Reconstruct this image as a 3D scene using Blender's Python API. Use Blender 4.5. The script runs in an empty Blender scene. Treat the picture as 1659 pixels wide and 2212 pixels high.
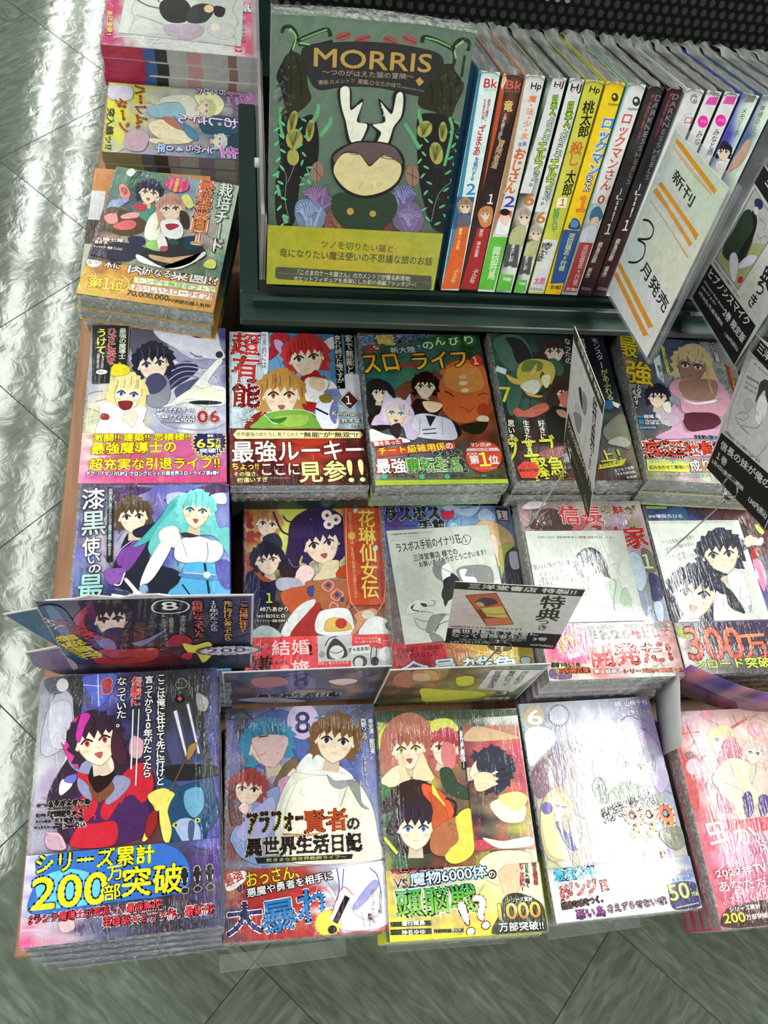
import bpy, math, random
import numpy as np
from mathutils import Matrix, Vector

random.seed(7)
rng = np.random.default_rng(7)
SC = bpy.context.scene
COL = SC.collection
ZC = 1.6                       # camera height above the floor; build numbers below are relative to the camera

# ---------------------------------------------------------------- camera
cam = bpy.data.cameras.new('camera')
cam.sensor_fit = 'HORIZONTAL'; cam.sensor_width = 36.0
cam.lens = 1800.0/1659.0*36.0
cam.clip_start = 0.02
cam_o = bpy.data.objects.new('camera', cam); COL.objects.link(cam_o)
cam_o.matrix_world = Matrix(((0.98538431, 0.00756577, -0.17017793, 0),
                             (-0.0875023, 0.87961979, -0.46756002, 0),
                             (0.14615442, 0.47561727, 0.86742556, ZC), (0, 0, 0, 1)))
SC.camera = cam_o

# ---------------------------------------------------------------- world, lamps, exposure
SC.view_settings.view_transform = 'Standard'; SC.view_settings.look = 'None'
SC.view_settings.gamma = 1.0; SC.view_settings.use_curve_mapping = False
SC.view_settings.exposure = 0.0
w = bpy.data.worlds.new('shop_ambient'); SC.world = w; w.use_nodes = True
w.node_tree.nodes['Background'].inputs[0].default_value = (0.86, 0.92, 0.88, 1)
w.node_tree.nodes['Background'].inputs[1].default_value = .14

def tube(x, y, power):                      # one fluorescent tube of the ceiling fixtures
    l = bpy.data.lights.new('ceiling_tube', 'AREA'); l.shape = 'RECTANGLE'
    l.size = 0.10; l.size_y = 1.15; l.energy = power; l.color = (0.96, 1.0, 0.93)
    o = bpy.data.objects.new('ceiling_tube', l); COL.objects.link(o); o.location = (x, y, 1.25+ZC)
for k in range(6):
    yy = 1.1+1.27*k
    tube(-1.44, yy, 14); tube(-1.17, yy, 14)
for yy, pw in ((.68, 24), (-1.35, 17), (-2.62, 17)):
    tube(1.20, yy, pw); tube(1.47, yy, pw)
for k in range(3):
    yy = -2.2+1.27*k
    tube(-1.42, yy-1.0, 14); tube(-1.17, yy-1.0, 14)

# ---------------------------------------------------------------- colour helpers
def lin(c): return c/12.92 if c <= 0.04045 else ((c+0.055)/1.055)**2.4
def hexc(s):
    if len(s) == 3: s = ''.join(ch*2 for ch in s)
    return tuple(lin(int(s[i:i+2], 16)/255.0) for i in (0, 2, 4))

# ---------------------------------------------------------------- materials
def mat(name, col=(.5, .5, .5), rough=.5, metal=0.0, coat=0.0, spec=.5, alpha=1.0, trans=0.0):
    m = bpy.data.materials.new(name); m.use_nodes = True
    b = m.node_tree.nodes['Principled BSDF']
    b.inputs['Base Color'].default_value = (*col, 1); b.inputs['Roughness'].default_value = rough
    b.inputs['Metallic'].default_value = metal; b.inputs['Coat Weight'].default_value = coat
    b.inputs['Coat Roughness'].default_value = .04
    b.inputs['Specular IOR Level'].default_value = spec
    b.inputs['Alpha'].default_value = alpha; b.inputs['Transmission Weight'].default_value = trans
    return m
def nd(m, t, **kw):
    n = m.node_tree.nodes.new(t)
    for k, v in kw.items():
        if k in n.inputs: n.inputs[k].default_value = v
        else: setattr(n, k, v)
    return n
def ln(m, a, b): m.node_tree.links.new(a, b)
def bsdf(m): return m.node_tree.nodes['Principled BSDF']
def noise_on(m, scale, detail=4, stretch=(1, 1, 1), coord='Object', dist=0.0):
    tc = nd(m, 'ShaderNodeTexCoord'); mp = nd(m, 'ShaderNodeMapping'); mp.inputs['Scale'].default_value = stretch
    nz = nd(m, 'ShaderNodeTexNoise'); nz.inputs['Scale'].default_value = scale; nz.inputs['Detail'].default_value = detail
    nz.inputs['Distortion'].default_value = dist
    ln(m, tc.outputs[coord], mp.inputs['Vector']); ln(m, mp.outputs['Vector'], nz.inputs['Vector'])
    return nz
def ramp(m, src, stops):
    r = nd(m, 'ShaderNodeValToRGB'); e = r.color_ramp.elements
    while len(e) < len(stops): e.new(0.5)
    for i, (p, c) in enumerate(stops): e[i].position = p; e[i].color = (*c, 1)
    ln(m, src, r.inputs['Fac']); return r
def bump(m, src, strength, dist, target='Normal'):
    b = nd(m, 'ShaderNodeBump'); b.inputs['Strength'].default_value = strength; b.inputs['Distance'].default_value = dist
    ln(m, src, b.inputs['Height']); ln(m, b.outputs['Normal'], bsdf(m).inputs[target]); return b
def math2(m, op, a, b=None):
    n = nd(m, 'ShaderNodeMath', operation=op)
    for i, v in enumerate((a, b)):
        if v is None: continue
        if isinstance(v, (int, float)): n.inputs[i].default_value = v
        else: ln(m, v, n.inputs[i])
    return n.outputs[0]

def print_mat(name, coat, wr, edge, rough=.45):
    """printed paper: ink colour from the vertex colours, shrink film over it as a clear coat with wrinkles"""
    m = mat(name, rough=rough, coat=coat, spec=.12); bsdf(m).inputs['Coat Roughness'].default_value = .05
    at = nd(m, 'ShaderNodeAttribute'); at.attribute_name = 'ink'
    nz = noise_on(m, 130, 5, (1, 1, 1), dist=1.0)
    mr = nd(m, 'ShaderNodeMapRange'); mr.inputs[1].default_value = .3; mr.inputs[2].default_value = .7
    mr.inputs[3].default_value = .86; mr.inputs[4].default_value = 1.06
    ln(m, nz.outputs['Fac'], mr.inputs[0])
    vm = nd(m, 'ShaderNodeVectorMath', operation='SCALE'); ln(m, at.outputs['Color'], vm.inputs[0]); ln(m, mr.outputs[0], vm.inputs['Scale'])
    ln(m, vm.outputs[0], bsdf(m).inputs['Base Color'])
    if coat:
        tc = nd(m, 'ShaderNodeTexCoord'); sp = nd(m, 'ShaderNodeSeparateXYZ'); ln(m, tc.outputs['Object'], sp.inputs[0])
        oi = nd(m, 'ShaderNodeObjectInfo')
        ax = math2(m, 'ABSOLUTE', sp.outputs['X']); ay = math2(m, 'ABSOLUTE', sp.outputs['Y'])
        ex = nd(m, 'ShaderNodeMapRange', interpolation_type='SMOOTHSTEP'); ex.inputs[1].default_value = .043; ex.inputs[2].default_value = .066; ex.inputs[3].default_value = 0; ex.inputs[4].default_value = 1
        ln(m, ax, ex.inputs[0])
        ey = nd(m, 'ShaderNodeMapRange', interpolation_type='SMOOTHSTEP'); ey.inputs[1].default_value = .062; ey.inputs[2].default_value = .092; ey.inputs[3].default_value = 0; ey.inputs[4].default_value = 1
        ln(m, ay, ey.inputs[0])
        w1 = nd(m, 'ShaderNodeTexNoise', noise_dimensions='4D'); w1.inputs['Scale'].default_value = 75; w1.inputs['Detail'].default_value = 3; w1.inputs['Distortion'].default_value = 2.0
        mp = nd(m, 'ShaderNodeMapping'); mp.inputs['Scale'].default_value = (3.2, .5, 1); ln(m, tc.outputs['Object'], mp.inputs[0]); ln(m, mp.outputs[0], w1.inputs['Vector'])
        rw = math2(m, 'MULTIPLY', oi.outputs['Random'], 37.0); ln(m, rw, w1.inputs['W'])
        w2 = nd(m, 'ShaderNodeTexNoise', noise_dimensions='4D'); w2.inputs['Scale'].default_value = 11; w2.inputs['Detail'].default_value = 1
        ln(m, tc.outputs['Object'], w2.inputs['Vector']); ln(m, rw, w2.inputs['W'])
        amp = math2(m, 'MAXIMUM', ex.outputs[0], ey.outputs[0]); amp = math2(m, 'MULTIPLY', amp, wr*.9); amp = math2(m, 'ADD', amp, wr*.05)
        h = math2(m, 'MULTIPLY', w1.outputs['Fac'], amp)
        h = math2(m, 'ADD', h, math2(m, 'MULTIPLY', w2.outputs['Fac'], .30))
        curl = math2(m, 'MULTIPLY', math2(m, 'POWER', ex.outputs[0], 2.0), -edge)
        h = math2(m, 'ADD', h, curl)
        bump(m, h, 1.0, .004, 'Coat Normal')
    return m
M = {}
M['film_print'] = print_mat('printed_cover_under_film', .9, .75, .34)
M['spine_print'] = print_mat('printed_spine_under_film', .6, .25, .0)
M['card_print'] = print_mat('printed_card', 0.0, 0, 0, .55)
M['gloss_card'] = print_mat('glossy_printed_card', .6, .15, 0, .4)

m = M['pages'] = mat('page_edges_behind_film', (.30, .31, .29), .35, coat=.7)
nz = noise_on(m, 60, 4, (1, 1, 30)); r = ramp(m, nz.outputs['Fac'], [(.3, (.13, .14, .13)), (.5, (.27, .28, .26)), (.72, (.42, .43, .40))])
ln(m, r.outputs[0], bsdf(m).inputs['Base Color'])
n2 = noise_on(m, 90, 3, (1, 1, 2.5), dist=1.5); bump(m, n2.outputs['Fac'], .9, .004, 'Coat Normal')

m = M['film'] = mat('crumpled_shrink_film', (.52, .54, .52), .12, alpha=.34, spec=.9)
n2 = noise_on(m, 120, 4, (1, 1, 1), dist=2.0); bump(m, n2.outputs['Fac'], 1.0, .006)
r = ramp(m, n2.outputs['Fac'], [(.42, (.16, .16, .16)), (.62, (.62, .62, .62))]); ln(m, r.outputs[0], bsdf(m).inputs['Alpha'])
m = M['film_top'] = mat('film_folded_over_book_head', (.20, .21, .20), .25, alpha=1, spec=.6)
n2 = noise_on(m, 60, 5, (2.5, .35, 1), dist=1.5); bump(m, n2.outputs['Fac'], .4, .004)
r = ramp(m, n2.outputs['Fac'], [(.3, (.07, .075, .07)), (.55, (.16, .168, .158)), (.8, (.31, .32, .30))]); ln(m, r.outputs[0], bsdf(m).inputs['Base Color'])

m = M['green'] = mat('dark_green_painted_steel', (.008, .022, .018), .32, spec=.5)
nz = noise_on(m, 9, 3); r = ramp(m, nz.outputs['Fac'], [(.3, (.006, .017, .014)), (.7, (.012, .030, .025))]); ln(m, r.outputs[0], bsdf(m).inputs['Base Color'])
M['black'] = mat('black_perforated_steel', (.0022, .0026, .0025), .6, spec=.08)
M['greyback'] = mat('grey_sheet_behind', (.055, .06, .057), .6)
m = M['wood'] = mat('brown_wood_laminate', (.25, .12, .05), .45)
nz = noise_on(m, 14, 6, (9, .8, 9), dist=.6); r = ramp(m, nz.outputs['Fac'], [(.3, hexc('8f6040')), (.55, hexc('a27150')), (.8, hexc('b08059'))]); ln(m, r.outputs[0], bsdf(m).inputs['Base Color'])
m = M['tile'] = mat('marbled_vinyl_floor_tile', (.2, .22, .2), .6, spec=.15, coat=.7)
bsdf(m).inputs['Coat Roughness'].default_value = .09
nz = noise_on(m, 30, 5, (.5, 2.2, 1), dist=1.2); oi = nd(m, 'ShaderNodeObjectInfo')
nz.noise_dimensions = '4D'; ln(m, math2(m, 'MULTIPLY', oi.outputs['Random'], 91.0), nz.inputs['W'])
r = ramp(m, nz.outputs['Fac'], [(.25, hexc('4a5247')), (.45, hexc('596256')), (.60, hexc('677165')), (.8, hexc('828c81'))]); ln(m, r.outputs[0], bsdf(m).inputs['Base Color'])
n3 = noise_on(m, 22, 5, (1, 1, 1), dist=.6); bump(m, n3.outputs['Fac'], .1, .004)
b2 = nd(m, 'ShaderNodeBump'); b2.inputs['Strength'].default_value = .10; b2.inputs['Distance'].default_value = .004
ln(m, n3.outputs['Fac'], b2.inputs['Height']); ln(m, b2.outputs['Normal'], bsdf(m).inputs['Coat Normal'])
M['ceiling'] = mat('grey_ceiling_board', (.16, .17, .16), .8)
M['grout'] = mat('dark_floor_joint', hexc('3c443c'), .7)
M['acrylic'] = mat('clear_acrylic', (.40, .42, .41), .08, alpha=.16, spec=.8)
M['acrylic_edge'] = mat('acrylic_seen_edge_on', (.30, .29, .29), .15, alpha=.85, spec=.8)
M['chrome'] = mat('chromed_wire', (.5, .5, .5), .18, metal=1.0)
M['whiteplastic'] = mat('white_plastic', (.7, .7, .68), .4)
M['cardback'] = mat('grey_card_back', (.42, .42, .42), .6)
M['paper'] = mat('pale_strip_stock', (.5, .5, .48), .6)

# ---------------------------------------------------------------- mesh helpers
def mesh_obj(name, verts, faces, m, parent=None, loc=None, smooth=False, colors=None, mats=None, fmat=None):
    me = bpy.data.meshes.new(name); me.from_pydata([tuple(map(float, v)) for v in verts], [], faces)
    for mm in (mats or [m]): me.materials.append(mm)
    if fmat is not None: me.polygons.foreach_set('material_index', fmat)
    if colors is not None:
        a = me.color_attributes.new('ink', 'FLOAT_COLOR', 'POINT')
        c = np.ones((len(verts), 4), np.float32); c[:, :3] = colors; a.data.foreach_set('color', c.ravel())
    if smooth: me.polygons.foreach_set('use_smooth', [True]*len(me.polygons))
    me.update()
    o = bpy.data.objects.new(name, me); COL.objects.link(o)
    if parent is not None: o.parent = parent
    if loc is not None: o.location = loc
    return o
def thing(name, label, cat, loc, rot=(0, 0, 0), group=None):
    o = bpy.data.objects.new(name, None); COL.objects.link(o); o.empty_display_size = .02
    o.location = loc; o.rotation_euler = rot; o['label'] = label; o['category'] = cat
    if group: o['group'] = group
    return o
def tag(o, label, cat, group=None):
    o['label'] = label; o['category'] = cat
    if group: o['group'] = group
    return o
def box(x0, x1, y0, y1, z0, z1, c=0.0):
    """box as verts, faces; c > 0 chamfers the vertical edges"""
    if c <= 0:
        V = [(x0, y0, z0), (x1, y0, z0), (x1, y1, z0), (x0, y1, z0), (x0, y0, z1), (x1, y0, z1), (x1, y1, z1), (x0, y1, z1)]
        return V, [(3, 2, 1, 0), (4, 5, 6, 7), (0, 1, 5, 4), (1, 2, 6, 5), (2, 3, 7, 6), (3, 0, 4, 7)]
    ring = [(x0+c, y0), (x1-c, y0), (x1, y0+c), (x1, y1-c), (x1-c, y1), (x0+c, y1), (x0, y1-c), (x0, y0+c)]
    inr = [(x0+2*c, y0+c), (x1-2*c, y0+c), (x1-c, y0+2*c), (x1-c, y1-2*c), (x1-2*c, y1-c), (x0+2*c, y1-c), (x0+c, y1-2*c), (x0+c, y0+2*c)]
    V = [(*p, z0) for p in ring]+[(*p, z1-c) for p in ring]+[(*p, z1) for p in inr]
    F = [tuple(range(7, -1, -1)), tuple(range(16, 24))]
    for k in range(8):
        j = (k+1) % 8; F += [(k, j, 8+j, 8+k), (8+k, 8+j, 16+j, 16+k)]
    return V, F
def join(parts):
    V = []; F = []
    for v, f in parts:
        n = len(V); V += list(v); F += [tuple(i+n for i in t) for t in f]
    return V, F
def sweep(pts, r, seg=8, closed=False):
    pts = [Vector(p) for p in pts]; V = []; F = []; n = len(pts); prev = None
    for i, p in enumerate(pts):
        a = pts[(i-1) % n] if (closed or i > 0) else p; b = pts[(i+1) % n] if (closed or i < n-1) else p
        t = (b-a).normalized(); u = t.orthogonal().normalized() if prev is None else (prev-t*prev.dot(t)).normalized(); prev = u
        v = t.cross(u)
        for k in range(seg):
            an = 2*math.pi*k/seg; V.append(p+u*math.cos(an)*r+v*math.sin(an)*r)
    for i in range(n if closed else n-1):
        j = (i+1) % n
        for k in range(seg): F.append((i*seg+k, i*seg+(k+1) % seg, j*seg+(k+1) % seg, j*seg+k))
    if not closed: F += [tuple(range(seg-1, -1, -1)), tuple(range((n-1)*seg, n*seg))]
    return V, F

# ---------------------------------------------------------------- the flat print on covers, bands and cards
ART = {
 'A': (130, 183, [
  ["G",[["223","334","aab","dde","dde","77a"],["99a","334","bbd","eef","ccd","448"],["aab","ccb","aab","ccd","bcd","bbd"],["bb9","dcb","bbc","99b","ddd","aac"],["aa8","ddc","bba","889","99a","aab"],["dd9","ddd","ccc","aab","bbd","99b"]]],
  ["P","556",[38.1,180.6,62.7,183.7,72.7,161.2,78.7,142.8,54.6,135.3,39.3,149.2]],
  ["P","dde",[60.8,182.2,96.5,190,119.2,182.4,124.9,160.7,129.5,145.6,120.7,142.6,101.5,145.3,87.1,152,72.7,161.2,63,169.5]],
  ["P","99b",[72.7,161.2,96.7,142.6,120.7,142.6,126.4,136.7,106.2,130.7,82.5,139.3]],
  ["P","ccd",[91.7,181.8,104.4,181.4,111.2,170.1,101.5,170.8]],
  ["E","334",[102.4,174.1,7.7,-0.9,-0.5,-4.9]],
  ["E","a86",[102,174.4,3.1,0.2,-0,-3.6]],
  ["E","111",[102,174.4,1.2,0.1,-0,-2.6]],
  ["S","334",1.01,[92.7,178,103.4,179.3,110.3,172.6]],
  ["E","334",[123.7,148.5,3.6,-0.6,-0.6,-4.3]],
  ["S","445",1.1,[94.7,151.2,100.5,146.5,107.2,145.7]],
  ["P","335",[59.9,111.6,73.3,129,91.9,139.8,103.4,130.6,87.5,112.9,64.8,97.8]],
  ["P","557",[81.1,103.1,90.3,113,105.2,118.5,101.5,106.3,87.7,91.7]],
  ["S","aac",1.62,[62.3,88.5,62.6,111.7,71.5,127.7,85.3,137,101.5,136.6,115.8,130,124.2,116.9,128.7,100.3]],
  ["S","ccd",1.01,[65.1,85.1,66.3,109.5,75.2,124.3,87.3,132.2,101.5,131.7,113.8,125,121.3,114.4,125.8,99]],
  ["S","ccd",0.81,[70.5,86.5,70.1,105,78.1,118.4,88.3,126.1,100.5,126.7,110.9,121.2,118.4,109.4]],
  ["S","889",1.43,[74,88.9,74.7,101.7,81,112.6,90.2,120.2,100.5,120.7,108.1,115]],
  ["P","eee",[120.7,141.4,126.5,139.2,112.8,114,128.8,107.5,128.4,87.4,106.1,86.6,92.3,89.6,79.5,85.6,68.7,84.1,84.9,92.8,99.6,111]],
  ["P","eed",[78.6,89.1,96.8,106.1,110.9,111.5,120.2,104.7,128.7,102.7,127.5,88.5,108.8,85.5,92.3,90.7]],
  ["S","99a",0.53,[99.6,111,106.1,106.5,113.7,109.2,124.2,114.5]],
  ["S","99a",0.52,[91.3,93,104.2,92.3,112.6,85.6]],
  ["E","223",[110.7,89.6,15.8,-0.1,-0.1,-2.6]],
  ["S","99b",1.2,[63.5,77.1,72.7,65.1,88,60,104.2,58.1,117.8,59.6,128,65.5]],
  ["S","ccd",0.7,[64.6,68.2,74.6,60.7,88.9,55.5,106,53.7,122.4,57.5]],
  ["P","889",[60.6,118.8,73.5,119.4,77.5,98.3,70.5,84.2,56.1,88.2]],
  ["H",[60.1,135.6,13.8,2.7,-1.9,18.1],"223","445","s0","445"],
  ["P","446",[55.1,118.5,66,123.8,73.6,112.2,64.7,100.1,55.6,102.1]],
  ["H",[37.8,99,12.9,-1.8,1.1,16.6],"dc8","46a","L1","ddb"],
  ["P","722",[29.8,89.6,42.2,90,42,83.2,38.6,80.3,33.3,80.6]],
  ["P","eee",[14.8,70.1,13.1,84.4,20.7,89.2,29.7,83.9,35.1,79.6,42.1,80.9,49,84.6,56.3,81.4,53.2,65.7,59.6,59.2,61.5,52.7,14.2,51.6]],
  ["P","dcb",[35.3,76.2,45.8,77.7,47.8,69.9,43,59.9,35.8,65.2]],
  ["P","ddd",[22.1,63.7,28.7,69.4,37.5,66.3,43,58.8,39.8,52.2,26.1,51.9]],
  ["S","aaa",0.49,[14.9,83.4,17.1,75.7,26.8,71.5,31.7,78.4]],
  ["S","aaa",0.49,[42.6,69.8,48.1,61.1,47.6,53.5]],
  ["P","933",[15.4,75.6,21.5,74.7,22.2,69.2,15.8,69]],
  ["p","222",[0.3,181.8,36.6,182.4,36.4,131.9,20.2,131.1,20.3,111,4.5,110.3]],
  ["S","a98",0.55,[35.6,182.4,36.3,133.2]],
  ["V",[29.5,178.7,30.8,134.1],6.6,"ddc","-",0,0.11,"最強の魔導士。"],
  ["V",[19,178,20.9,133.5],8,"d44","fff",0.21,0.27,"ひざに矢を"],
  ["V",[9.4,177.3,10.7,146.3],8.7,"fe6","222",0.21,0.27,"うけて"],
  ["V",[8,146.1,8.7,128.1],2.3,"ccc","-",0,0.05,"田舎の"],
  ["V",[12.5,146.4,12.7,128.3],2.3,"ccc","-",0,0.05,"しまったので"],
  ["P","dc2",[20.7,121.6,22.8,132.4,30.8,134.1,38.3,129.6,36.8,122.4,27.9,119.6]],
  ["E","eee",[12.5,124.1,5.3,0.3,0.2,-2.8]],
  ["T",[9.4,123,16.1,123.4],2.1,"a44","-",0,0.05,"書籍に"],
  ["T",[65.7,78.3,71.5,78.8],2.9,"fff","557",0.3,0.05,"原作:"],
  ["T",[72.4,78.3,101,78.1],4.6,"fff","557",0.3,0.1,"えぞぎんぎつね"],
  ["T",[69.9,70.6,76.2,70.8],2.9,"fff","557",0.3,0.05,"漫画:"],
  ["T",[77.1,70.6,101,70.6],4.3,"fff","557",0.3,0.1,"アヤノマサキ"],
  ["T",[70,66.1,87,66.2],2.2,"fff","557",0.3,0.05,"キャラクター原案"],
  ["T",[87.9,66.2,101,66.1],3.8,"fff","557",0.3,0.1,"TEDDY"],
  ["T",[103.7,65.7,123.9,66.7],13.6,"a22","eee",0.41,0.31,"06"],
  ["N",53.3],
  ["G",[["dcb","a76","a77","988","a8b","a9c"],["dbb","966","966","a7a","a7a","96a"],["e9b","c58","b47","c57","b47","b47"],["e7a","d48","c37","c37","c37","b37"]]],
  ["P","b58",[83.7,45.6,105.9,44.9,97,28.6,79.5,29.4]],
  ["T",[9.7,44.1,96.5,45.8],8.4,"fe2","b62",0.48,0.19,"激闘!! 建築!! 恋模様!!"],
  ["T",[9.3,30,84.3,32.7],12.4,"fe2","a43",0.57,0.38,"最強魔導士の"],
  ["T",[8.4,13.1,124,15.1],12.4,"fe2","a43",0.56,0.38,"超充実な引退ライフ!!"],
  ["T",[6.3,7,123.4,7.8],4.7,"fff","36b",0.56,0.09,"アプリ『マンガUP!』でロングヒットの異世界スローライフ第6巻!!"],
  ["B","225",[114.9,44,14.9,0.3,-0.2,-15.9],"dd5"],
  ["T",[109.1,52.7,121.4,53.5],3.3,"fff","-",0,0.1,"シリーズ"],
  ["T",[112.7,49.3,118.2,49.6],2.9,"fff","-",0,0.05,"累計"],
  ["T",[103.2,37.3,119.4,38.1],9.5,"fe4","-",0,0.35,"65"],
  ["T",[120.2,41.9,125.3,42.6],5.3,"fe4","-",0,0.1,"万"],
  ["T",[120.1,36.5,125.2,36.8],4.6,"fe4","-",0,0.1,"部"],
  ["T",[105.9,31.4,124.7,32.4],5,"fff","-",0,0.15,"突破!!"],
 ]),
 'B': (130, 183, [
  ["G",[["cde","9bd","48b","37b","48b","589"],["bde","bcd","59c","49c","47a","8ab"],["cdd","cde","abc","69b","78a","9bd"],["bcd","cde","9ab","889","abc","bcd"],["9bb","aab","878","889","778","79a"],["9ba","588","587","688","456","366"]]],
  ["P","69c",[31.5,152.2,48.1,150.4,50.6,118.5,38.2,129.5]],
  ["P","dde",[95.9,171,105.9,179.7,110,166.8,100.2,162.8]],
  ["P","dde",[109.3,125.9,126.7,132.2,133.5,120.9,129,98,110.7,103.2]],
  ["P","a23",[41.6,179.5,51.1,183.4,61.3,179.1,58.2,171.9,48.6,165.6,44.4,150.3,29.5,142.9,36.2,154.7,41.2,165.3]],
  ["P","a23",[38.8,147.8,48.3,155.1,48.6,165.6,41.1,164.2,27.6,141.7]],
  ["P","b9c",[45.2,173.7,52.6,171.6,55.9,161.2,51.1,156.4,45.8,164.3]],
  ["P","845",[52.3,164.6,62.1,174.4,70.6,177.1,77,171.4,62.7,144,55.4,148.4]],
  ["H",[77,151.4,16.9,3.5,-1.4,20.7],"b33","654","s0","a23"],
  ["P","a22",[86.5,135.5,91.6,126.5,93.6,128.9,95.9,119.8,76.3,117,71.2,125.9,80.7,130.8]],
  ["P","eee",[74.8,123.7,87,126.4,100.7,122.2,106.7,113.3,107.1,105.4,94,101.7,89.9,94.9,78.8,93.5,72.8,102.3]],
  ["P","eca",[80.3,123.9,93.2,122,90.7,109.5,79.9,114.8]],
  ["S","a96",1.23,[77.7,126.1,98.8,122.2,91.2,101.6]],
  ["P","77b",[93.5,109.5,105.7,112.1,106.7,105.4,95,103.9]],
  ["P","a22",[71.6,95.6,85.3,93.7,82.1,84.7,73,86.7]],
  ["P","eef",[88.2,97.1,103,97.4,105.4,77.5,102.8,64.3,86.5,65.1,83,85.9]],
  ["P","77b",[96.5,80.6,102,97.4,105.3,90.8,102.2,69.8]],
  ["S","224",2.21,[83.1,88.1,95.5,80.6]],
  ["P","873",[87.6,102.6,98.8,105.2,99.2,96.2,90.8,94.9]],
  ["P","822",[14.1,62.8,21.5,78,34.1,82.6,36.2,63.2]],
  ["H",[50.1,103.9,17.3,0.4,0.8,21.2],"b84","a63","s1","b95"],
  ["P","7a4",[32.2,79.3,45.8,84,66.6,85.5,78.3,82.5,87.4,65.2,81,64,22,63,25.8,71.6]],
  ["P","9b5",[41.9,76.3,60.1,79.9,75.4,79.1,72.2,68.1,54.1,65.7]],
  ["P","372",[33.9,76.1,41.9,74.1,54.5,76.5,47.1,69.9]],
  ["S","ddd",0.79,[32.2,80.4,40,70.8,45.3,68.7]],
  ["S","ddc",0.89,[35.8,81.6,49.4,85.1,69.4,85.6,81.8,80.3,88.5,68.4]],
  ["V",[17,180.8,15,152.7],27.6,"c33","fff",0.93,0.47,"超"],
  ["V",[16.4,151.6,14.8,118.6],26.3,"b33","fff",0.91,0.46,"有"],
  ["V",[16.5,116.4,15.5,88.8],26,"811","fff",0.9,0.45,"能"],
  ["P","dde",[32.4,182.7,38.9,182.9,37.9,134,32,133.8]],
  ["V",[35.2,181.6,33.8,136.2],4.6,"445","-",0,0.05,"世界的には"],
  ["V",[20.4,87.2,19.6,71.5],5.3,"fff","455",0.29,0.05,"だった"],
  ["V",[14.6,87.1,13.2,64.9],5.3,"fff","455",0.29,0.05,"ようです"],
  ["p","111",[117.9,183.8,128.3,183,125.7,131,117.2,131.9]],
  ["p","111",[107.1,182.8,114.8,182.5,114.6,112.4,106.2,112.1]],
  ["V",[122.9,182.2,121.5,132],8.1,"edc","-",0,0.11,"家で無能と"],
  ["V",[110.6,181.1,110.4,113.4],7.4,"edc","-",0,0.11,"言われ続けた俺ですが、"],
  ["p","ccc",[107.2,98.1,118.2,111.3,128.1,97.4,117.5,85.5]],
  ["p","611",[108.6,98.1,118.1,109,126.6,97.4,117.6,87.2]],
  ["p","422",[111.3,98.2,118.1,105.7,123.9,97.6,117.8,89.9]],
  ["T",[114.3,93.2,119.4,93.3],10,"fff","-",0,0.2,"1"],
  ["T",[99.6,79.6,127.6,78.5],4.8,"eed","222",0.4,0.1,"Kimimaro"],
  ["T",[108.2,71,127.1,70.8],5,"eed","222",0.4,0.1,"鈴木匡"],
  ["T",[102,73.6,106.1,73.3],1.7,"ddd","-",0,0.05,"漫画"],
  ["T",[103.9,67.1,116.7,66.2],1.7,"ddd","-",0,0.05,"キャラクター原案"],
  ["T",[118.4,65.1,127.6,64.8],3.5,"eed","222",0.3,0.05,"もきゅ"],
  ["N",63.2],
  ["G",[["522","422","511","522","422","311"],["611","822","932","a32","722","411"],["622","411","512","a43","622","311"],["411","311","311","411","311","211"]]],
  ["P","a32",[58.9,50.7,98.5,52.4,84.5,43.6,66.6,43.4]],
  ["p","eea",[3,55.7,6.6,61.1,125.9,60.4,127.9,56.6,125.4,52.8,6,51]],
  ["T",[6,53.7,65.7,53.8],5.1,"422","-",0,0.05,"世界最強の姉たちに育てられた"],
  ["T",[67,53,123.1,53.3],6.2,"311","-",0,0.15,"“無能”が“無双”!?"],
  ["T",[2.5,24.4,127.7,27.7],23.5,"eed","311",0.58,0.43,"最強ルーキー"],
  ["T",[1.9,16.7,26.1,16.9],7.2,"ee5","311",0.19,0.14,"ちょっ!!"],
  ["T",[3.5,9.1,25.9,9.7],5.1,"dd8","-",0,0.09,"その強さ、"],
  ["T",[6.4,2.5,34.8,3.7],5.3,"dd8","-",0,0.09,"桁違いすぎ"],
  ["S","ca8",0.38,[36.2,7.7,55.3,7.3]],
  ["T",[29.4,10.8,64.2,11],12.8,"edc","311",0.38,0.19,"ここに"],
  ["T",[64.3,2.8,109,4],22.6,"ee9","311",0.57,0.57,"見参"],
  ["T",[110.7,3,126.4,3.6],24.2,"ee9","311",0.38,0.43,"!!"],
 ]),
 'C': (130, 183, [
  ["G",[["b33","464","467","354","242","232"],["355","354","465","466","354","343"],["344","377","486","543","753","633"],["222","486","643","743","a53","842"],["333","445","544","443","843","632"],["888","777","556","544","532","321"],["997","775","665","665","552","343"]]],
  ["P","743",[28.4,106.6,44.1,121.1,58.2,121.1,79.9,131,74.3,89.8,48.3,89.9,34.1,104.2]],
  ["E","c63",[102,106.5,28,2.8,-2.8,-36.3]],
  ["P","c63",[79.9,131,87.5,141,103.1,148.6,124,147.5,129.7,131.2,127,101.6,119.9,89.6,99.1,121.2]],
  ["P","c84",[86.8,136,107.8,144.9,122.6,138.7,123.8,113.8,102,106.5,84,116.2]],
  ["E","da8",[103.6,127.3,4.4,0.5,-0.2,-2.5]],
  ["E","dca",[102.9,119.3,4.6,0.5,-0.2,-2.7]],
  ["E","dca",[103.1,110.1,4.4,0.4,-0.2,-2.7]],
  ["S","322",1.55,[82,108.9,86.7,106.5,90.2,102.3]],
  ["S","532",1,[114.9,103.4,121.6,106.5,127.6,105.2]],
  ["S","732",0.77,[94.4,89.7,101.2,87.3,102.5,82.5]],
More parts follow.
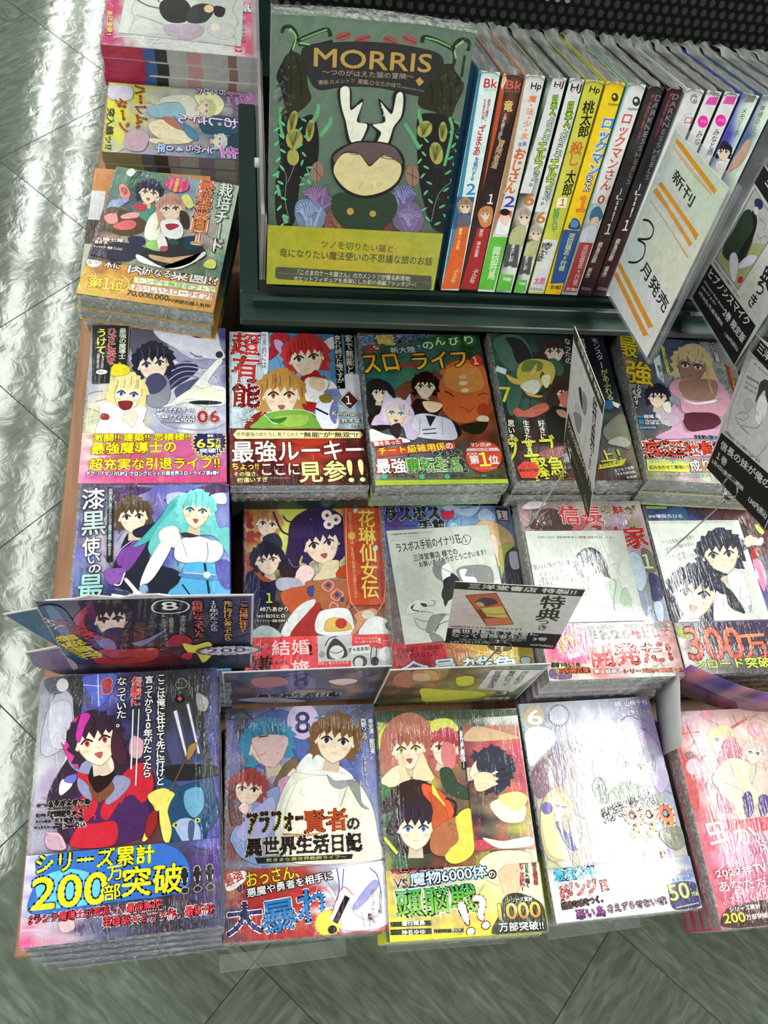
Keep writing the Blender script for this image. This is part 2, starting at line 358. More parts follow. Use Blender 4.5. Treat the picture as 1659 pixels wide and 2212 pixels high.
  ["S","732",0.77,[102.5,82.5,110.7,89.6]],
  ["E","a42",[119.3,86,6.3,-2.9,-3.7,-7.8]],
  ["P","a42",[68,95.8,73.6,99.3,77.3,89.8,72.8,79.2,67.8,86.3]],
  ["P","222",[3.8,118.6,14.4,124.7,25.7,118.6,30.4,106.6,28.5,90,17,83.1,1.9,78.5,1.3,101.9]],
  ["H",[15,106.6,7.3,-0.8,1.6,8.9],"222","653","s0","211"],
  ["P","211",[1,78.5,17.7,90.1,29.5,90,25.2,69.1,7.8,60.2,1.8,67.1]],
  ["H",[62.5,115,10.1,-0.4,1.9,12.1],"211","543","s0","111"],
  ["P","211",[48,95.8,57.5,99.4,76.3,89.8,70.7,78,87.6,70.9,91.6,57,79.3,54.8,46.9,78.2]],
  ["P","eca",[57,95.8,70,95.7,77.6,92.1,70.5,83.9,61.5,84]],
  ["P","ccd",[47,79.4,59.2,81.6,68.8,79.2,82.1,74.4,86.5,62.8,82.6,50.2,43.1,55.2,41.8,69]],
  ["S","667",0.43,[52.7,77,49.1,56.3]],
  ["S","667",0.43,[74.3,75.7,72.6,56]],
  ["p","222",[58.4,79.3,68.7,78,61,65.3]],
  ["S","333",1.27,[52.7,62,66.7,63.6]],
  ["S","333",1.27,[53.1,57.4,66.5,58.4]],
  ["P","221",[92.1,67.3,107.7,70.7,120.8,70.6,113.9,59,103.5,56.8,93.3,61.5]],
  ["P","dca",[109.1,73,114.1,78.9,122,77.6,121,71.8]],
  ["P","ddd",[1.4,63.7,14.3,57.9,35.9,51.9,35.4,47.4,0,49]],
  ["P","cbd",[19.2,104.2,22.7,109,27.5,98.3,41.4,98.2,46.2,105.4,44.6,92.3,47.2,80.5,41.5,66.7,48.2,57.5,43.5,50.7,36,53.1,33.6,65.6,20.2,68,10.6,68.1,2.8,68.2,7.7,78.5,13.1,83.1]],
  ["H",[29.1,81.8,10.1,-1.3,2.4,12.1],"dcd","6bc","s1","ccd"],
  ["p","ccd",[18.2,94.8,21.2,109,29.4,98.3]],
  ["p","ccd",[39.7,97,45.8,106,45.6,92.3]],
  ["P","322",[21,65.7,30.2,70.2,31.4,63.3,27.2,52.1,22,57.8]],
  ["T",[1.8,166.1,17.3,168.8],12,"48c","eee",0.57,0.23,"変"],
  ["T",[18.2,166.9,37.7,167.8],13.3,"ec4","fff",0.46,0.34,"竜"],
  ["T",[13.5,161.2,21.2,161.2],5,"fff","222",1.36,0.11,"な"],
  ["T",[34.7,172.8,39.9,173.5],4.6,"fff","222",0.92,0.12,"と"],
  ["T",[40.6,174.8,80.5,177.9],5.4,"46b","eee",0.46,0.17,"元勇者パーティー"],
  ["T",[40.4,169.1,56,169.9],4.3,"333","eee",0.35,0.12,"雑用係"],
  ["T",[31.8,156.3,58.2,157.8],7.8,"ddd","344",0.46,0.17,"新大陸"],
  ["T",[60.3,162.9,64.5,163.2],4.3,"fff","222",0.92,0.06,"で"],
  ["E","363",[73.3,166.9,6.9,0.1,-1,-7.5]],
  ["E","363",[86.6,172.2,7.4,0.1,-1.1,-7.8]],
  ["E","363",[101.9,172.4,7.6,0.1,-1.2,-8.1]],
  ["E","363",[118.1,174.5,7.7,0.1,-1.2,-7.8]],
  ["T",[67,162.3,78,163.1],9.1,"ded","-",0,0.23,"の"],
  ["T",[80.7,167.6,91.4,168.7],9.9,"ded","-",0,0.23,"ん"],
  ["T",[96,167.8,106.7,168.9],10.2,"ded","-",0,0.23,"び"],
  ["T",[113.2,169.9,122.3,170.6],10.2,"ded","-",0,0.24,"り"],
  ["T",[3,130.7,38.5,134.5],21.9,"e93>fc3","222",0.89,0.55,"スロ"],
  ["S","b33",3.81,[39.1,139.5,47.5,141.4,54.3,138.9,60.6,140.2]],
  ["T",[53.9,135.8,111.8,139.9],20.9,"e93>fc3","222",0.91,0.57,"ライフ"],
  ["E","c33",[121.3,147.5,6.5,0,-1.2,-7.6]],
  ["T",[118,143.1,123.3,143.5],9.3,"ee8","-",0,0.29,"1"],
  ["p","b33",[1.9,48.5,31,51.4,31.3,45.8,2.2,42.3]],
  ["T",[3.3,43.4,29.4,45.8],4.9,"fff","-",0,0.1,"職を失った"],
  ["p","c43",[4.8,39.5,83.2,47.3,83.1,40,4.9,31.3]],
  ["T",[7,33.4,73.1,38.5],8.6,"fd4","a32",0.41,0.26,"チート級雑用係"],
  ["T",[74.2,39.6,80.7,40],6.4,"fff","-",0,0.16,"の"],
  ["T",[59.6,32,87.9,32.6],5.7,"355","cdd",1.25,0.1,"のんびり"],
  ["T",[3,12.8,31.3,13.3],16.1,"fff","c33",0.81,0.45,"最強"],
  ["T",[32.8,13.8,86.2,14.4],15.6,"6a4","eee",0.72,0.41,"開拓生活"],
  ["T",[86.8,12.2,91.8,13.2],16.2,"333","eee",0.41,0.31,"!"],
  ["E","c43",[109.8,30.6,18.3,-0.3,-2.9,-17.9]],
  ["p","dcc",[94.4,39.8,124.9,40.5,127.8,36.8,93,37]],
  ["T",[98.7,41.8,119.1,41.9],4.5,"fff","-",0,0.11,"マンガUP!"],
  ["T",[103,37.4,116.9,37.6],2.4,"a33","-",0,0.05,"2021年度"],
  ["T",[93.7,32,103.7,32.4],2.9,"fcc","-",0,0.05,"新連載"],
  ["T",[95.1,21.9,104.5,22.3],9.8,"fff","-",0,0.21,"第"],
  ["T",[104.6,19.5,115.5,19.9],15.3,"fe5","a32",0.31,0.47,"1"],
  ["T",[114.3,21.6,124.2,21.9],9.9,"fff","-",0,0.21,"位"],
  ["T",[99.2,16.3,120.8,16.3],1.7,"fcc","-",0,0,"(2022年1月17日時点)"],
  ["T",[12.8,7.8,39.1,7.2],4.5,"343","-",0,0.1,"えぞぎんぎつね"],
  ["T",[49.2,8.1,61.2,8.1],3.9,"343","-",0,0.1,"ナニシ"],
  ["T",[74.1,7.9,86.2,7.8],3.4,"343","-",0,0.1,"瀬戸一里"],
  ["T",[90.1,8,108.5,7.5],2.4,"4a9","-",0,0.05,"キャラクター原案"],
  ["T",[110.5,7.5,124.2,7.4],3.2,"343","-",0,0.1,"三登いつき"],
  ["E","4a9",[9.2,9,2.8,-0.1,-0.3,-3]],
  ["E","4a9",[45.5,8.7,2.7,-0.1,-0.4,-2.8]],
  ["E","4a9",[69.9,8.4,2.7,-0.1,-0.4,-2.8]],
  ["p","ab3",[0.4,5.4,129.6,4.7,129.2,-0.8,0.3,0.1]],
 ]),
 'D': (130, 183, [
  ["G",[["344","343","344","233","222","223"],["354","576","334","343","222","223"],["465","344","443","433","332","233"],["233","465","322","433","333","444"],["322","322","322","222","344","666"],["322","433","322","544","555","765"],["422","322","533","532","433","322"]]],
  ["P","576",[3.9,171.5,16.5,181.1,33.3,181.4,42.5,169.4,43.2,148,28,137.3,17.4,133.3,9.3,143.7,6.6,154.2]],
  ["P","333",[19.2,177.1,34.6,176,42.2,161.3,42.1,148,26.9,143.9,23.6,163.8]],
  ["H",[70.2,160.4,10.3,0.1,2.3,12.2],"433","453","s0","322"],
  ["P","465",[56.2,145.5,68.4,150.9,76.4,139,70.9,128.4,58.5,133.6]],
  ["P","465",[12.8,125.5,22.9,133.4,25.5,123,24.2,102.4,14.3,82.2,8.1,77.2,5.9,89.8]],
  ["p","dee",[3.7,139.8,13.4,135.3,11.1,128.1,0.5,133.2]],
  ["P","cb5",[24,133.4,30.2,143.9,41.2,149.3,54.6,149.5,64.9,144.2,65.3,131,57.5,116.5,55.4,123.1,51.7,133.5,48.1,125.6,48.4,115.2,38.2,107.5,26.6,116.5,23.3,122.9]],
  ["P","784",[33.8,145.3,45.4,148,53.7,144.1,49.7,134.8,38.4,133.5,29.5,133.4]],
  ["P","eeb",[50.8,128.3,59.7,128.3,55.1,115.2,51.3,112.6,48.3,120.4]],
  ["P","db6",[11.3,129.4,17.2,125.5,25.3,121.7,26.6,116.5,19,116.5,13.3,121.6]],
  ["P","db6",[35.3,128.2,41.1,136.1,47.5,144.1,44.8,132.2,40.6,126.9]],
  ["P","ddc",[24.2,115.2,41,123,46.7,117.8,42.6,107.5,33.1,103.6]],
  ["P","da6",[28.3,107.5,37.5,103.6,46.1,102.3,41.2,99.8,30.7,102.4]],
  ["P","433",[52.7,102.3,62.5,107.5,67.5,98.4,59.1,89.5,51.3,94.6]],
  ["P","b65",[11,82.2,17.3,87.2,23.1,83.4,35,89.6,46.6,93.4,49.6,85.7,32.6,75.8,19.6,75.9,14.3,75.9]],
  ["H",[70.9,104.9,7.8,-2,3.6,9.5],"432","633","s0","433"],
  ["P","c76",[63.8,102.3,73.7,107.4,71.3,89.4,64.9,90.7]],
  ["P","222",[45.8,76.9,56.9,89.5,68.7,81.8,64.4,48,51.4,48.2,44.2,61.9]],
  ["P","b87",[57.1,84.4,65.9,84.3,67.5,75.4,60,76.8]],
  ["P","776",[104,63.7,127,81.3,131.1,63.4,126.6,38.2,111.2,44.7,102.5,51.1]],
  ["P","aa9",[103.7,46.1,118.7,53.4,128.5,46.9,123.8,40.7,110.7,42.2]],
  ["E","369",[115.6,91.8,5.7,-0,-1.2,-5.8]],
  ["p","eed",[120.1,96.9,128.4,93,125,87.8,121,90.4]],
  ["V",[118.8,178.9,119.9,150.1],7.2,"ede","-",0,0.13,"モンスタ"],
  ["S","ede",1.13,[119.5,147.4,119,139.3]],
  ["V",[120.2,138,119.3,98.2],7.8,"dea","453",0.37,0.12,"があふれる"],
  ["V",[103.8,179.3,103.6,155.4],7,"ede","-",0,0.13,"世界に"],
  ["V",[87.9,178.3,83.1,144.4],6.9,"ede","-",0,0.12,"なったの"],
  ["T",[1.1,93.6,12.9,93.5],18.6,"dd4","-",0,0.17,"7"],
  ["V",[7.1,71.6,3.3,39.3],6.6,"eed","433",0.34,0.17,"思います"],
  ["V",[22.6,71.5,20,31.7],6.6,"eed","433",0.34,0.17,"生きたいと"],
  ["V",[38.4,72,37.4,48.4],6.7,"eed","433",0.35,0.17,"好きに"],
  ["T",[-5,23.9,49.6,27.4],27.1,"cc3","322",0.45,0.51,"グエブ"],
  ["T",[92.2,22.8,115,26],13.1,"cc3","322",0.46,0.29,"上！"],
  ["P","844",[29.4,33.9,47.6,39.7,57.5,40.7,58.1,32.1,42.7,25.2,32.6,27.8]],
  ["T",[21.1,5.4,53.4,8.1],22.1,"cc3","322",0.45,0.5,"緊急"],
  ["T",[20.3,0.7,34.5,3.9],8.1,"cc3","322",0.22,0.22,"!!"],
  ["T",[41.7,2.5,54.9,4.5],5.8,"321","cc3",0.67,0.11,"3日以"],
  ["p","c43",[4.2,16.5,11.7,23.5,23,22,27,14.7,20.9,4.2,6.3,4.6]],
  ["T",[8.4,16.4,18,17.4],3,"511","-",0,0.06,"シリーズ"],
  ["T",[5.4,11.2,24.4,11.8],3.5,"511","-",0,0.11,"累計60万部"],
  ["p","cc3",[88.1,19.3,119.7,27.2,113.4,18.7,87.1,14.4]],
  ["T",[86.7,15.1,111.7,21.2],4.8,"332","-",0,0.12,"を討伐せよ!"],
  ["T",[103.8,10.4,124.7,14.7],3.8,"eee","-",0,0.06,"モフモフ会議"],
  ["T",[104.1,6.7,125.8,9.8],3.5,"eee","-",0,0.06,"「キキの前日譚」"],
  ["T",[114.4,3.4,125.8,4.7],3.1,"eee","-",0,0.06,"を収録!"],
 ]),
 'E': (130, 183, [
  ["G",[["999","677","457","456","889","888"],["99a","456","457","667","999","aa9"],["888","556","889","bba","889","866"],["445","445","999","a99","a99","999"],["444","555","a89","a8a","a99","999"],["776","877","988","867","a99","aaa"],["bb5","cba","cab","ccb","ddc","ddd"]]],
  ["P","345",[74.9,180.5,86.4,191.5,92.7,188,90.5,167.1,75.6,172.3]],
  ["P","db9",[58,152.8,68.3,170.2,82.6,178.6,94.7,175.7,100.4,159.9,102.6,138.6,104.8,128.3,96,114.4,91,137.5,80.5,163.3,64.9,153.5,53.7,131.2]],
  ["H",[77.4,148.1,16,-1.1,6.4,19.8],"cb8","754","d0","cb9"],
  ["P","c9a",[45.5,117.4,52.7,125.9,62,128.1,99.6,130.4,111.6,118.5,110.7,100.4,97.7,82.8,84.3,86.7,55.3,84.2,54.2,100.4,46.8,107.3]],
  ["P","976",[60.4,125.3,99.3,129.1,95.7,108,85.4,101.9,65.4,101.4,58,108.4]],
  ["P","eee",[56.2,101.8,71.3,98.1,94.8,104.1,92.9,100.7,70.8,95.6]],
  ["P","523",[54.8,81.7,73.1,85.7,90.4,84.7,93.5,73.8,74.6,62.5,60.3,61.3,53.7,65.6]],
  ["P","c9b",[22.8,54.7,35.8,61.7,42.1,72,50.8,72.7,53.5,59.6,90.9,67.4,89.8,57.6,22.7,48.7]],
  ["P","c9b",[46.5,94.7,51.1,85.1,54.8,81.7,50.8,72.7,37.9,72.9,40.1,84.1]],
  ["S","ba8",2,[94.5,148.5,92.6,124.5,93.1,111.6]],
  ["S","dcb",1.51,[74.1,165.3,80,155.1,91.6,150.9]],
  ["P","bab",[23.6,87.6,33.3,93.5,44.3,83.2,48.6,72.5,36.5,65.4,28.5,68.4,24.5,75.4]],
  ["H",[29.5,101.9,9.8,0.3,2.7,11.6],"223","543","c0","222"],
  ["P","ddc",[33,92.2,41.5,96.7,41.2,84.2,35.5,82.5]],
  ["V",[9.8,181.6,5.6,152.7],21.1,"dc3","a43",0.99,0.74,"最"],
  ["V",[15.7,147.1,12.6,116.9],28.4,"dc3","a43",0.96,0.84,"強"],
  ["V",[12.4,115.6,7.9,99.3],6,"eed","222",0.71,0.18,"となる"],
  ["V",[4.3,109.7,4.9,84.8],5.6,"eed","222",0.7,0.18,"ようです。"],
  ["p","dd6",[46.1,173.2,50,169.6,50.3,130.9,46.3,133.1]],
  ["V",[49.1,170.8,48.3,132],4,"543","-",0,0.06,"には必要なかった"],
  ["p","dee",[34,150.4,42.4,159.3,40.7,120.9,34.3,128]],
  ["V",[39,144.2,38.6,124.5],4.2,"223","-",0,0.12,"駆使して"],
  ["V",[107.6,189.7,107,168.8],4.6,"eee","333",0.51,0.13,"コンビニ"],
  ["V",[109.4,169,109.2,155.4],5.3,"eee","222",0.63,0.19,"店員"],
  ["V",[109.9,146,111.2,117.2],7.5,"8a7","eee",0.37,0.19,"おっさん"],
  ["p","a43",[116.5,154.8,121.7,147.2,124.2,114.5,118.4,113.9]],
  ["V",[121.4,145.8,120.8,119.3],4.1,"db6","-",0,0.12,"ひだまり"],
  ["p","37a",[1.7,75.9,9.2,75.9,8.7,73.5,1.7,72.9]],
  ["p","37a",[2.9,70.5,8.8,71,8.4,65.5,3,65.1]],
  ["p","37a",[2.5,62,20.7,63.5,20.8,61.1,2.5,59.3]],
  ["T",[9.7,72.9,27.5,74.4],4.5,"eee","-",0,0.11,"結城 焔"],
  ["T",[10.5,68.7,37.5,70.4],3.1,"ddd","-",0,0.06,"Narrative Works"],
  ["T",[9.9,65.4,36.8,67.2],2.8,"ddd","-",0,0.06,"日浦あやせ"],
  ["T",[2.6,59.8,20.3,61.5],1.6,"ddd","-",0,0,"キャラクター原案"],
  ["T",[60.6,52.3,75.8,53.1],4,"444","eee",0.57,0.06,"さえない"],
  ["T",[76.8,53,86.7,53.7],4.2,"36a","eee",0.58,0.17,"おっ"],
  ["T",[2.3,25.6,46.2,29.3],19.8,"c43","eee",1.33,0.61,"底辺"],
  ["T",[47.6,30.6,94.6,36.4],16,"c43","eee",1.13,0.51,"社畜が"],
  ["p","dd5",[2.8,22.7,48.2,23.7,45.6,10.9,1.9,9]],
  ["p","b86",[49.5,24.9,103.6,28.8,103.4,14.8,47.7,11]],
  ["T",[4.6,18.3,46.6,20.7],3.8,"38a","-",0,0.05,"発現予定だった大量のスキルを"],
  ["T",[4.4,11.4,46.4,14.9],4.5,"332","-",0,0.11,"組み合わせて最強に!!"],
  ["T",[48.9,11.7,84.5,15.8],13.4,"eee","865",0.66,0.44,"成り上"],
  ["T",[3.9,3,68.7,6.7],4,"7b9","-",0,0.05,"ぼくらのきらめき呼び醒ます!"],
 ]),
 'F': (130, 183, [
  ["G",[["435","536","536","55a","66b","56b"],["446","779","88b","66a","67a","77b"],["66b","bab","aab","55a","66b","89c"],["67b","558","446","55a","8bc","9bc"],["447","225","336","447","79c","69b"],["336","224","224","335","58b","59b"],["336","224","225","335","68b","79c"]]],
  ["P","425",[27.7,179.7,62.1,179.3,36.3,167.6,28.3,169]],
  ["P","425",[72.6,167.1,108.4,181.2,128.3,182.2,128.2,174.8,93,166.8]],
  ["P","abd",[75.5,173.1,90.9,174.1,88,162.1,77.8,159.9]],
  ["P","ccd",[113.6,171.4,126.1,173.6,127.1,162.7,116.7,164.1]],
  ["P","55a",[63.5,136.8,73,150.5,83.6,127.1,73.9,116.1]],
  ["P","223",[43.8,134.9,59.4,139.1,67.3,141.3,64,120.8,62.6,105.2,80.2,100.3,90.1,93.4,92.2,82.5,75,76.7,55.9,77.3,34.6,86.6,32.1,99.6,37,114.8]],
  ["P","749",[35.2,112.6,42.5,121.3,50.2,123.4,45,107.9,37.6,103.8]],
  ["P","749",[44.4,121.3,57.5,136.9,59.9,125.4,47.3,101.3,39.7,99.3]],
  ["P","85a",[26.3,99.7,39.6,101.5,43.6,97.1,36.5,86.5,28.9,88.9]],
  ["S","cad",0.83,[35.2,112.6,40.5,121.4,59.5,136.8]],
  ["S","ddd",1.21,[34.6,86.6,39.4,86.4,42.7,97.1]],
  ["H",[47,151,11.7,0.7,-1.4,13.8],"543","533","s0","432"],
  ["P","223",[47.6,137.1,63.2,143.7,69.2,143.6,63.5,134.5,51.9,130.2]],
  ["P","4aa",[71,150.5,76.8,162.3,86.8,170.5,81.2,146.8,69.4,136.6,59.9,125.4,48.3,121.2,55.8,130.1]],
  ["P","6bb",[90.9,171.7,97,176.5,106.3,173.9,113.6,161.7,117.7,149.7,121.8,137.8,129.9,137.7,130.6,110,121.7,123.9,113.6,131,93.5,131.5,81.4,136.4,77.8,120.5,66.2,111.8,61,120.9,67.4,139,79,155.1]],
  ["H",[101.3,155.9,12.2,-1.7,1.2,14.2],"7cc","4aa","s1","6bc"],
  ["P","eed",[69.5,134.3,76.3,139.9,85.3,138.6,89.7,120.2,79.7,120.4,71.7,125.1]],
  ["P","eee",[64.3,111.8,71.7,125.1,79.6,126.1,79.8,118.2,70.5,98.4,63.1,87.8,55.6,84.8,58.9,98.8]],
  ["P","ddd",[83.7,120.3,89.5,128.1,101.5,130.2,113.6,126.4,121.7,119.4,121.6,108,111.6,103.8,93.8,104.4,83.9,109.1]],
  ["E","dde",[100.6,118.8,10.5,-0.3,0.1,-11.3]],
  ["E","dde",[116.6,116.1,8,-0.2,-0,-9.6]],
  ["S","555",0.54,[110.6,124.2,111.6,112.8,109.6,105]],
  ["S","777",0.43,[86.4,135.1,93.8,111]],
  ["P","333",[88.5,132.8,93.4,133.8,102.5,130.1,93.5,129.2]],
  ["P","5ad",[93.8,104.4,117.6,102.6,119.5,89.2,127.4,81.3,131.2,70.4,80.8,74.4,86.3,84.9,90.1,93.4]],
  ["S","234",2.1,[108.7,103.9,112.7,75.4]],
  ["S","234",1.43,[90.2,84.7,100.1,69.4]],
  ["P","58b",[90,95.6,117.6,91.5,117.6,87.1,90.1,91.3]],
  ["S","ccd",0.83,[91,95.6,117.6,92.6]],
  ["E","cdd",[110.7,92.8,3,-0.1,0,-3.1]],
  ["P","55a",[117.6,103.7,129.6,104.5,131.3,81.2,123.4,81.5]],
  ["P","447",[55.6,83.7,61.3,85.7,63.5,77.1,59.8,74]],
  ["P","eee",[33.2,78.1,46.5,75.6,50.1,79.7,43,89.5,44.8,91.6,53.9,80.6,57.8,77.3,59,70.9,48.8,67.1,37.3,71.7]],
  ["E","8ac",[58.6,81.5,3.6,-0.1,0.2,-4.3]],
  ["V",[12.2,179.3,13.6,158.6],18.8,"eee","333",0.54,0.27,"漆"],
  ["V",[13.7,156.2,15.2,133.3],19.5,"bcc","333",0.53,0.32,"黒"],
  ["V",[13.4,131,14.6,113.2],14.4,"eee","333",0.52,0.26,"使"],
  ["V",[16,113.2,18.9,97.8],9.5,"eee","333",0.51,0.2,"いの"],
  ["V",[15.7,95.8,16.4,70.4],19.6,"9cc","333",0.5,0.35,"最"],
  ["V",[18.4,69.3,18,46.8],19.3,"eee","333",0.48,0.34,"強"],
  ["p","222",[24.6,181,29.6,180.9,32.6,107.2,27.3,107.3]],
  ["V",[26.9,179.1,29.4,112.8],2.9,"bcc","-",0,0.05,"仲間全員に裏切られたので最強の魔物と組みます"],
  ["T",[5.4,102,14.4,101.7],1.5,"445","-",0,0,"The strongest"],
  ["T",[6,100.4,14.5,100.1],1.5,"445","-",0,0,"beast man of"],
  ["T",[6.1,98.4,17.4,98.1],1.5,"445","-",0,0,"the dark wizard"],
 ]),
 'G': (136.8, 177, [
  ["G",[["c84","bb5","cc5","cb5","b84","c63"],["a32","cc6","cc5","ba4","c63","c53"],["a43","aa6","bb7","cc7","b53","b43"],["533","433","877","bba","a43","a33"],["334","444","766","864","943","933"],["554","655","776","c98","b87","a97"],["bcc","bba","966","ccb","ddc","dcc"]]],
  ["E","933",[6,152,4.6,-0,-0.1,-5.3]],
  ["E","933",[11.5,142.7,5.1,-0,-0.1,-5.2]],
  ["E","933",[4.3,138.1,4.6,-0,-0.1,-5.8]],
  ["E","a33",[1.9,161.5,3.1,0,-0,-4.7]],
  ["S","343",1.32,[5.4,148.5,9.5,145,8.4,139.2]],
  ["P","322",[34.4,113.9,49.7,113.8,51,95.9,34.9,95]],
  ["H",[22.5,152,10.2,-2,2,11.6],"b85","643","s0","975"],
  ["P","334",[17.6,136.9,30,141.5,35.9,132.2,33.6,123,21.4,123.1]],
  ["H",[21.7,112.9,11.5,1.7,-1.4,12.8],"223","865","s0","223"],
  ["P","224",[1.9,96.4,7.9,100.7,16.8,90.8,22.7,89.6,30.8,91.7,28.4,78.7,24.1,63.8,4.5,53.6,1.2,74.7]],
  ["P","a53",[8.9,100.7,16.9,96.2,25.7,90.7,16.8,90.8]],
  ["S","555",0.61,[4.7,74.7,11.6,81,20.5,78.8,24.3,70.1]],
  ["P","324",[44.9,153.2,57.9,165.2,73,171.2,88.7,166.4,98.6,154.4,98,129.6,93.9,113.6,84.4,111.3,92.4,139,71.5,141.4,56.5,132.1,53.8,116.1,45.2,102.6,39.5,113.9,42.1,132.2]],
  ["S","324",1.76,[44.4,139.1,36.3,143.8,30.4,157.9,28.5,165.1]],
  ["S","324",1.56,[53.3,154.4,42.8,154.4,37.8,160.3]],
  ["S","324",2.16,[49.8,118.4,39.5,116.2,32.5,119.6]],
  ["S","88a",0.54,[41.5,113.9,47.3,104.9,58.7,110.4,54.1,122.9]],
  ["S","99b",0.56,[63.9,158,68.8,149.6,70.5,141.4]],
  ["H",[74.1,129.7,16.5,3.8,-2.5,18.1],"325","634","s1","324"],
  ["E","eee",[81,161,5.3,0,-0.3,-6]],
  ["E","a33",[81.2,160.7,1.9,0,-0.1,-2.2]],
  ["E","eee",[89.7,156.2,5.5,0,-0.4,-6]],
  ["E","a33",[89.9,156,1.9,0,-0.1,-2.2]],
  ["E","eee",[82.5,150.8,5.3,-0,-0.3,-5.5]],
  ["E","a33",[82.7,150.6,1.9,-0,-0.1,-2.1]],
  ["P","ecc",[49.2,100.4,55.5,107,64.5,103.6,65.2,95.8,56.7,86,45.6,86.1,48,96]],
  ["P","dca",[76.1,109.1,89.6,111.3,89.9,100,95.8,95.5,64.9,90.3,71.5,100.2]],
  ["P","b42",[87.9,100,96.5,106.7,100.5,104.4,98.7,93.2,87.5,93.4]],
  ["P","aab",[28.7,89.5,34.8,93.9,48.9,92.6,54.6,84.9,46.5,81.7,32.5,80.8]],
  ["P","b53",[33.4,78.6,54.6,84.9,66.7,84.8,68,70.6,59.8,65.4,47.5,55,37.9,63.6]],
  ["P","a64",[56.7,88.1,66.9,90.2,95.4,89.9,96.4,73.5,93.6,62.7,85.3,57.5,73.4,59.8,60.1,74]],
  ["P","448",[58.5,82.7,64.7,84.8,63.1,73.9,59.2,76.1]],
  ["S","e9a",1.06,[79.2,91.2,83.9,85.7,78.5,79.1,72.7,84.7,79.2,91.2]],
  ["S","e9a",1.05,[86.7,81.2,92.5,75.7,86,69.3,80.3,74.8,86.7,81.2]],
  ["S","e9a",1.04,[81.9,68.3,86.7,63.9,82.3,57.6,78.6,63,81.9,68.3]],
  ["E","447",[78.6,85.4,2.4,-0,-0.1,-2.4]],
  ["E","447",[86.4,75.2,2.4,-0,-0.1,-2.4]],
  ["E","447",[91.1,70.3,2.2,-0,-0.2,-2.6]],
  ["P","ddd",[32.2,37.6,41.6,55.1,53.9,67.6,66,70.6,59.4,56.9,47,42.4,40.9,35.3]],
  ["P","a33",[40.9,35.3,55.3,54.8,67.8,67.4,70.4,59.9,64.3,34.9]],
  ["P","322",[24.2,68,32.1,67.9,33.7,55.2,29.5,42.8,23.7,47]],
  ["P","bcc",[7.2,41.1,16,46.1,25.6,43.9,33.2,36.5,29.2,33.5,8.1,33.9]],
  ["P","eee",[67.3,55.7,77.5,60.8,95.5,60.6,100.5,45.7,98.7,35.3,66.3,36.9]],
  ["P","db6",[72.5,43,75.9,50.3,84.9,52.2,94.6,47.9,98.1,40.5,86.1,38.6,74.3,38.8]],
  ["E","b43",[88.6,46.4,5.5,-0.1,-0.3,-5.2]],
  ["P","d97",[101.1,54.1,110.5,59.3,121.7,60.2,123.2,53.7,111.6,47.6,101.8,36.2,97.8,36.3,103.6,47.7]],
  ["E","ddc",[114.6,54.4,6,-0.1,-0.3,-4.3]],
  ["P","eee",[108.3,43.4,119,52.7,132.8,48.3,135.8,37.7,133.4,33.5,105.6,34.1]],
  ["P","364",[130.5,45.1,135.6,46.1,135.8,37.7,131.9,38.8]],
  ["p","c53",[97.2,174.4,136.2,174.5,134.2,63.8,96.2,64.3]],
  ["P","b43",[107.5,129.6,131.9,131.8,132.3,112.2,111,106.6]],
  ["P","b43",[108.1,95.4,131.2,99.7,131,73,110.7,75.5]],
  ["S","eb9",0.69,[100.8,171.3,133.7,171.4,130.9,67,99,67.5,100.8,171.3]],
  ["V",[120.7,166.5,118.5,71],16.8,"ed6","-",0,0.27,"花琳仙女伝"],
  ["V",[104.1,164,104.5,71.2],3.5,"eb9","-",0,0.05,"引きこもり仙女は、それでも家から出たくない"],
  ["E","db5",[104.4,137.8,3.6,-0,-0.3,-4.5]],
  ["E","bdb",[110.1,165.9,1.8,-1.2,-1.5,-2.5]],
  ["E","bdb",[127,123.7,1.9,-1.3,-1.8,-3]],
  ["T",[19.8,68.6,25.2,68.5],9.6,"de3","-",0,0.36,"1"],
  ["T",[14.3,59.7,39.7,59.3],4.8,"eed","433",0.3,0.1,"峠乃あかり"],
  ["T",[11.2,54,18.1,54.1],2.3,"ddc","-",0,0.05,"【原作】"],
  ["T",[19,53.3,36.6,53.2],3.8,"eed","433",0.3,0.1,"桜川ヒロ"],
  ["T",[11.2,49.3,39.4,49],2.5,"ddc","433",0.2,0.05,"キャラクター原案 花邑まい"],
  ["N",34.6],
  ["G",[["e55","e55","e55","e66","e55","e55"],["e45","e45","e45","d45","e45","e45"],["e44","e44","e44","e44","e44","e44"]]],
  ["T",[17.5,24.6,20.4,24.6],3.8,"fbb","-",0,0.05,"の"],
  ["T",[24,17,58.6,17.2],14,"fdd","-",0,0.24,"結婚"],
  ["T",[58,16.2,70.2,17],10,"322","-",0,0.15,"!?"],
  ["T",[3.9,1.2,24.6,1.2],16.1,"322","-",0,0.19,"嫌"],
  ["T",[26.7,8.5,38.1,8.7],3,"322","-",0,0.1,"なので"],
  ["T",[41.6,-0.7,57.8,0.3],11.8,"fdd","-",0,0.24,"旅"],
  ["E","f88",[35.1,3.4,4.3,-0.1,-0.1,-4.7]],
  ["T",[32.1,-0,38.3,0.3],4.9,"fcc","-",0,0.05,"剣"],
  ["p","ccc",[65.7,34.9,98.2,34.4,95.5,9.8,65.5,10]],
  ["P","444",[74.3,21.4,81.7,31.5,90.1,24.1,92.4,14.9,84.4,12.1,74.8,12.3]],
  ["E","ddd",[82.9,18.2,6.8,-0.2,-0.4,-6.6]],
  ["S","333",0.69,[76.1,19.3,82.8,17.2,88.8,20.1]],
  ["S","333",0.9,[72.5,24.5,76.8,31.6,83.8,33.5]],
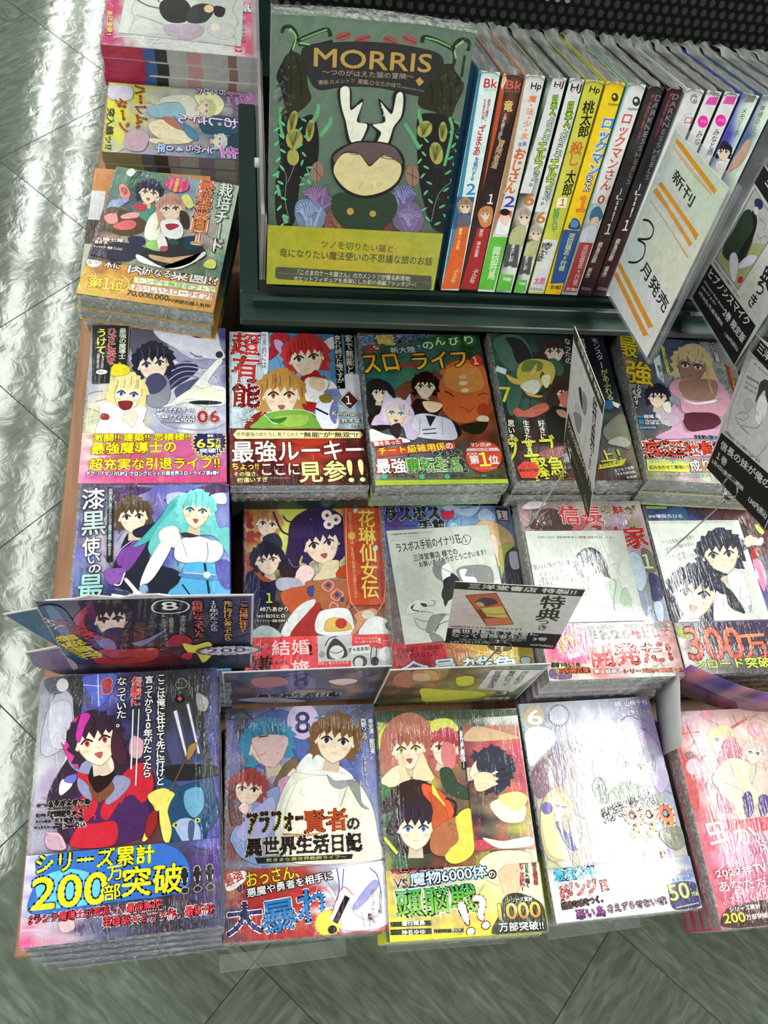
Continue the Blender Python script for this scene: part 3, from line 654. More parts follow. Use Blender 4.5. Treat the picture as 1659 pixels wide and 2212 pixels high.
  ["E","999",[69.2,16.5,2.9,-0.1,-0.2,-3.2]],
  ["T",[65.3,6.8,92.9,7.1],3,"fdd","-",0,0.05,"引きこもっていたら"],
  ["T",[100.3,29.5,122.1,29.6],2.5,"fdd","-",0,0.05,"イケメンたちに"],
  ["T",[100.5,26.2,122.8,26.3],2.5,"fdd","-",0,0.05,"引っ張り出され"],
  ["T",[122.8,25.7,124.8,25.9],5.1,"fff","-",0,0.15,"!"],
  ["S","fdd",0.41,[126.4,28,134.9,27.8]],
  ["p","ccc",[96.3,22,114.6,22.6,122.3,20.4,134.4,22.2,135,7.9,128.4,0.5,94.9,0.9]],
  ["p","eee",[94,23.5,113.8,24.6,114.1,16.5,96.4,15.9]],
  ["T",[94.1,17.9,113.3,19],4.1,"322","-",0,0.1,"ぎゃあああ!"],
  ["E","555",[103.7,8.6,6.8,-0.2,-0.5,-6]],
  ["E","ddd",[102.6,7.7,4.1,-0.1,-0.4,-4.8]],
  ["E","444",[117.3,8.3,3.9,-0.1,-0.4,-4.5]],
  ["S","333",0.8,[115.6,22.6,113.6,10.4]],
  ["S","333",0.8,[120.5,22.5,118.5,10.3]],
  ["P","eee",[122.1,18.3,130.4,22.2,132.4,12,126.2,8.1,121.5,11.2]],
 ]),
 'H': (130, 183, [
  ["G",[["447","449","46a","79c","67a","67a"],["448","55a","89c","9ac","89b","78b"],["557","668","889","99a","78a","67a"],["655","777","888","888","88a","557"],["655","776","777","888","776","556"],["655","655","666","777","765","555"],["733","733","744","765","765","776"]]],
  ["P","abd",[59.7,180,70.1,183.1,79.6,179.3,89.6,180.1,99.6,182.1,88.4,170,69.2,175.1]],
  ["P","abd",[95.6,173.2,104.2,179.7,113,172.6,110.7,161.5,97.6,165.2]],
  ["P","db8",[92.2,160.9,102.5,166.2,116.4,161.4,127.3,150.1,127.3,135.9,117.4,131.7,110.4,114.6,108.4,121,108,148.3,96.6,157.4]],
  ["P","bb6",[113.2,136.1,127,140.2,120.9,123,113.8,103.9,110.7,101.8,111.3,121]],
  ["P","ecb",[105.3,149.5,112.4,144.9,111.7,131.8,108.7,123.2]],
  ["P","445",[119,129.5,132,135.8,132.8,120.7,132,94.3,110.5,93.3,114.9,112.4]],
  ["P","bbc",[121.8,129.5,131.2,129.3,131,114.3,122.3,112.3]],
  ["T",[4.2,164.3,57.3,166.9],14.8,"333","cdd",0.86,0.54,"ラスボス"],
  ["T",[36,155,61.2,156.1],10.1,"333","cdd",0.85,0.42,"手前"],
  ["P","c35",[59.5,177.7,63.2,175.3,68.3,175.7,71.4,177.3,71.2,170.5,67.3,167.2,61.4,167.4,58.8,171.4]],
  ["P","7ac",[63.7,161.6,68.3,167.2,71,164.8,77.6,170.3,77.5,161.3,74,155.7,64.1,156]],
  ["T",[67.1,156.5,73.1,156.9],5.6,"eef","-",0,0.16,"の"],
  ["T",[6.4,160.3,20.3,160.2],2.7,"a34","-",0,0.11,"Last Boss"],
  ["T",[6.2,157.4,32.3,157.9],2.3,"446","-",0,0.05,"temae no Inari-sou"],
  ["E","c35",[8.9,153,1.8,-0,-0.1,-1.6]],
  ["T",[11.4,152.1,31.8,153.4],2.5,"555","-",0,0.05,"ロケの人"],
  ["p","433",[114.6,181,127,180,127,177.8,114.7,178.4]],
  ["p","334",[114.5,178.4,127.3,177.6,126,165.3,115.3,166.3]],
  ["p","eee",[115.4,177.5,126.4,176.7,125.5,166.2,115.8,166.9]],
  ["T",[117.7,167.4,123,167.6],8.6,"c34","-",0,0.41,"1"],
  ["N",36.9],
  ["G",[["a33","b34","a54","b84","b94","b94"],["a33","a34","b75","b94","ba4","ba5"],["a23","a34","b85","b94","b94","cb5"]]],
  ["p","b34",[2,32.8,46.2,35.6,50.8,16.4,50.6,6.3,2.8,4]],
  ["S","764",1.18,[53.3,30.6,56.6,18.5,57.1,6.5]],
  ["S","764",1.17,[68.3,30.9,70.9,20.8,76.7,23]],
  ["T",[3.9,26.6,46.6,30.5],4.7,"522","-",0,0.1,"伝説級？伝話級？"],
  ["T",[4.4,20.9,41.2,24.3],4.7,"422","-",0,0.1,"ラスボスなんて"],
  ["T",[6.6,3.1,32.6,5.3],15.1,"dee","446",0.59,0.49,"全"],
  ["T",[36.3,4.4,59,6.5],14.9,"dee","446",0.58,0.49,"員"],
  ["T",[63.5,5.4,91.3,7.6],15.3,"dee","446",0.57,0.43,"雑"],
  ["T",[92.1,6.6,114.9,8.5],15.1,"dee","446",0.57,0.47,"魚"],
  ["T",[117.6,8.1,127.5,8.8],12.6,"dee","446",0.56,0.47,"!"],
 ]),
 'Hp': (105, 118, [
  ["G",[["c9cec6","cdd1ca"],["c6cbc4","c9cdc7"]]],
  ["T",[2.4,112.5,46.3,112.7],2.1,"555","-",0,0.05,"三洋堂書店限定 購入者特典描き下ろしペーパー"],
  ["T",[2.5,109.5,38.7,109.4],1.6,"777","-",0,0,"ラスボス手前のイナリ荘 ～最強大家さんのいるアパート～"],
  ["T",[2.5,106.6,40.8,106.8],1.6,"777","-",0,0,"©猫神・亀吉いむじ Printed in 2022 年書籍 転売禁止"],
  ["T",[7.8,93.3,74.1,99.4],10.3,"333","-",0,0.11,"ラスボス手前のイナリ荘"],
  ["S","333",0.65,[74.3,100.5,77.6,107.3,82.6,106.7,83.9,103,79.8,97.5,74.8,98.1,74.3,100.5]],
  ["T",[77.8,100.1,79.9,100.5],5.8,"333","-",0,0.11,"1"],
  ["T",[22.6,83,67.7,87.2],7,"333","-",0,0.11,"三洋堂書店 様での"],
  ["T",[27.3,76.1,96.6,84.9],6.2,"333","-",0,0.11,"お買いあげありがとうございます！"],
  ["P","888",[41.2,77.8,51.6,81.1,59.8,66.3,64.4,54.4,56.6,54.3,44.2,61.6,39.6,68.9]],
  ["P","eee",[48.5,74.6,57,78.1,58.8,66.4,53.7,60.3,47.6,58.9]],
  ["P","888",[62.6,70.5,76.3,74.5,97.7,70.7,94.5,50.5,72,52.9,66.2,58.7]],
  ["P","eee",[65.5,70.2,73.5,70.3,70.2,63.8,79.7,61.5,80.3,54.6,72.1,53.4,67.2,58.6]],
  ["P","333",[48,61.1,56.5,64.5,63.4,59.1,62.1,52.5,55.5,43.4,46,39.1,43.4,46.1,46.8,54.5]],
  ["P","333",[55.7,65.7,59.8,66.3,66.4,54.2,60.5,54.4]],
  ["S","555",0.52,[41.2,77.8,59.8,66.3,69.1,53.2]],
  ["P","ddd",[5.5,29.6,9.7,38.7,17.9,43,27.1,40.6,28,35.1,21.7,31.6,12,29.8]],
  ["P","444",[21.1,39.3,26.7,38.5,27.1,35.2,23.4,35.7]],
  ["P","444",[15.4,39,12.5,32.9,19,32,17,31.2,11,35.3]],
  ["S","777",0.8,[28.2,36.1,34,36.4,35.6,40.5,31.9,41.1]],
  ["P","333",[44.3,40.5,49.4,42,45,33.8]],
  ["S","666",0.49,[12.3,25.5,23.7,20.7,32.1,25.9,29,29.5,19.7,30.8]],
  ["S","666",0.49,[12.8,23.3,17,14.2,27.8,11.6]],
  ["P","888",[28.1,24.3,34.2,26.7,43.7,26.4,36.6,18.8,33.6,12.9,25.6,9.8,22.1,11.4]],
  ["S","555",0.5,[37.7,25.1,47.4,25.9]],
  ["S","555",0.69,[30.1,9.2,36.2,16.8,46.2,19.6]],
  ["P","888",[24.7,10,34.2,5.4,36.8,-1.2,27.5,-0.9]],
 ]),
 'I': (130, 183, [
  ["G",[["656","545","988","aa9","a99","ccb"],["a88","988","a66","a88","98a","caa"],["766","533","544","988","b9a","b9a"],["988","877","776","876","898","899"],["9aa","9aa","9aa","99a","99b","99b"],["aaa","aab","9ab","889","88a","99a"],["988","a77","977","877","988","999"]]],
  ["P","cbb",[3,174.7,15.8,183.4,30.2,180.4,18.9,174.3]],
  ["P","433",[9.5,151.8,15.4,166.7,29.1,174,42.4,171.1,51.8,154.3,51.1,150.6]],
  ["P","a55",[51.1,150.6,62.8,164.2,68.4,157.7,60.2,150.3]],
  ["S","b66",0.71,[14.2,152.9,20.8,165.3,31.2,172.7]],
  ["T",[40.5,157.8,85.6,157.2],19.8,"c33","eee",0.48,0.54,"信長"],
  ["T",[85.5,168,97.1,168.1],10,"975","eee",0.49,0.3,"の"],
  ["T",[98.8,167.7,111.1,168],9.4,"c33","eee",0.49,0.31,"妹"],
  ["T",[112.1,167.3,124,168.3],9.4,"975","eee",0.49,0.31,"が"],
  ["T",[71.6,150.6,81.9,150.7],4.9,"c33","eee",0.48,0.24,"俺"],
  ["T",[85.3,150.2,96.8,150.3],4.9,"975","eee",0.36,0.24,"の"],
  ["T",[92.2,129.5,127.4,130.9],24,"c33","eee",0.47,0.65,"嫁"],
  ["E","a97",[118,160.1,4.6,-0.1,-1,-4.3]],
  ["E","a97",[114.9,156.4,3.9,-0.1,-0.8,-3.5]],
  ["E","a97",[121.3,156.4,3.9,-0.1,-0.8,-3.5]],
  ["P","776",[118.8,128.7,128.5,123.4,128.9,106.4,118.2,104.3]],
  ["T",[116.3,108,126.4,107.7],15.2,"ddc","776",0.58,0.29,"1"],
  ["P","446",[119.9,101.9,128.3,99.2,131,87.3,127,75.7,117.6,73.8,118.2,85.4]],
  ["P","bcd",[104.7,124.2,115.4,121.4,116.5,97.2,106.6,83.5,101.5,100.1]],
  ["P","bcd",[117.1,71.5,125.9,71.1,122.8,54.1,117.3,54.3]],
  ["N",53.1],
  ["G",[["b56","868","778","999","a9a","877"],["d57","c67","b77","b88","caa","a77"],["dab","e99","d66","caa","ccb","b77"],["ddd","ddc","d88","ccc","bbb","a77"]]],
  ["B","d48",[26.7,32.7,19.9,-0.9,-3.6,-19.3],"e68"],
  ["T",[16.1,32.1,42,40.7],8.5,"fe4","a35",0.43,0.21,"ルカラー"],
  ["T",[13.5,23.6,35.7,30.1],7.9,"fe4","a35",0.42,0.21,"コミックで"],
  ["T",[21,19,35.1,21.6],4.7,"eee","-",0,0.11,"登場!"],
  ["T",[45.4,47.2,127.5,46.6],3.9,"eee","555",0.33,0.05,"この世界は俺の知っている戦国時代ではない……"],
  ["T",[45.5,36.8,86.6,36.7],9.1,"332","eee",0.43,0.38,"それなら"],
  ["T",[87.1,36.6,125.1,37.3],8.6,"c33","eee",0.43,0.43,"俺として"],
  ["T",[43.4,10.6,122.3,13.4],20.8,"c33","fee",0.63,0.63,"開発だ!"],
  ["P","647",[2.8,10.3,20.3,9.5,19.7,1.2,2.4,2]],
  ["T",[4.2,12.4,31,11.1],4.1,"332","ee5",0.94,0.16,"描き下ろし1話"],
  ["T",[8.7,5.9,39.3,6],5.1,"c42","ee5",0.93,0.21,"16P新規収録!"],
  ["T",[43.2,4.8,70.4,4.6],3.9,"eee","d63",1.25,0.16,"第1話試し"],
  ["T",[71.3,4,128.3,3.5],3.9,"d63","eee",0.53,0.16,"シリーズ続々重版中!!"],
 ]),
 'Ip': (102, 95, [
  ["G",[["c9cec6","cdd1ca"],["c6cbc4","c9cdc7"]]],
  ["T",[11.9,87.1,88.9,86],2.6,"555","-",0,0.06,"COMICらぐちゅう「信長の妹が俺の嫁 1」発野 購入者特典 描き下ろしペーパー"],
  ["T",[0.7,53,42,58.3],5.8,"333","-",0,0.06,"「信長の妹が俺の嫁」"],
  ["T",[4.6,46.5,30.3,49.7],4.6,"333","-",0,0.06,"コミカライズ1巻"],
  ["T",[5.1,40.2,37,44.4],5,"333","-",0,0.06,"お買い上げいただき"],
  ["T",[4.6,34.4,48.8,43.1],5,"333","-",0,0.06,"ありがとうございました!"],
  ["P","444",[50.7,52.4,49.6,36.3,48.5,26.1,46.5,31.7,47.1,45.5]],
  ["P","444",[42.9,57.1,50.2,71.2,62.5,76.9,72.3,70.8,75.2,59,73.7,47.4,66.5,54.5,60.2,66.3,48.5,52.4,44.9,45.5]],
  ["P","333",[64.4,75.7,72.3,70.8,75.7,61.3,73.1,49.7,75.1,44,69.9,49.8,69.1,61.4]],
  ["H",[57.4,58.1,9.5,0.5,1.4,9.9],"667","555","s0","556"],
  ["P","444",[71.2,66.1,75.7,61.3,77.3,44,72.7,42.9,70.4,52.1]],
  ["P","ddd",[54.3,43.1,62.6,46.4,75.1,44,82.4,38.2,82.6,20.3,87.9,7.1,84.3,0.7,35.8,0.7,35,7.2,44.5,11.6,51.6,24.9]],
  ["P","bcb",[76.5,40.5,85.1,40.5,86.2,26.9,91.6,9.3,87.7,1.7,74.4,2.8,75.2,20.3,68,36.1]],
  ["S","555",0.55,[74.9,42.8,81.6,39.4,75.2,20.3,71.8,0.7]],
  ["S","777",0.44,[51.6,24.9,57.8,13.8,72.9,14.8]],
  ["S","777",0.44,[37.6,9.4,45.7,7.2,56.1,6.1]],
  ["S","777",0.45,[54.3,43.1,53,31.7,59.2,20.4]],
  ["P","aba",[81.5,20.3,89.9,33.6,93.1,20.3,89.5,13.7]],
  ["S","999",0.34,[77.9,56.6,89.3,58.8,85,49.6,88.8,47.2]],
 ]),
 'J': (130, 183, [
  ["G",[["334","336","224","433","434","334"],["345","35a","335","533","544","444"],["888","447","446","643","654","544"],["999","999","557","657","446","345"],["999","aaa","888","778","66a","567"],["999","999","999","a89","977","667"],["665","556","436","536","543","544"]]],
  ["P","357",[29.3,176.9,45.6,178.8,45.3,163.3,23.8,163.5]],
  ["P","533",[84.8,163,94.2,174.4,109.7,178.5,122.9,172.1,134,153.2,126.5,130.9,114.7,119,110.7,125.1,121.2,139,111.2,151.4,101.8,159.7]],
  ["P","ecb",[101.3,139.3,112.2,145.2,119.2,139.1,120.2,133,109.3,133.1,103.7,131.2]],
  ["E","533",[116.2,145.2,4.4,-0.9,-1.5,-3]],
  ["E","eee",[120.9,138,2.8,-0.6,-2,-4]],
  ["P","cd6",[120.2,157.5,124.6,155.4,128.2,148.1,123.5,146.1,120.2,151.3]],
  ["P","b33",[106.1,126.2,114.6,131,108.4,118.2,104.2,117.2]],
  ["P","d8a",[105.2,117.2,113.4,115.1,114.1,99.4,106.1,81.4,103.5,91,103.3,105.5]],
  ["P","eee",[104.9,107.4,105.7,97.7,102.2,95.8]],
  ["p","9b4",[3.6,179.6,26.9,178.9,26,176.4,3.1,176.7]],
  ["T",[4.4,177,24.8,176.7],1.6,"343","-",0,0.05,"フルカラーコミック"],
  ["T",[3.1,165.9,10.9,166.1],3,"ccd","-",0,0.05,"漫画"],
  ["T",[11.6,165.8,41,165.6],4.3,"dde","-",0,0.1,"増田ちひろ"],
  ["N",51.1],
  ["G",[["989","556","435","435","435","647"],["dcc","776","545","434","434","545"],["ddd","aaa","555","333","333","444"]]],
  ["P","9a5",[1.1,46.7,12.8,46.3,11.7,35.8,1.4,37.9]],
  ["P","a98",[9.4,34.1,16.8,34.7,18.9,16.3,12.7,20]],
  ["T",[7.5,14.2,64,12.4],32.3,"d75>b33","323",0.7,0.79,"300"],
  ["T",[65,12.8,91.1,13.6],24.1,"d85>b33","323",0.71,0.62,"万"],
  ["T",[10.2,4.7,88,4.1],10.3,"cd4","332",0.44,0.35,"ンロード突破"],
 ]),
 'Jp': (101, 110, [
  ["G",[["c9cec6","cdd1ca"],["c6cbc4","c9cdc7"]]],
  ["T",[1.7,106.6,96.3,107.5],1.7,"777","-",0,0,"COMICらぐちゅう「ゾンビのあふれた世界で俺だけが襲われない」増田ちひろ 購入者特典 描き下ろしペーパー"],
  ["T",[9.9,81.9,45.8,88.6],5,"444","-",0,0.05,"「ゾンビのあふれた世界で"],
  ["T",[11.9,75.2,43.9,81.9],4.6,"444","-",0,0.05,"俺だけが襲われない」"],
  ["T",[13.3,66.6,32.4,71.3],4.1,"666","-",0,0.05,"お買上げ頂き"],
  ["T",[23,64.6,48.5,71.3],3.7,"666","-",0,0.05,"ありがとうございます!"],
  ["H",[69.6,71.2,19.6,1.6,3.8,19.3],"334","555","s0","333"],
  ["P","333",[50.8,69.3,56.6,55.8,70,49,64.8,47.6,55,50.1,51,59.7]],
  ["P","333",[59,33.7,67.3,32.6,76.4,7.6,63.5,12.6,59.4,25.1]],
  ["P","ddd",[69.7,48,84.3,51.7,87.5,36.3,83.1,7.5,70,28.8]],
  ["S","999",0.38,[55,50.1,67.3,32.6,79.3,34.4]],
  ["H",[29.3,29.3,20.2,-4.1,9.7,21.4],"334","555","L1","334"],
  ["P","dde",[58,27,61.3,25.1,55.6,-1.5,40.8,-0.3,51,29,54.8,29]],
  ["P","eee",[58.9,9.8,66.5,9.7,79.8,2.8,77.6,-1.5,57.7,-1.1]],
  ["S","888",0.38,[51.4,27.1,47.5,10]],
  ["S","888",0.38,[57.5,25.1,55.2,13.7]],
  ["S","888",0.38,[80.8,36.3,75.7,22,85.9,23.7,84.8,13.2]],
  ["P","999",[81.2,14.2,85,14.2,82.2,7.5]],
 ]),
 'K': (130, 183, [
  ["G",[["667","445","66b","335","334","222","223"],["99a","667","55a","335","333","333","447"],["bbb","99a","446","324","446","446","448"],["a9b","98a","433","334","446","458","448"],["99a","556","423","634","533","447","449"],["a9a","656","722","622","523","346","448"],["b8a","867","622","522","434","357","558"]]],
  ["P","aab",[3.8,143.3,8.2,163.1,16.2,172.9,25.3,162.2,28.1,143.9,21.3,130.5,8.8,123.5,3.8,128.6]],
  ["P","556",[2.4,180.9,16.7,182.3,20.9,174.8,14.5,169.9,6.8,171.3]],
  ["P","333",[18.7,181.1,29.2,182.7,29.6,151.8,26,149,23.2,167.4]],
  ["E","ccc",[15.6,176.1,4.3,-0.2,0.3,-5.2]],
  ["P","bbc",[7.5,160.1,21.5,162.4,24.4,142.1,19.5,128.7,10,133.1]],
  ["P","56c",[30.2,181.6,53.5,182.6,52.9,171.1,44.6,158.1,40.8,158.3,34.6,168.9]],
  ["S","dde",0.71,[40.8,183.2,42.7,158.2]],
  ["S","dde",0.5,[30.5,175.3,51.9,172.2]],
  ["P","333",[98.9,165.6,114.7,165.9,124.4,157.1,120.3,144.9,108.5,145.6,98.8,150.2]],
  ["P","888",[114.6,163.8,123.4,157.1,121.3,149,115.4,151.3]],
  ["E","111",[102,159.8,3.9,-0.9,-0.6,-3.4]],
  ["E","c45",[102,159.8,1.6,-0.1,-0,-1.4]],
  ["S","999",0.41,[98.9,171.9,102.4,176,107.3,172.6,105.8,168.4,99.8,168.7,98.9,171.9]],
  ["p","445",[95.9,150.3,101.7,150,112,109.6,107.2,108]],
  ["p","ccd",[97.4,150.2,99.8,151.1,108.2,113.7,106.4,115.8]],
  ["p","445",[105.7,158,109.6,156.8,117.8,113.2,114.9,111.4]],
  ["p","ccd",[107.1,154.8,108.6,155.8,116.9,117.1,115.5,117.2]],
  ["p","333",[114.4,147.3,120.2,142.9,125.3,106.9,119.6,109.2]],
  ["p","334",[85.4,124.9,92.1,124.5,99.6,98.9,92.1,101.2]],
  ["P","222",[92.1,109.9,126.3,107.8,129,99.9,96.8,99.1]],
  ["P","c9a",[67.2,133.8,75.8,129.3,74.1,117.7,66.5,120.1]],
  ["P","323",[18.5,113.4,27.2,124.3,38.3,125.6,53.4,120.9,76.1,113.7,84.6,99.8,83.9,73.8,71.4,61.1,53.5,58.8,28.4,61.4,17,76.5,10.6,93.3]],
  ["P","425",[29.5,93.9,52.1,101.8,76.4,90.9,78.6,63.3,31.1,60.4]],
  ["P","b23",[29.7,109.8,35.2,110.4,45.1,92.9,43.7,81,38.5,75,47.5,74.4,58.4,73.7,57,58.6,28.5,60.6,33.1,75.4,27.3,84.9,34.1,93.6]],
  ["P","b23",[54.1,97,68.6,112.2,79.8,111.6,83.7,96.1,76.5,85.3,69,91.4,59.9,86.4,52.9,75.9,47.3,80.8]],
  ["P","88a",[23.6,122.6,38.4,121.8,42.6,109,33.4,109.6,25.8,114.8]],
  ["P","88a",[55.7,105.4,66.9,102.8,65.2,95.4,56.2,87.6,50.7,87.9]],
  ["P","88a",[30.8,106.9,39.4,98.9,40.6,89.5,32.1,97.5]],
  ["P","743",[39.2,102.6,52.1,103.7,56,96,47.1,88.2,41.4,93.2]],
  ["P","211",[38.1,108.4,42.4,115.7,55.6,109.2,54,101.7,45,94.8,39.2,102.6]],
  ["S","211",1.12,[40.8,109.2,52.2,99]],
  ["P","ecb",[41.5,115.8,51.5,121,55.5,113,53.8,108.4,46.4,106.9]],
  ["P","c38",[20.4,130.6,24.2,147.1,32.4,153.7,37.3,149.4,29.3,137.9,26.2,124.4,31.4,112.6,24.7,118.7,17.5,132.7]],
  ["H",[41.8,132.3,13.7,2.3,-3.5,14.6],"323","b43","s1","323"],
  ["P","b39",[31.4,153.8,37.2,151.4,33.8,143.6,30.5,131.9,27.5,136,28.9,146.9]],
  ["P","423",[54.7,140.5,64.7,120.2,61.1,112.7,53.3,122.8]],
  ["P","ddd",[18.4,98.3,19.8,105.7,27.1,106.2,26.5,100.6,20.4,95.4]],
  ["P","66b",[23.4,108.3,29.8,108.9,28.2,103.3,21.7,104.7]],
  ["P","b9a",[11.2,68.8,20,70,25.9,59.9,20.6,58.5,13.5,60.7]],
  ["S","dab",1.07,[12,70.6,21,68.2,25,59.9]],
  ["P","246",[87.5,97.7,94.9,100.1,101.5,94,108.1,95.5,125.1,97.3,126.8,87.7,129.4,78.2,128.2,69,120.6,60.4,116.8,48.2,98.6,54.8,94,80.5]],
  ["P","9ac",[98.6,69.2,107.9,72.2,116.1,65.3,116.8,49.9,113.1,47.5,109.5,48.7,102.3,59.9]],
  ["P","69b",[106.2,90.9,117.5,92.1,119.1,78.9,112.5,71.9,106.1,79.7]],
  ["P","457",[108.8,69.4,112.5,68.3,111.4,57.5,108.7,58.6]],
  ["E","bb5",[99.5,68,2.2,-0.1,-0,-1.8]],
  ["E","222",[99.7,68,0.8,-0.1,-0,-1.1]],
  ["E","bb5",[114.8,69.9,2,-0.1,-0,-1.8]],
  ["E","222",[114.9,69.9,0.8,-0.1,-0,-1.1]],
  ["E","222",[111.7,48.1,3.1,-0.2,-0,-2.3]],
  ["P","dc6",[80.1,90.7,87.5,94,93.1,93.6,98.7,89.5,96.8,85.9,94,77.7,96.8,65.7,95,56.8,91.3,58.9,88.5,71.7,87.6,79.1,83.9,73.8,82.2,66.7,80.4,60.5,76.8,59.9,81.2,72.2,84.8,80.2,81.1,86]],
  ["P","822",[80.2,75.9,85.7,79.2,86.7,70,81.3,61.3,78.5,65.1]],
  ["S","544",1.31,[95.4,91.6,111.2,123.4]],
  ["P","974",[107.3,117.7,109.3,123.5,115.1,125.1,112.1,117.4,108.2,112.8]],
  ["V",[88,179.3,88.4,96.7],6.3,"eee","333",0.39,0.15,"ここは俺に任せて先に行けと"],
  ["V",[79.1,179.2,79,103],6.3,"eee","333",0.39,0.15,"言ってから10年がたったら"],
  ["V",[69.8,178.6,69.2,156.8],7.2,"e55","eee",0.4,0.2,"伝説に"],
  ["V",[58.5,179.2,59.4,141.2],6.9,"eee","333",0.4,0.15,"なっていた。"],
  ["T",[44.3,166.9,52,167],12.4,"c33","eee",0.3,0.3,"8"],
  ["S","ccc",1.19,[67.8,153.8,67.7,109.4]],
  ["S","ccc",0.99,[72.1,153.6,71.2,97.8]],
  ["T",[4.2,88.7,10.5,88.2],2.2,"322","eee",0.45,0.09,"原作:"],
  ["T",[11.8,87.9,40.3,87.7],3.8,"322","eee",0.46,0.14,"えぞぎんぎつね"],
  ["T",[11.9,85.9,39.9,85],1.6,"322","eee",0.36,0.05,"(GAノベル/SBクリエイティブ刊)"],
  ["T",[4.2,81.8,10.9,81.6],2.2,"322","eee",0.45,0.09,"漫画:"],
  ["T",[11.8,81.2,35.6,80.5],4,"322","eee",0.45,0.14,"阿倍野ちゃこ"],
  ["T",[4.4,77.8,14.2,77.4],1.8,"322","eee",0.36,0.04,"ネーム構成:"],
  ["T",[16.5,77,36.2,76.3],3.1,"322","eee",0.45,0.13,"天王寺きつね"],
  ["T",[3.8,73.8,20.3,73],1.8,"322","eee",0.36,0.04,"キャラクター原案:"],
  ["T",[23,72.7,38.2,72.4],3.1,"322","eee",0.45,0.13,"DeeCHA"],
  ["N",56.7],
  ["G",[["dcd","99b","347","345","346","446","66b"],["cbd","56a","36a","346","346","435","538"],["bbd","47b","36b","346","445","434","435"],["c9a","bab","435","333","323","323","447"],["c58","b9a","668","446","323","223","446"]]],
  ["P","36b",[7.8,53.3,35.7,57.4,87.7,57.3,107.6,43.5,105.7,24.6,72.1,22.1,54.6,21.7,11.7,19.2,3.6,25.6,8.5,42.1]],
  ["P","6bd",[10.3,41.9,31.8,45.5,52.4,35.4,51.1,23.7,20.1,21.9,9.3,30.2]],
  ["P","caa",[23.9,15.8,32.4,15.1,34.5,8.4,27.8,6.5,24.1,10.9]],
  ["T",[7.1,44.3,85.1,44.3],13,"ed2","38b",0.87,0.35,"シリーズ累計"],
  ["T",[5.6,22.1,54.6,21.7],19.9,"ed2","36b",1.02,0.68,"200"],
  ["T",[54.2,35.3,64.7,36.2],9,"ed2","36b",0.7,0.17,"万"],
  ["T",[52.8,23.1,63.3,23.6],10.1,"ed2","36b",0.69,0.17,"部"],
  ["T",[64.1,24.4,104.3,23.9],18.7,"ed2","36b",1.04,0.52,"突破"],
  ["T",[104.3,23,125.3,23.6],15.8,"222","eee",0.44,0.44,"!!!"],
  ["T",[5.3,13.6,90.6,14.8],5.5,"c34","eee",0.59,0.13,"Sランク魔導士が若返って最強無双!"],
  ["T",[52.5,7,125.4,8.3],6.3,"c34","eee",0.6,0.13,"英雄級大ヒット作、最新刊!"],
 ]),
 'Kh': (135, 150, [
  ["G",[["246","224","224","222","223","335","336"],["348","433","222","223","222","224","336"],["358","523","655","322","323","223","335"],["346","434","644","623","323","233","446"],["768","645","733","622","433","222","335"]]],
  ["P","a35",[16.9,115.4,28.9,139.9,36.9,147.5,39.6,139.2,26.3,123.4,24.2,96.7,34.7,73.1,25.4,83.9,19,90.9]],
  ["P","235",[28.2,148,37.3,150.1,47.3,152.1,46.2,144.1,33.7,139.6]],
  ["H",[41.6,116.4,10.4,1.2,3.1,29.1],"223","733","s0","322"],
  ["P","311",[33.1,92.7,42.7,101.2,54.6,93.9,57.6,80.8,50.7,57.8,36.9,55.8,30.9,76.8]],
  ["P","77a",[25.9,87,37.3,76.2,36.9,55.8,28.5,60.1]],
  ["P","77a",[49.6,68.3,61.6,77.1,76.4,95.2,58.1,64]],
  ["P","a33",[25.8,56.9,43.6,55.1,66.5,56.2,59.2,27.7,23.5,24.3,18.8,39.8]],
  ["P","923",[79.8,82,88.6,81.2,92.2,64,73.6,58.9]],
  ["S","433",2.01,[26.6,46.2,34.2,34.4,48.8,40.1]],
  ["P","246",[1,141.9,15.3,135.4,17.1,57.9,9.8,26,1,41.9,-0.1,116.8]],
  ["P","579",[3.7,136.3,11,133,11.6,51.4,7.2,51.9]],
  ["P","b9a",[-14.9,68.1,-5.8,53.4,2.6,38,3.4,15.2,-16.3,9.8]],
  ["P","dc5",[85.4,64.7,94.3,60.3,105,66.1,106.5,41,98.4,19.2,94.6,42.3,88.8,43]],
  ["P","a33",[85.2,43.4,91.1,42.7,89.1,28,82.2,32.6]],
  ["S","ccc",1.5,[70.6,138.4,74.3,146.3,83.5,148.4,92.3,143.7,93.9,135.3,89.3,127.2,77.7,125.2,70.9,130,70.6,138.4]],
  ["T",[77.1,130.9,86.9,131.3],14.4,"eee","-",0,0.51,"8"],
  ["V",[130.4,142.6,129.4,84],6.5,"e95","333",0.54,0.36,"ここは俺に任せて"],
  ["V",[119.5,144.6,118.3,68.3],6,"eb6","333",0.55,0.37,"先に行けと言ってから"],
  ["V",[110.3,145.3,109.1,89.1],5.9,"dcd","333",0.53,0.36,"10年がたったら"],
  ["V",[99.6,146,98.3,70.2],7.1,"e66","333",0.54,0.45,"伝説になっていた。"],
  ["V",[89.4,121.4,86.6,84.6],4.3,"aaa","-",0,0.18,"本来なら死に"],
  ["V",[81.7,123.4,79.2,88.6],3.2,"aaa","-",0,0.18,"ー国物語大全"],
  ["V",[76.5,123.8,74.1,58.9],2.4,"aaa","-",0,0.09,"キャラクターデザイン"],
  ["T",[-0.6,113.9,24,74.2],13.9,"c44","-",0,0.27,"Sランク魔導士が"],
  ["T",[-9.3,120.4,3.1,101.6],10.7,"ddd","-",0,0.26,"若返って"],
  ["T",[-4.4,86.7,11.5,37],18,"dc3","b73",0.58,0.58,"最強無双!"],
 ]),
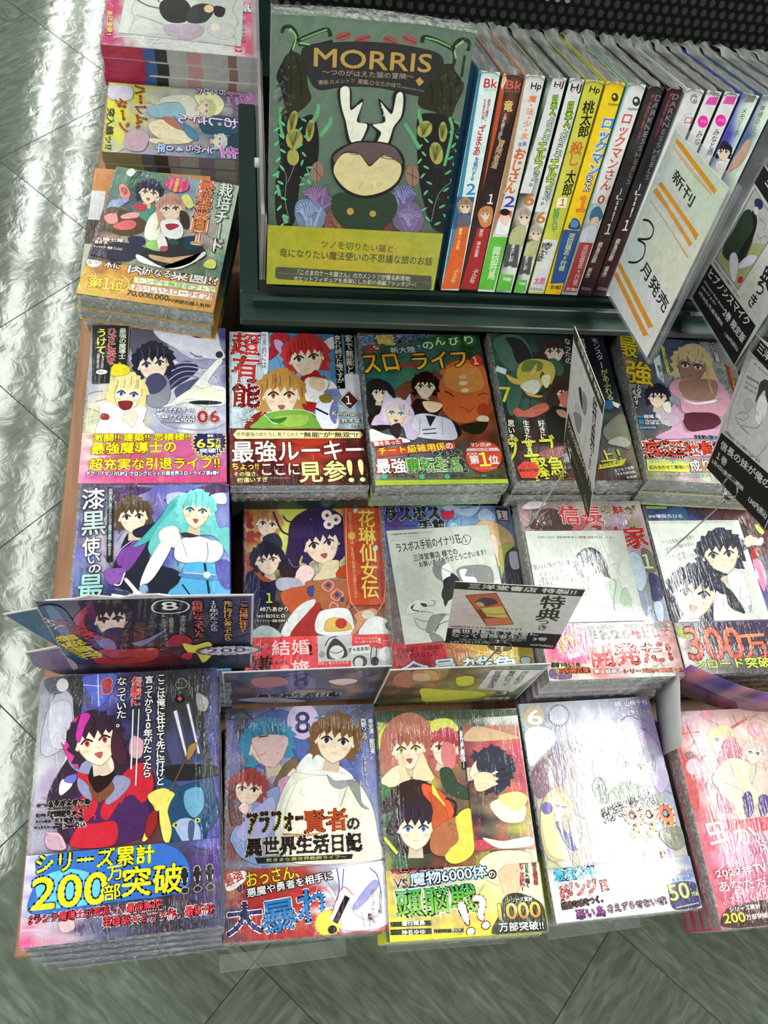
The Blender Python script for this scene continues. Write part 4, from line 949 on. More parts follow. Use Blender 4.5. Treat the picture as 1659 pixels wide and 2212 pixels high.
 'L': (130, 183, [
  ["G",[["444","555","778","99b","778","667","445"],["77a","55a","88b","aab","779","56a","668"],["889","457","a9a","99b","876","56a","77a"],["855","657","bab","bba","bba","889","78a"],["733","889","99b","ccb","ddc","bbb","99b"],["656","89b","abb","dcc","ddc","ccb","99a"],["878","987","99a","ccb","ccb","bba","aab"]]],
  ["P","445",[0.6,182.8,15.2,184.8,9.3,179.1,3.5,177,2.3,172.4,-0,175.9]],
  ["P","56a",[12.5,157.4,24.4,173,42.1,180.6,59.6,174.4,72.9,155.7,74.4,137.7,62.7,133.6,51.6,147.3,38.2,163.5,21.8,157.1,23.9,148.1,42,134.2,39.5,127.7,28.2,132.4,14.7,148.3]],
  ["P","35a",[42.8,161.1,54.1,151.7,60.6,138.1,69.6,133.4,55.9,138.2,49.4,149.6]],
  ["E","cbd",[66.4,169.6,14.1,-0.4,-0.6,-16.1]],
  ["S","bac",0.46,[54.7,169.9,59.8,181.3,74.1,182.2,80.6,170.4,74.2,158,61.3,157.2,54.7,169.9]],
  ["T",[59.6,158.9,72.5,159.1],18.8,"336","-",0,0.29,"8"],
  ["H",[35.5,150,15.8,3.4,-3.5,15.4],"48a","543","s0","46a"],
  ["P","dbb",[21.7,152.6,24.1,157.1,38,158.9,51.9,156.3,51.6,147.3,44.3,134.1,32.8,132.3,27.2,141.3]],
  ["S","433",1.14,[27.6,157,35.7,157.9]],
  ["S","a66",0.45,[27.2,140.7,33,143.3]],
  ["P","764",[40.4,116.7,48.8,131.8,60.6,138.1,57.6,120.5,46.1,116.5]],
  ["P","59b",[76,171.7,87.9,174.8,102.1,174.5,113.5,166.1,104.2,169.8,90.1,170.1]],
  ["P","ecc",[45.9,112.2,50.8,122.9,57.9,129.3,59.8,118.3,52.4,102.3,47.8,99.3]],
  ["P","c9b",[43.8,118.8,53.1,122.9,59.7,115,45.6,101.5]],
  ["P","89c",[4.9,78.6,17.4,98.1,34.6,111.5,44.9,114.4,43.3,101.5,40.4,76.3,35.4,53.9,14.6,59.8,6,71.4]],
  ["P","aad",[9.4,79.5,21.8,95.9,39,107,40.8,92.1,35.9,76.5,18.1,73]],
  ["H",[18.8,114.2,11.2,-1.5,1.4,10.7],"944","633","s0","833"],
  ["P","644",[2.9,109.3,8.7,119.9,7.3,98.5,16.2,89.7,6.1,85.9]],
  ["P","ecc",[10.7,99.4,16.4,103.5,19.7,99.1,16.2,93.9]],
  ["P","ddc",[43.3,101.5,53,120.7,62.4,127,80.7,124.2,98.9,119.2,110.3,116.7,122.7,94.6,126.4,68,126.4,52.5,55.2,54.2,40.4,76.3]],
  ["P","eed",[45.5,97.2,59.8,118.3,82.9,121.9,96.5,117.1,90.1,85.1,79.7,56.3,50.9,57.4]],
  ["P","ddd",[59,126,72.3,142.2,88.1,132.8,97.2,129.2,108.2,119,96.3,112.8,85.2,121.9]],
  ["P","999",[85.3,123,91.9,117.3,105.7,116.8,98.4,110.5,89.4,113]],
  ["P","888",[102.3,116.9,112.5,114.4,113.8,99.2,120.2,92.5,113.5,94.9,107.3,105.9]],
  ["S","987",0.67,[103.3,114.7,97.9,100.8,95.3,95.5]],
  ["S","bbb",0.56,[59.8,118.3,50,97,47.1,76.1]],
  ["P","654",[83.9,141.9,92.7,132.7,99.6,130.3,92.9,134.9]],
  ["H",[93.8,151.7,16.1,-2.7,3.1,15.6],"753","433","s0","764"],
  ["p","334",[119.6,168.2,122,168.2,121.4,151,119,151]],
  ["V",[126.2,169.2,126.4,138.4],4.7,"eee","667",0.23,0.06,"寿安清 歌招来"],
  ["V",[119.7,169.4,120.2,151],4.7,"eee","667",0.23,0.06,"西野リュウ"],
  ["V",[119.2,136.4,119,116.4],2.8,"eee","667",0.23,0.06,"ジョンディー"],
  ["T",[18.7,78.1,66.2,80.1],15.7,"322","dc6",0.65,0.32,"アラフォー"],
  ["T",[65,76.5,101,77.3],17.3,"a42","edb",0.76,0.43,"賢者"],
  ["T",[101,76.8,111.2,77.5],8.9,"322","ddc",0.54,0.22,"の"],
  ["P","c85",[47.1,77.1,64.9,75.5,78.4,76,67.1,73.8,51.5,74.9]],
  ["T",[17.4,61.2,111.8,60.3],13.9,"322","ddc",0.75,0.32,"異世界生活日記"],
  ["p","222",[24.5,59.9,104.3,58,103,54.4,26.6,55.3]],
  ["T",[33.2,56.2,98.5,55.1],2.7,"bb6","-",0,0.05,"気ままな異世界教師ライフ～"],
  ["N",51.3],
  ["G",[["944","a43","a43","a44","99a","dde","ccd"],["b75","a33","a43","a33","99a","eef","dde"],["446","a33","a33","b33","ccd","eef","dde"],["335","a33","a33","b43","ccd","dde","ccd"],["644","a33","a22","a33","a44","b66","b44"]]],
  ["P","eef",[85.8,46.9,127.3,49.4,130.2,30,129.3,4.4,92.2,3,86.5,17.9,91.7,33.6]],
  ["S","55a",1.06,[90.3,47.7,91.7,33.6,89,23.7]],
  ["S","55a",0.85,[95.9,47.5,93.8,31.5]],
  ["S","55a",0.96,[117,46.7,123.2,40.4,125.5,26.2]],
  ["S","99b",0.63,[95.8,27.4,103.7,13.3,114.3,7.9,123.4,12.4]],
  ["P","99c",[101.9,19.3,118.5,36.5,123.9,34.3,120.1,28.4,106.1,17.1]],
  ["S","889",0.52,[108.2,15,110.7,3.2]],
  ["P","eee",[1.9,48.1,15.6,50.6,17.1,44.5,8.9,37.9,1.8,37.2]],
  ["T",[2.4,39.1,15.5,44.6],8,"b33","-",0,0.26,"最強"],
  ["T",[11.5,34.8,17,36.6],5,"322","-",0,0.16,"の"],
  ["T",[18.1,38.5,59.7,42.9],10.5,"ed3","722",0.42,0.31,"おっさん、"],
  ["T",[18.5,30.6,86.6,39.8],6.6,"eee","322",0.63,0.16,"悪魔や勇者を相手に"],
  ["T",[3.2,5,29.8,5.7],22.1,"336","eee",0.71,0.71,"大"],
  ["T",[30.3,3.8,57.8,6.5],22.2,"37b","eee",0.71,0.61,"暴"],
  ["T",[58.9,9.3,85.1,12.1],23.3,"37b","eee",0.72,0.62,"れ"],
  ["B","ed4",[81.6,8.3,9.7,-0.4,-0.5,-8.7],"ec5"],
  ["S","eee",7.29,[96.7,24.4,86,8.2]],
  ["S","211",4.59,[97.9,26.3,94.3,20.6,87,8.1]],
  ["E","211",[84.6,3.4,3.7,-0.2,-0.2,-3.1]],
  ["S","c44",0.63,[102.4,27.2,93.9,33.5,84.1,14.1]],
  ["V",[118.6,30.5,117.9,5.8],3.1,"a44","-",0,0.1,"ガン・ブレードも"],
  ["V",[125.2,29.2,123.4,12.4],3.1,"555","-",0,0.05,"大迫力な決戦"],
  ["V",[115.2,12.8,114.5,4],3.7,"322","-",0,0.1,"登場!!"],
 ]),
 'M': (130, 183, [
  ["G",[["343","343","555","454","353","999","bcb"],["cc6","875","bb5","a84","544","dcc","dcc"],["754","865","b95","744","765","b67","dbb"],["354","454","344","553","764","a66","dba"],["454","353","433","743","864","a97","dcb"],["aa4","443","643","843","bb5","cc8","dcb"],["a85","754","976","ba5","dd6","dd9","ddb"]]],
  ["P","343",[0.6,182.3,129.2,182.1,129.7,177,1.3,173.8]],
  ["P","cc5",[48.3,173.2,67,174.5,75.1,158.6,69.4,151.4,50.8,161.1]],
  ["P","cc5",[0.7,163.7,12,173.2,8.3,154.2,1,149.6]],
  ["P","a65",[2.8,159,13.3,175.7,30.7,181.8,44.7,174.5,48.4,161.1,55.3,132.8,52,123.6,43.6,135.2,43.1,156.3,34.2,166,17.3,163.6,11.6,149.5,15.3,135.6,7.6,124.4,1.1,131.3]],
  ["H",[59.4,149.1,11.8,-2.2,3.3,11.6],"a45","643","s0","a44"],
  ["P","c77",[57.4,153.9,66.9,151.4,67.8,137.2,62.2,130.3,55.7,137.4]],
  ["P","343",[52.6,130.5,62.4,131.5,68.2,118.8,79.4,111.7,76.2,105,64.5,107.6,55.8,114.5]],
  ["H",[26.3,149.4,14.3,0.9,0.1,14],"a65","aa5","s1","a76"],
  ["P","eca",[0.7,124.6,15.3,135.6,21.8,128.7,18.8,119.7,4.9,117.8]],
  ["P","eca",[15.9,144.8,20.6,144.8,23.1,130.9,26.1,124.1,19,122,16.5,135.6]],
  ["P","eca",[39.6,144.6,35.9,143.4,30.3,133.1,28.4,124.1,39.9,121.6,47.2,123.7,43.3,132.9]],
  ["P","363",[0.4,120.1,9.4,116.6,18.8,119.7,18,108.7,3.6,98.2,-0.2,109.1]],
  ["S","ccc",0.68,[19,123.1,39.7,119.3,46.1,124.9]],
  ["P","322",[-3.2,96.2,6.9,113.3,21.3,121.9,37.6,121.6,53,110.1,63.1,94.3,57.5,85.8,41.6,65.2,21.3,63.9,14.7,64.2,11.1,76.8,2.6,82.3,10.4,98]],
  ["P","d53",[36.2,119.4,48.7,114.6,59.3,103.2,62.3,87.8,52.3,80.6,43.6,86.2,42.8,101.5,36.6,110.4]],
  ["P","ed5",[44.4,119.2,50.4,107.9,54.4,101.2,51.4,94.7,57.5,85.8,46.8,94.8]],
  ["S","222",1.6,[55,106.7,63.9,102,60.2,90,52.6,83.8]],
  ["H",[27.4,83.6,14.7,-0.5,1.1,13.8],"323","67a","s0","433"],
  ["P","b53",[41.5,112.6,54.2,99,55.1,85.9,45,76.6,41.3,86.3,43.7,99.2]],
  ["P","a64",[42,81,62.7,91.1,68.6,81.1,54.9,61.6,39.3,64.3]],
  ["P","dc5",[62.7,91.1,77.5,96.1,75.8,63.8,58.6,54.2,50.2,60.7,63,72.8]],
  ["S","dc5",2.57,[0.1,77.2,10.3,64.4]],
  ["P","eeb",[89.5,61.2,106.2,62.6,122.5,59.9,123.8,53.4,110.8,31.3,97,32,94.4,46.4,79.1,53.3]],
  ["S","bb8",0.44,[94.4,46.4,113,60.2]],
  ["S","bb8",0.43,[97.3,34,107,52.1]],
  ["p","222",[72.7,164.6,80,165.8,77,130.1,73.1,130.2]],
  ["V",[76.3,163.4,74.4,131.3],5.7,"eee","-",0,0.12,"異世界最強～"],
  ["N",51.9],
  ["G",[["b86","a97","ca9","ccb","dcc","ddb","ddc"],["ca5","a96","a98","bb9","dd9","ddb","ddb"],["dc5","995","aa6","bb7","dd7","ddb","ccb"],["dd4","ba5","ca5","ca5","dc4","ba9","888"],["dd3","dd4","cc4","dd4","dd3","443","666"]]],
  ["S","ed8",1.74,[87.5,46.7,97.6,36,119.4,41.1]],
  ["P","db9",[94.4,46.4,111.7,51.9,112.8,36.3,100.4,23.8]],
  ["T",[4.8,48.5,48.1,51.6],11.1,"b34","eec",0.63,0.32,"最強賢者"],
  ["T",[5.7,38.1,19.2,37.9],6.9,"322","eee",0.41,0.26,"VS."],
  ["T",[19.9,38.8,84.7,42.7],10,"cde","47a",0.95,0.26,"魔物6000体"],
  ["E","322",[89,44.6,3.7,-0.2,-0.5,-3.7]],
  ["T",[86.1,42.2,91.3,42.4],4.5,"eee","-",0,0.16,"の"],
  ["T",[6.9,16.8,73.5,18.3],20.1,"394>8b4","eee",0.92,0.46,"頭脳戦"],
  ["T",[63.6,0.6,85.5,7],24.7,"eee","d74",0.72,0.62,"!?"],
  ["p","332",[0.9,13.9,34.5,13.3,34.3,9.5,1,10.3]],
  ["T",[9.9,10.7,28.8,10.3],3.6,"eee","-",0,0.1,"進行諸島"],
  ["p","332",[0.5,8.5,33.9,7.7,33.7,3.5,0.6,4.6]],
  ["T",[9.4,4.2,28.4,3.8],3.5,"eee","-",0,0.1,"神名ゆゆ"],
  ["p","332",[35.8,6.6,60.1,6.1,59.7,3.3,35.7,4.1]],
  ["T",[49.8,4.1,57.6,3.9],2.3,"eee","-",0,0.1,"カット"],
  ["P","332",[84.4,-0.7,89.7,12.5,96.1,26,105.9,29.5,117.1,26.9,127.7,20.3,129.5,10.2,128.7,-0.5]],
  ["T",[98.6,22.9,120.5,22.7],3.4,"eee","332",0.43,0.11,"シリーズ累計"],
  ["T",[90.5,10.5,126,10.4],11.7,"dc5>b72","322",0.42,0.37,"1000"],
  ["T",[89.3,1.9,126.8,1.6],6.3,"eee","332",0.63,0.21,"万部突破!!"],
  ["V",[115.6,58,113.1,31.2],4,"b45","eec",0.33,0.06,"賢者シリーズ最新作!"],
  ["V",[119.8,57.9,118.1,33],3.6,"444","eec",0.33,0.06,"異作目らへ続く"],
  ["V",[126.3,57.6,125.4,34.6],4,"a43","eec",0.33,0.06,"失格紋の最強賢者"],
  ["p","ed3",[0.7,3.5,85.7,0.2,85.5,-1.2,0.7,2.3]],
 ]),
 'Mp': (52, 104, [
  ["G",[["a65","b76","b87"],["845","b45","c56"],["423","844","b56"],["654","976","c65"],["323","665","bb5"],["734","a65","c98"]]],
  ["P","ca8",[10.2,103.9,23.1,102.4,50.6,94.2,48.9,91.7,1.1,91.3]],
  ["H",[20.8,65.3,0.7,-14,15.1,2.2],"334","68a","s0","323"],
  ["P","334",[10.7,75.1,20.8,84.7,35.4,79.5,43.2,72,28.3,65.2,15.4,61.9,9.7,66.7]],
  ["P","eca",[6.7,62.1,20.5,63,24.3,54.7,13.6,48.1,6.4,49.4]],
  ["P","eec",[17,36.8,34.8,41.9,48.2,34.9,44.8,22,27,22.4]],
  ["P","ed8",[25,42.2,42.8,46.3,51.6,40.4,40.3,30.7]],
  ["P","b45",[0.4,8.4,20,6.9,12.3,1,-0.5,0.3]],
  ["P","edc",[7.7,10.3,24.7,6.7,48.5,9.2,50.7,2,23.8,0.6,12.8,5]],
 ]),
 'N': (130, 183, [
  ["G",[["bbb","99a","aab","bbc","aab","99b","88b"],["abb","889","bbc","ccd","bbc","a9b","98b"],["99a","877","baa","ddd","bab","98b","99b"],["a98","a9a","bbb","ccc","baa","998","88a"],["bb9","ba9","bba","ddd","a9a","98a","99a"],["bb9","99a","bab","ddd","ddc","bb9","a98"],["ccb","aab","ccb","dcc","dcc","cba","aab"]]],
  ["E","ba8",[13.2,171,10.1,-0.5,-1.9,-10.2]],
  ["T",[6.7,163.2,20.6,163.1],13.4,"eee","-",0,0.5,"6"],
  ["E","445",[37.4,170.3,10,-0.5,-2,-10]],
  ["B","bbc",[37.4,170.3,8.9,-0.5,-1.8,-8.7],"99a"],
  ["P","dde",[1.9,157.3,14,161.6,29.4,155.8,28.7,146,13.9,134.8,1.2,126.2,0.5,142.8]],
  ["P","989",[19.9,127.3,21.3,134.4,28,136.4,33.7,133.6,33.3,119.4,26,108.1,22.5,115.4]],
  ["P","756",[1.5,121.4,21.3,134.4,15.7,118.2,15.4,104.3,2.3,99.5]],
  ["T",[93.5,174.5,100.9,174.8],5.5,"eee","-",0,0.13,"新"],
  ["T",[104.2,174.6,127.4,175.4],5.6,"eee","88a",0.26,0.13,"山﨑千裕"],
  ["T",[104.8,166.2,127.9,166.9],4.5,"eee","88a",0.26,0.07,"三弥カズトモ"],
  ["P","a9b",[59.7,124.8,71.1,141.1,86.3,150.1,103.1,154.2,118.3,150.8,126.8,137.8,128.7,120.4,129.9,105.8,119,94.6,113.9,104.5,109.9,128.9,89.1,140,69.5,112.2,76.7,100,65.4,105.4,59.5,112.9]],
  ["S","556",0.9,[97.1,162.1,106,165.5,115.6,161.1]],
  ["H",[98.4,119.9,16.8,-2.8,5.9,15.8],"aab","974","s0","a9b"],
  ["P","cbd",[59.7,124.8,75.6,138.3,87.1,142.6,77.3,123.6,81.5,109,69,109.9]],
  ["P","343",[55.4,106.1,62,112.7,68.4,107.6,66.8,90.2,57.5,93.2]],
  ["P","564",[65.4,95,83.4,106.5,98.6,105.5,100.4,92.4,81.4,88]],
  ["P","556",[96.8,98.6,108.8,95.4,114,85.6,98.9,86.7]],
  ["P","ba8",[4.4,91.4,15.4,104.3,28.2,106.8,30.5,94,24.2,87.7,8,66.8,21.9,59.1,11.2,47.1,2.3,50,-0.2,67.4]],
  ["H",[22.3,90.1,7.4,-1.8,2.8,7],"cc9","77a","s0","cc8"],
  ["P","dd9",[4,89.2,16.9,99.6,13.7,77.3,18.6,60.5,20.7,47.4,5.1,51.9,2.1,67.2]],
  ["E","659",[9.5,89.9,5.2,-0.4,-1,-5.3]],
  ["P","669",[16.5,79.3,23.7,67.7,32,67,29.3,54.2,22.7,56.9,17.8,68.2]],
  ["P","ddc",[27.2,78.5,33.7,69.1,31.6,54,28.3,60.8]],
  ["T",[60.4,73.7,111.4,85.8],12.2,"322","ddc",0.71,0.3,"劣等騎士、"],
  ["T",[79.4,59.9,124.4,58.5],26.1,"b43>e95","eec",0.82,0.82,"999"],
  ["P","776",[109.1,63.1,127.5,65.1,130.6,53.5,120.9,46.5,110.4,54.1]],
  ["T",[106.9,32.4,122.5,34.3],13.7,"c45>dc5","ddc",0.69,0.69,"し"],
  ["E","a87",[119.1,27,9.8,-0.9,-1.2,-4.2]],
  ["N",40.8],
  ["G",[["99b","99b","ccc","ddd","ddd","dcc","aab"],["ccc","ccc","ddd","ddd","ddc","ccb","77a"],["ddd","ddd","ddd","ddd","ddd","ddd","669"],["ddd","ddd","ddc","ddd","ddd","ccc","bba"]]],
  ["T",[5,30.9,42.2,31.7],11.8,"4ac","eee",0.66,0.38,"最強少年"],
  ["V",[10.1,27.3,8.5,14.2],4.1,"b44","eee",0.43,0.11,"伝説の"],
  ["T",[10.8,17,50.3,20.5],11.6,"c44","eee",0.65,0.38,"ダンジョ"],
  ["T",[6.9,9.3,43.6,11.9],5.4,"533","eee",0.65,0.16,"残酷な嘘をつく、"],
  ["T",[17.9,1.2,43.5,1.7],7.4,"848","eee",0.64,0.32,"悪い鳥"],
  ["T",[46.3,3.5,99.5,5.5],6,"a8a","eee",0.55,0.22,"さえずらせないぜ!"],
  ["P","336",[107.3,20.6,128.3,19.8,131.2,8.8,127.6,0.8,105.5,0.8,103.5,11.4]],
  ["T",[108.8,21.5,127.7,22],2.9,"48c","-",0,0.17,"累計部数"],
  ["T",[104.2,7.2,122.5,8.6],12.2,"cd7","446",0.45,0.56,"50"],
  ["T",[124,9.5,130.8,9.4],3.1,"cd6","-",0,0.11,"万部"],
  ["S","ca8",0.89,[106.9,1.7,128.5,3.8]],
  ["S","aab",0.33,[2.6,39.5,42.5,38.1]],
 ]),
 'O': (130, 183, [
  ["G",[["c77","cab","caa","daa","daa","c99"],["b55","dbb","dbb","dba","caa","b88"],["b56","cab","dbb","dba","c9a","b79"],["b56","c99","cba","cba","b89","a79"],["c56","c8a","a79","b79","a68","a68"],["c67","b57","b57","b46","b46","b46"],["c57","b46","b46","b47","b47","b47"]]],
  ["P","b44",[-3.4,169.4,3.6,170.3,4,142.2,9.9,130,8.3,101,1.7,95.7,-1.6,111.9,-3.8,142.6]],
  ["E","d9a",[38.6,179.5,6.8,-0.3,-1.6,-5.6]],
  ["E","d9a",[83.1,163,8.2,-0.4,-2.2,-6.8]],
  ["E","dab",[11.2,132.3,7.1,-0.4,-1.9,-7]],
  ["P","866",[7.3,144.5,14.1,145.3,13.5,140.5,6.8,140.3]],
  ["S","c45",1.82,[57.3,164.2,78.1,173.4]],
  ["S","c45",1.75,[18.3,136.7,26.6,142.3]],
  ["S","755",0.39,[15.5,169.8,28.2,111.4]],
  ["S","755",0.4,[64.2,177.8,66.6,167.5]],
  ["H",[46,153.5,9.6,-3,5.5,9.2],"db8","666","s0","ca7"],
  ["H",[74.8,141.1,8.2,-1.8,4,7.6],"cbb","777","s0","b88"],
  ["P","b78",[46.9,152.3,59.1,156.6,62,139.3,51.1,130.2,35.3,131]],
  ["P","dca",[27.4,122,48,137.6,67.7,131.7,62.5,115.3,72,103,55.3,92.4,38.9,90,31.3,99.6,29.8,112.4]],
  ["S","caa",1.77,[47.2,135.2,48.2,120.8,40.7,104.8]],
  ["S","eda",1.51,[59,129.8,59.9,115.4,49.7,99.7]],
  ["S","a89",0.99,[36.4,116.8,52.5,108.8,56.8,97]],
  ["P","547",[50.8,103.1,60,107.2,59.2,92.2,50.6,85.9]],
  ["P","547",[66.4,102.2,75.9,102.8,72.9,91.4,64.8,85]],
  ["P","b68",[28.5,107.9,39,99.2,39.5,92.3,26.8,93.1]],
  ["S","a88",0.61,[15.7,117.9,19.9,123.5,22.8,119.9,18.2,113.1,24,110.4]],
  ["P","c45",[16.9,85.8,44.8,84,70.6,84.6,67.4,74.7,29.4,76]],
  ["T",[9.3,64.1,27.7,66.2],22.3,"ebc","-",0,0.35,"虫"],
  ["T",[33.4,63.6,54.2,64.4],16,"ecc","-",0,0.29,"か"],
  ["T",[55.3,55.5,63.1,63.8],9.6,"ecc","-",0,0.3,"ぶ"],
  ["T",[7.1,39.1,42.8,40.7],6.4,"edc","c57",0.34,0.29,"2022年"],
  ["T",[43.3,40.1,55.6,40.9],6.8,"edc","c57",0.35,0.29,"TV"],
  ["T",[6.9,28.1,52.3,28.8],8.1,"ecc","-",0,0.23,"あなただ"],
  ["T",[7,17.8,49.3,19.6],6.2,"ebc","-",0,0.17,"ふさわしくあり"],
  ["P","422",[2.3,1.9,6.4,11.7,13.9,16.2,31.8,17.9,48.6,17.6,43.1,0.6]],
  ["T",[11.5,12.3,40.3,13.1],3.6,"edd","-",0,0.17,"シリーズ累計"],
  ["T",[4.2,4.3,23.8,4.2],7.1,"dd4","433",0.33,0.38,"200"],
  ["T",[24.7,5.1,44.7,5.6],4.1,"edd","-",0,0.17,"万部突破"],
 ]),
 'P': (130, 183, [
  ["G",[["687","576","586","79a","899","aba"],["576","465","577","89b","aba","aba"],["656","556","887","aa9","baa","bcb"],["543","987","aa9","a99","b99","8a8"],["433","876","8a8","988","565","687"],["334","335","887","997","787","676"],["544","434","656","888","a98","676"]]],
  ["P","ddd",[11.6,177.3,16.3,183.7,21.3,176.4,17.7,170.4,12.6,172.5]],
  ["P","354",[16.8,163.4,21,178,27.4,181.4,22.5,169.9,20.8,161]],
  ["P","d88",[8.4,152.9,13.3,157.4,21.4,146.1,21.1,136.1,15.2,136.4]],
  ["P","a54",[10.9,151.8,16.8,151.6,18.4,143.7,14,142.6]],
  ["P","89b",[4.9,130.6,17.4,136.9,22.5,134.9,11.8,119.3,3.8,114.2]],
  ["P","587",[26.2,127.6,34.2,134.4,48.4,132.9,51.1,118.9,44.6,104.6,39.8,94,33.4,114.8]],
  ["P","543",[0.5,113.4,11.2,122.4,33.4,114.8,46.8,105.1,42.5,91.5,25.8,84.6,3.6,93.6]],
  ["P","d88",[2.9,107.6,13.1,113.2,17.8,101.6,9.4,98]],
  ["P","c66",[14.4,96,25.9,106.6,35.2,105.6,34.8,96,22.1,91.5]],
  ["P","d99",[19.2,111.4,28.1,118.3,36.1,118.6,35.1,112,22.3,107.4]],
  ["H",[40.4,150.8,9.9,-0.5,-0.5,13.7],"334","775","s1","336"],
  ["P","b45",[28.1,129.7,34.5,132.8,41.7,131.3,40.7,124.6,36.6,122,30.5,123.7]],
  ["P","eed",[46.2,108.2,50.5,122,60.5,130.9,68.3,100.5,62.3,83.5,48,86.5]],
  ["E","eee",[63.6,139.8,15.1,-0.8,0.2,-8.8]],
  ["H",[66.1,132.2,10.6,3.1,-3,14.8],"c98","865","L0","b87"],
  ["P","433",[75.7,131.2,84.7,126.8,87.9,108.2,80.6,109.7]],
  ["P","eee",[60.3,113,74.5,118,83.9,104.1,81.6,90.9,67.8,91,61.1,102.1]],
  ["P","a34",[64.7,107.7,72.2,111,78.4,109.2,70.5,101.1]],
  ["P","333",[47.7,64.9,54.9,74.1,67.8,91,73.3,85.9,92.2,96.5,108.6,81.3,108.3,68.9,77.4,50.1,49.7,54.7]],
  ["P","ca8",[56.9,63.8,77.3,63.7,100.9,71.9,102.4,63.1,85.4,56.3,62.6,57.5]],
  ["P","9c7",[49.7,77.6,57.6,84,66.1,81.2,66.9,70.6,55.5,71.2]],
  ["P","eee",[60.6,86.2,66.7,90.7,72.4,78,68.8,72.6,63.9,74.6]],
  ["P","b56",[65.8,76.5,72.4,78,72.4,71.8,66.9,70.6]],
  ["P","354",[71.1,85.5,77.1,89.9,82.9,83.4,76.5,80.5]],
  ["P","245",[86,91.9,96.7,97.5,103.7,83.4,90.8,77.4]],
  ["P","dd8",[73.5,150.5,79.5,157,88,142.4,83.1,136.3]],
  ["P","334",[15.4,69.9,36.8,74.7,53.6,69.2,43,54.7,32.9,49.6,3.7,52.2,0.3,57.5]],
  ["P","335",[32.8,83.1,45.9,86,50,76.1,36.8,74.7]],
  ["P","eee",[46.1,61.5,73.1,49.2,90.8,51.5,110.1,72.4,108,78.1,98.3,60.6,77.7,48.7,50.2,51.8]],
  ["P","dd6",[110.9,60.3,115.3,68.9,122.4,67.4,122.7,58.3,116,56.8]],
  ["E","d47",[66.1,168.9,13,-0,0.6,-11.9]],
  ["V",[72,179.8,71,158.3],3.3,"ecc","-",0,0.14,"え、この"],
  ["V",[65.5,179,65.3,156.9],4,"ed5","-",0,0.21,"食糧事情"],
  ["V",[60.1,175.9,59.6,158.8],3.1,"ecc","-",0,0.07,"つらすぎっ"],
  ["V",[96,183.2,99.6,87.1],16.4,"e75>e95","fee",0.96,0.55,"最強菜園1"],
  ["V",[116.6,182.3,120.3,80.8],14.1,"eee","7a7",0.96,0.48,"栽培チード"],
  ["T",[2.8,71.7,28.9,74.5],4.4,"eee","c77",0.77,0.13,"九頭七尾"],
  ["T",[2.6,67.1,14.5,69],4.1,"eee","c77",0.76,0.13,"原作 涼"],
  ["T",[2.7,61.8,30.1,63.3],3.5,"eee","c77",0.76,0.06,"キャラクター原案 てつぶた"],
  ["N",45.1],
  ["G",[["854","b84","c95","b85","c95","b85"],["ca4","c95","c94","c94","c95","c95"],["ca5","ca4","c95","c94","c94","c94"]]],
  ["E","eee",[7.4,42.6,6.8,1.5,1.4,-6.5]],
  ["T",[2.1,39.2,13.2,40.9],5.1,"544","-",0,0.12,"えっ?"],
  ["T",[17.8,37.4,33.1,37.7],11.4,"eee","854",0.75,0.25,"木に"],
  ["T",[41.4,35,56.8,35.3],12.8,"eee","854",0.75,0.38,"肉"],
  ["T",[56.8,35.3,82.2,36.2],10,"eee","854",0.75,0.25,"がなる"],
  ["T",[82.5,34.8,128.7,34.8],15.2,"eee","854",0.76,0.38,"菜園!?"],
  ["T",[8.1,9.9,21.4,10.5],12.4,"ed4","b73",0.49,0.3,"第"],
  ["T",[22,9.9,28.9,10.6],15.2,"ed4","b73",0.49,0.49,"1"],
  ["T",[29.6,10.1,41.8,11.1],11.8,"ed4","b73",0.49,0.31,"位"],
  ["S","dc6",1.23,[2.4,28.3,-0.9,18.9,1.6,7.9,6.9,3.3]],
  ["S","dc6",1.24,[36.7,31.1,44.7,24,45.3,15.4,36.4,5.7]],
  ["p","eed",[48.8,30.7,126.7,32.9,128.9,26,50.2,23.7]],
  ["p","eed",[48.5,21.2,126.5,23.3,127.2,15.4,49.5,13.4]],
  ["T",[53.5,23.7,126.7,25.5],7.1,"8b6","-",0,0.19,"トンデモ無双ギフトで"],
  ["T",[50.9,14.4,127.1,16.1],7.3,"c57","-",0,0.19,"おいしいスローライフ!!"],
  ["T",[46.2,5.6,85.5,5.6],7.6,"433","-",0,0.31,"70,000,000"],
  ["T",[86.1,5.3,126.6,5.2],4.8,"433","-",0,0.19,"PV突破の超人気作!"],
 ]),
 'Q': (130, 183, [
  ["G",[["b69","86a","97a","b6a"],["668","767","345","345"],["9aa","aaa","679","689"],["aba","baa","a98","89a"],["bbb","a98","a88","a9b"],["cc7","ccc","aaa","aab"],["dd4","cc5","cc7","bba"],["dd3","dd4","dd4","cc4"]]],
  ["P","ddc",[23.7,66,14.6,87.9,19.3,104.7,51,113.5,57.4,94.4,30,88.2,32.4,66.3]],
  ["P","eeb",[14.7,106,5.3,129.8,25.9,143.9,48.6,135.5,41.7,120.3]],
  ["H",[37.2,121.6,13,0.1,-0.9,8.3],"cc9","886","s0","bb8"],
  ["P","9bc",[42.9,50.3,32.1,88.3,59.5,94.4,62.4,67.3,59.6,53.7]],
  ["P","edb",[70,55.4,65.8,75.5,84.7,95,95.9,107.3,107.3,95.4,100.1,65.9,84.8,53.3]],
  ["P","edb",[101.4,52.7,102.6,82,107.3,95.4,110.8,61]],
  ["P","b76",[62.4,67.3,60.9,80.8,80.6,94.9,79.6,84]],
  ["P","58a",[56.7,80.7,81.2,108.4,99.6,111.4,94.5,100.6,72.7,89.3]],
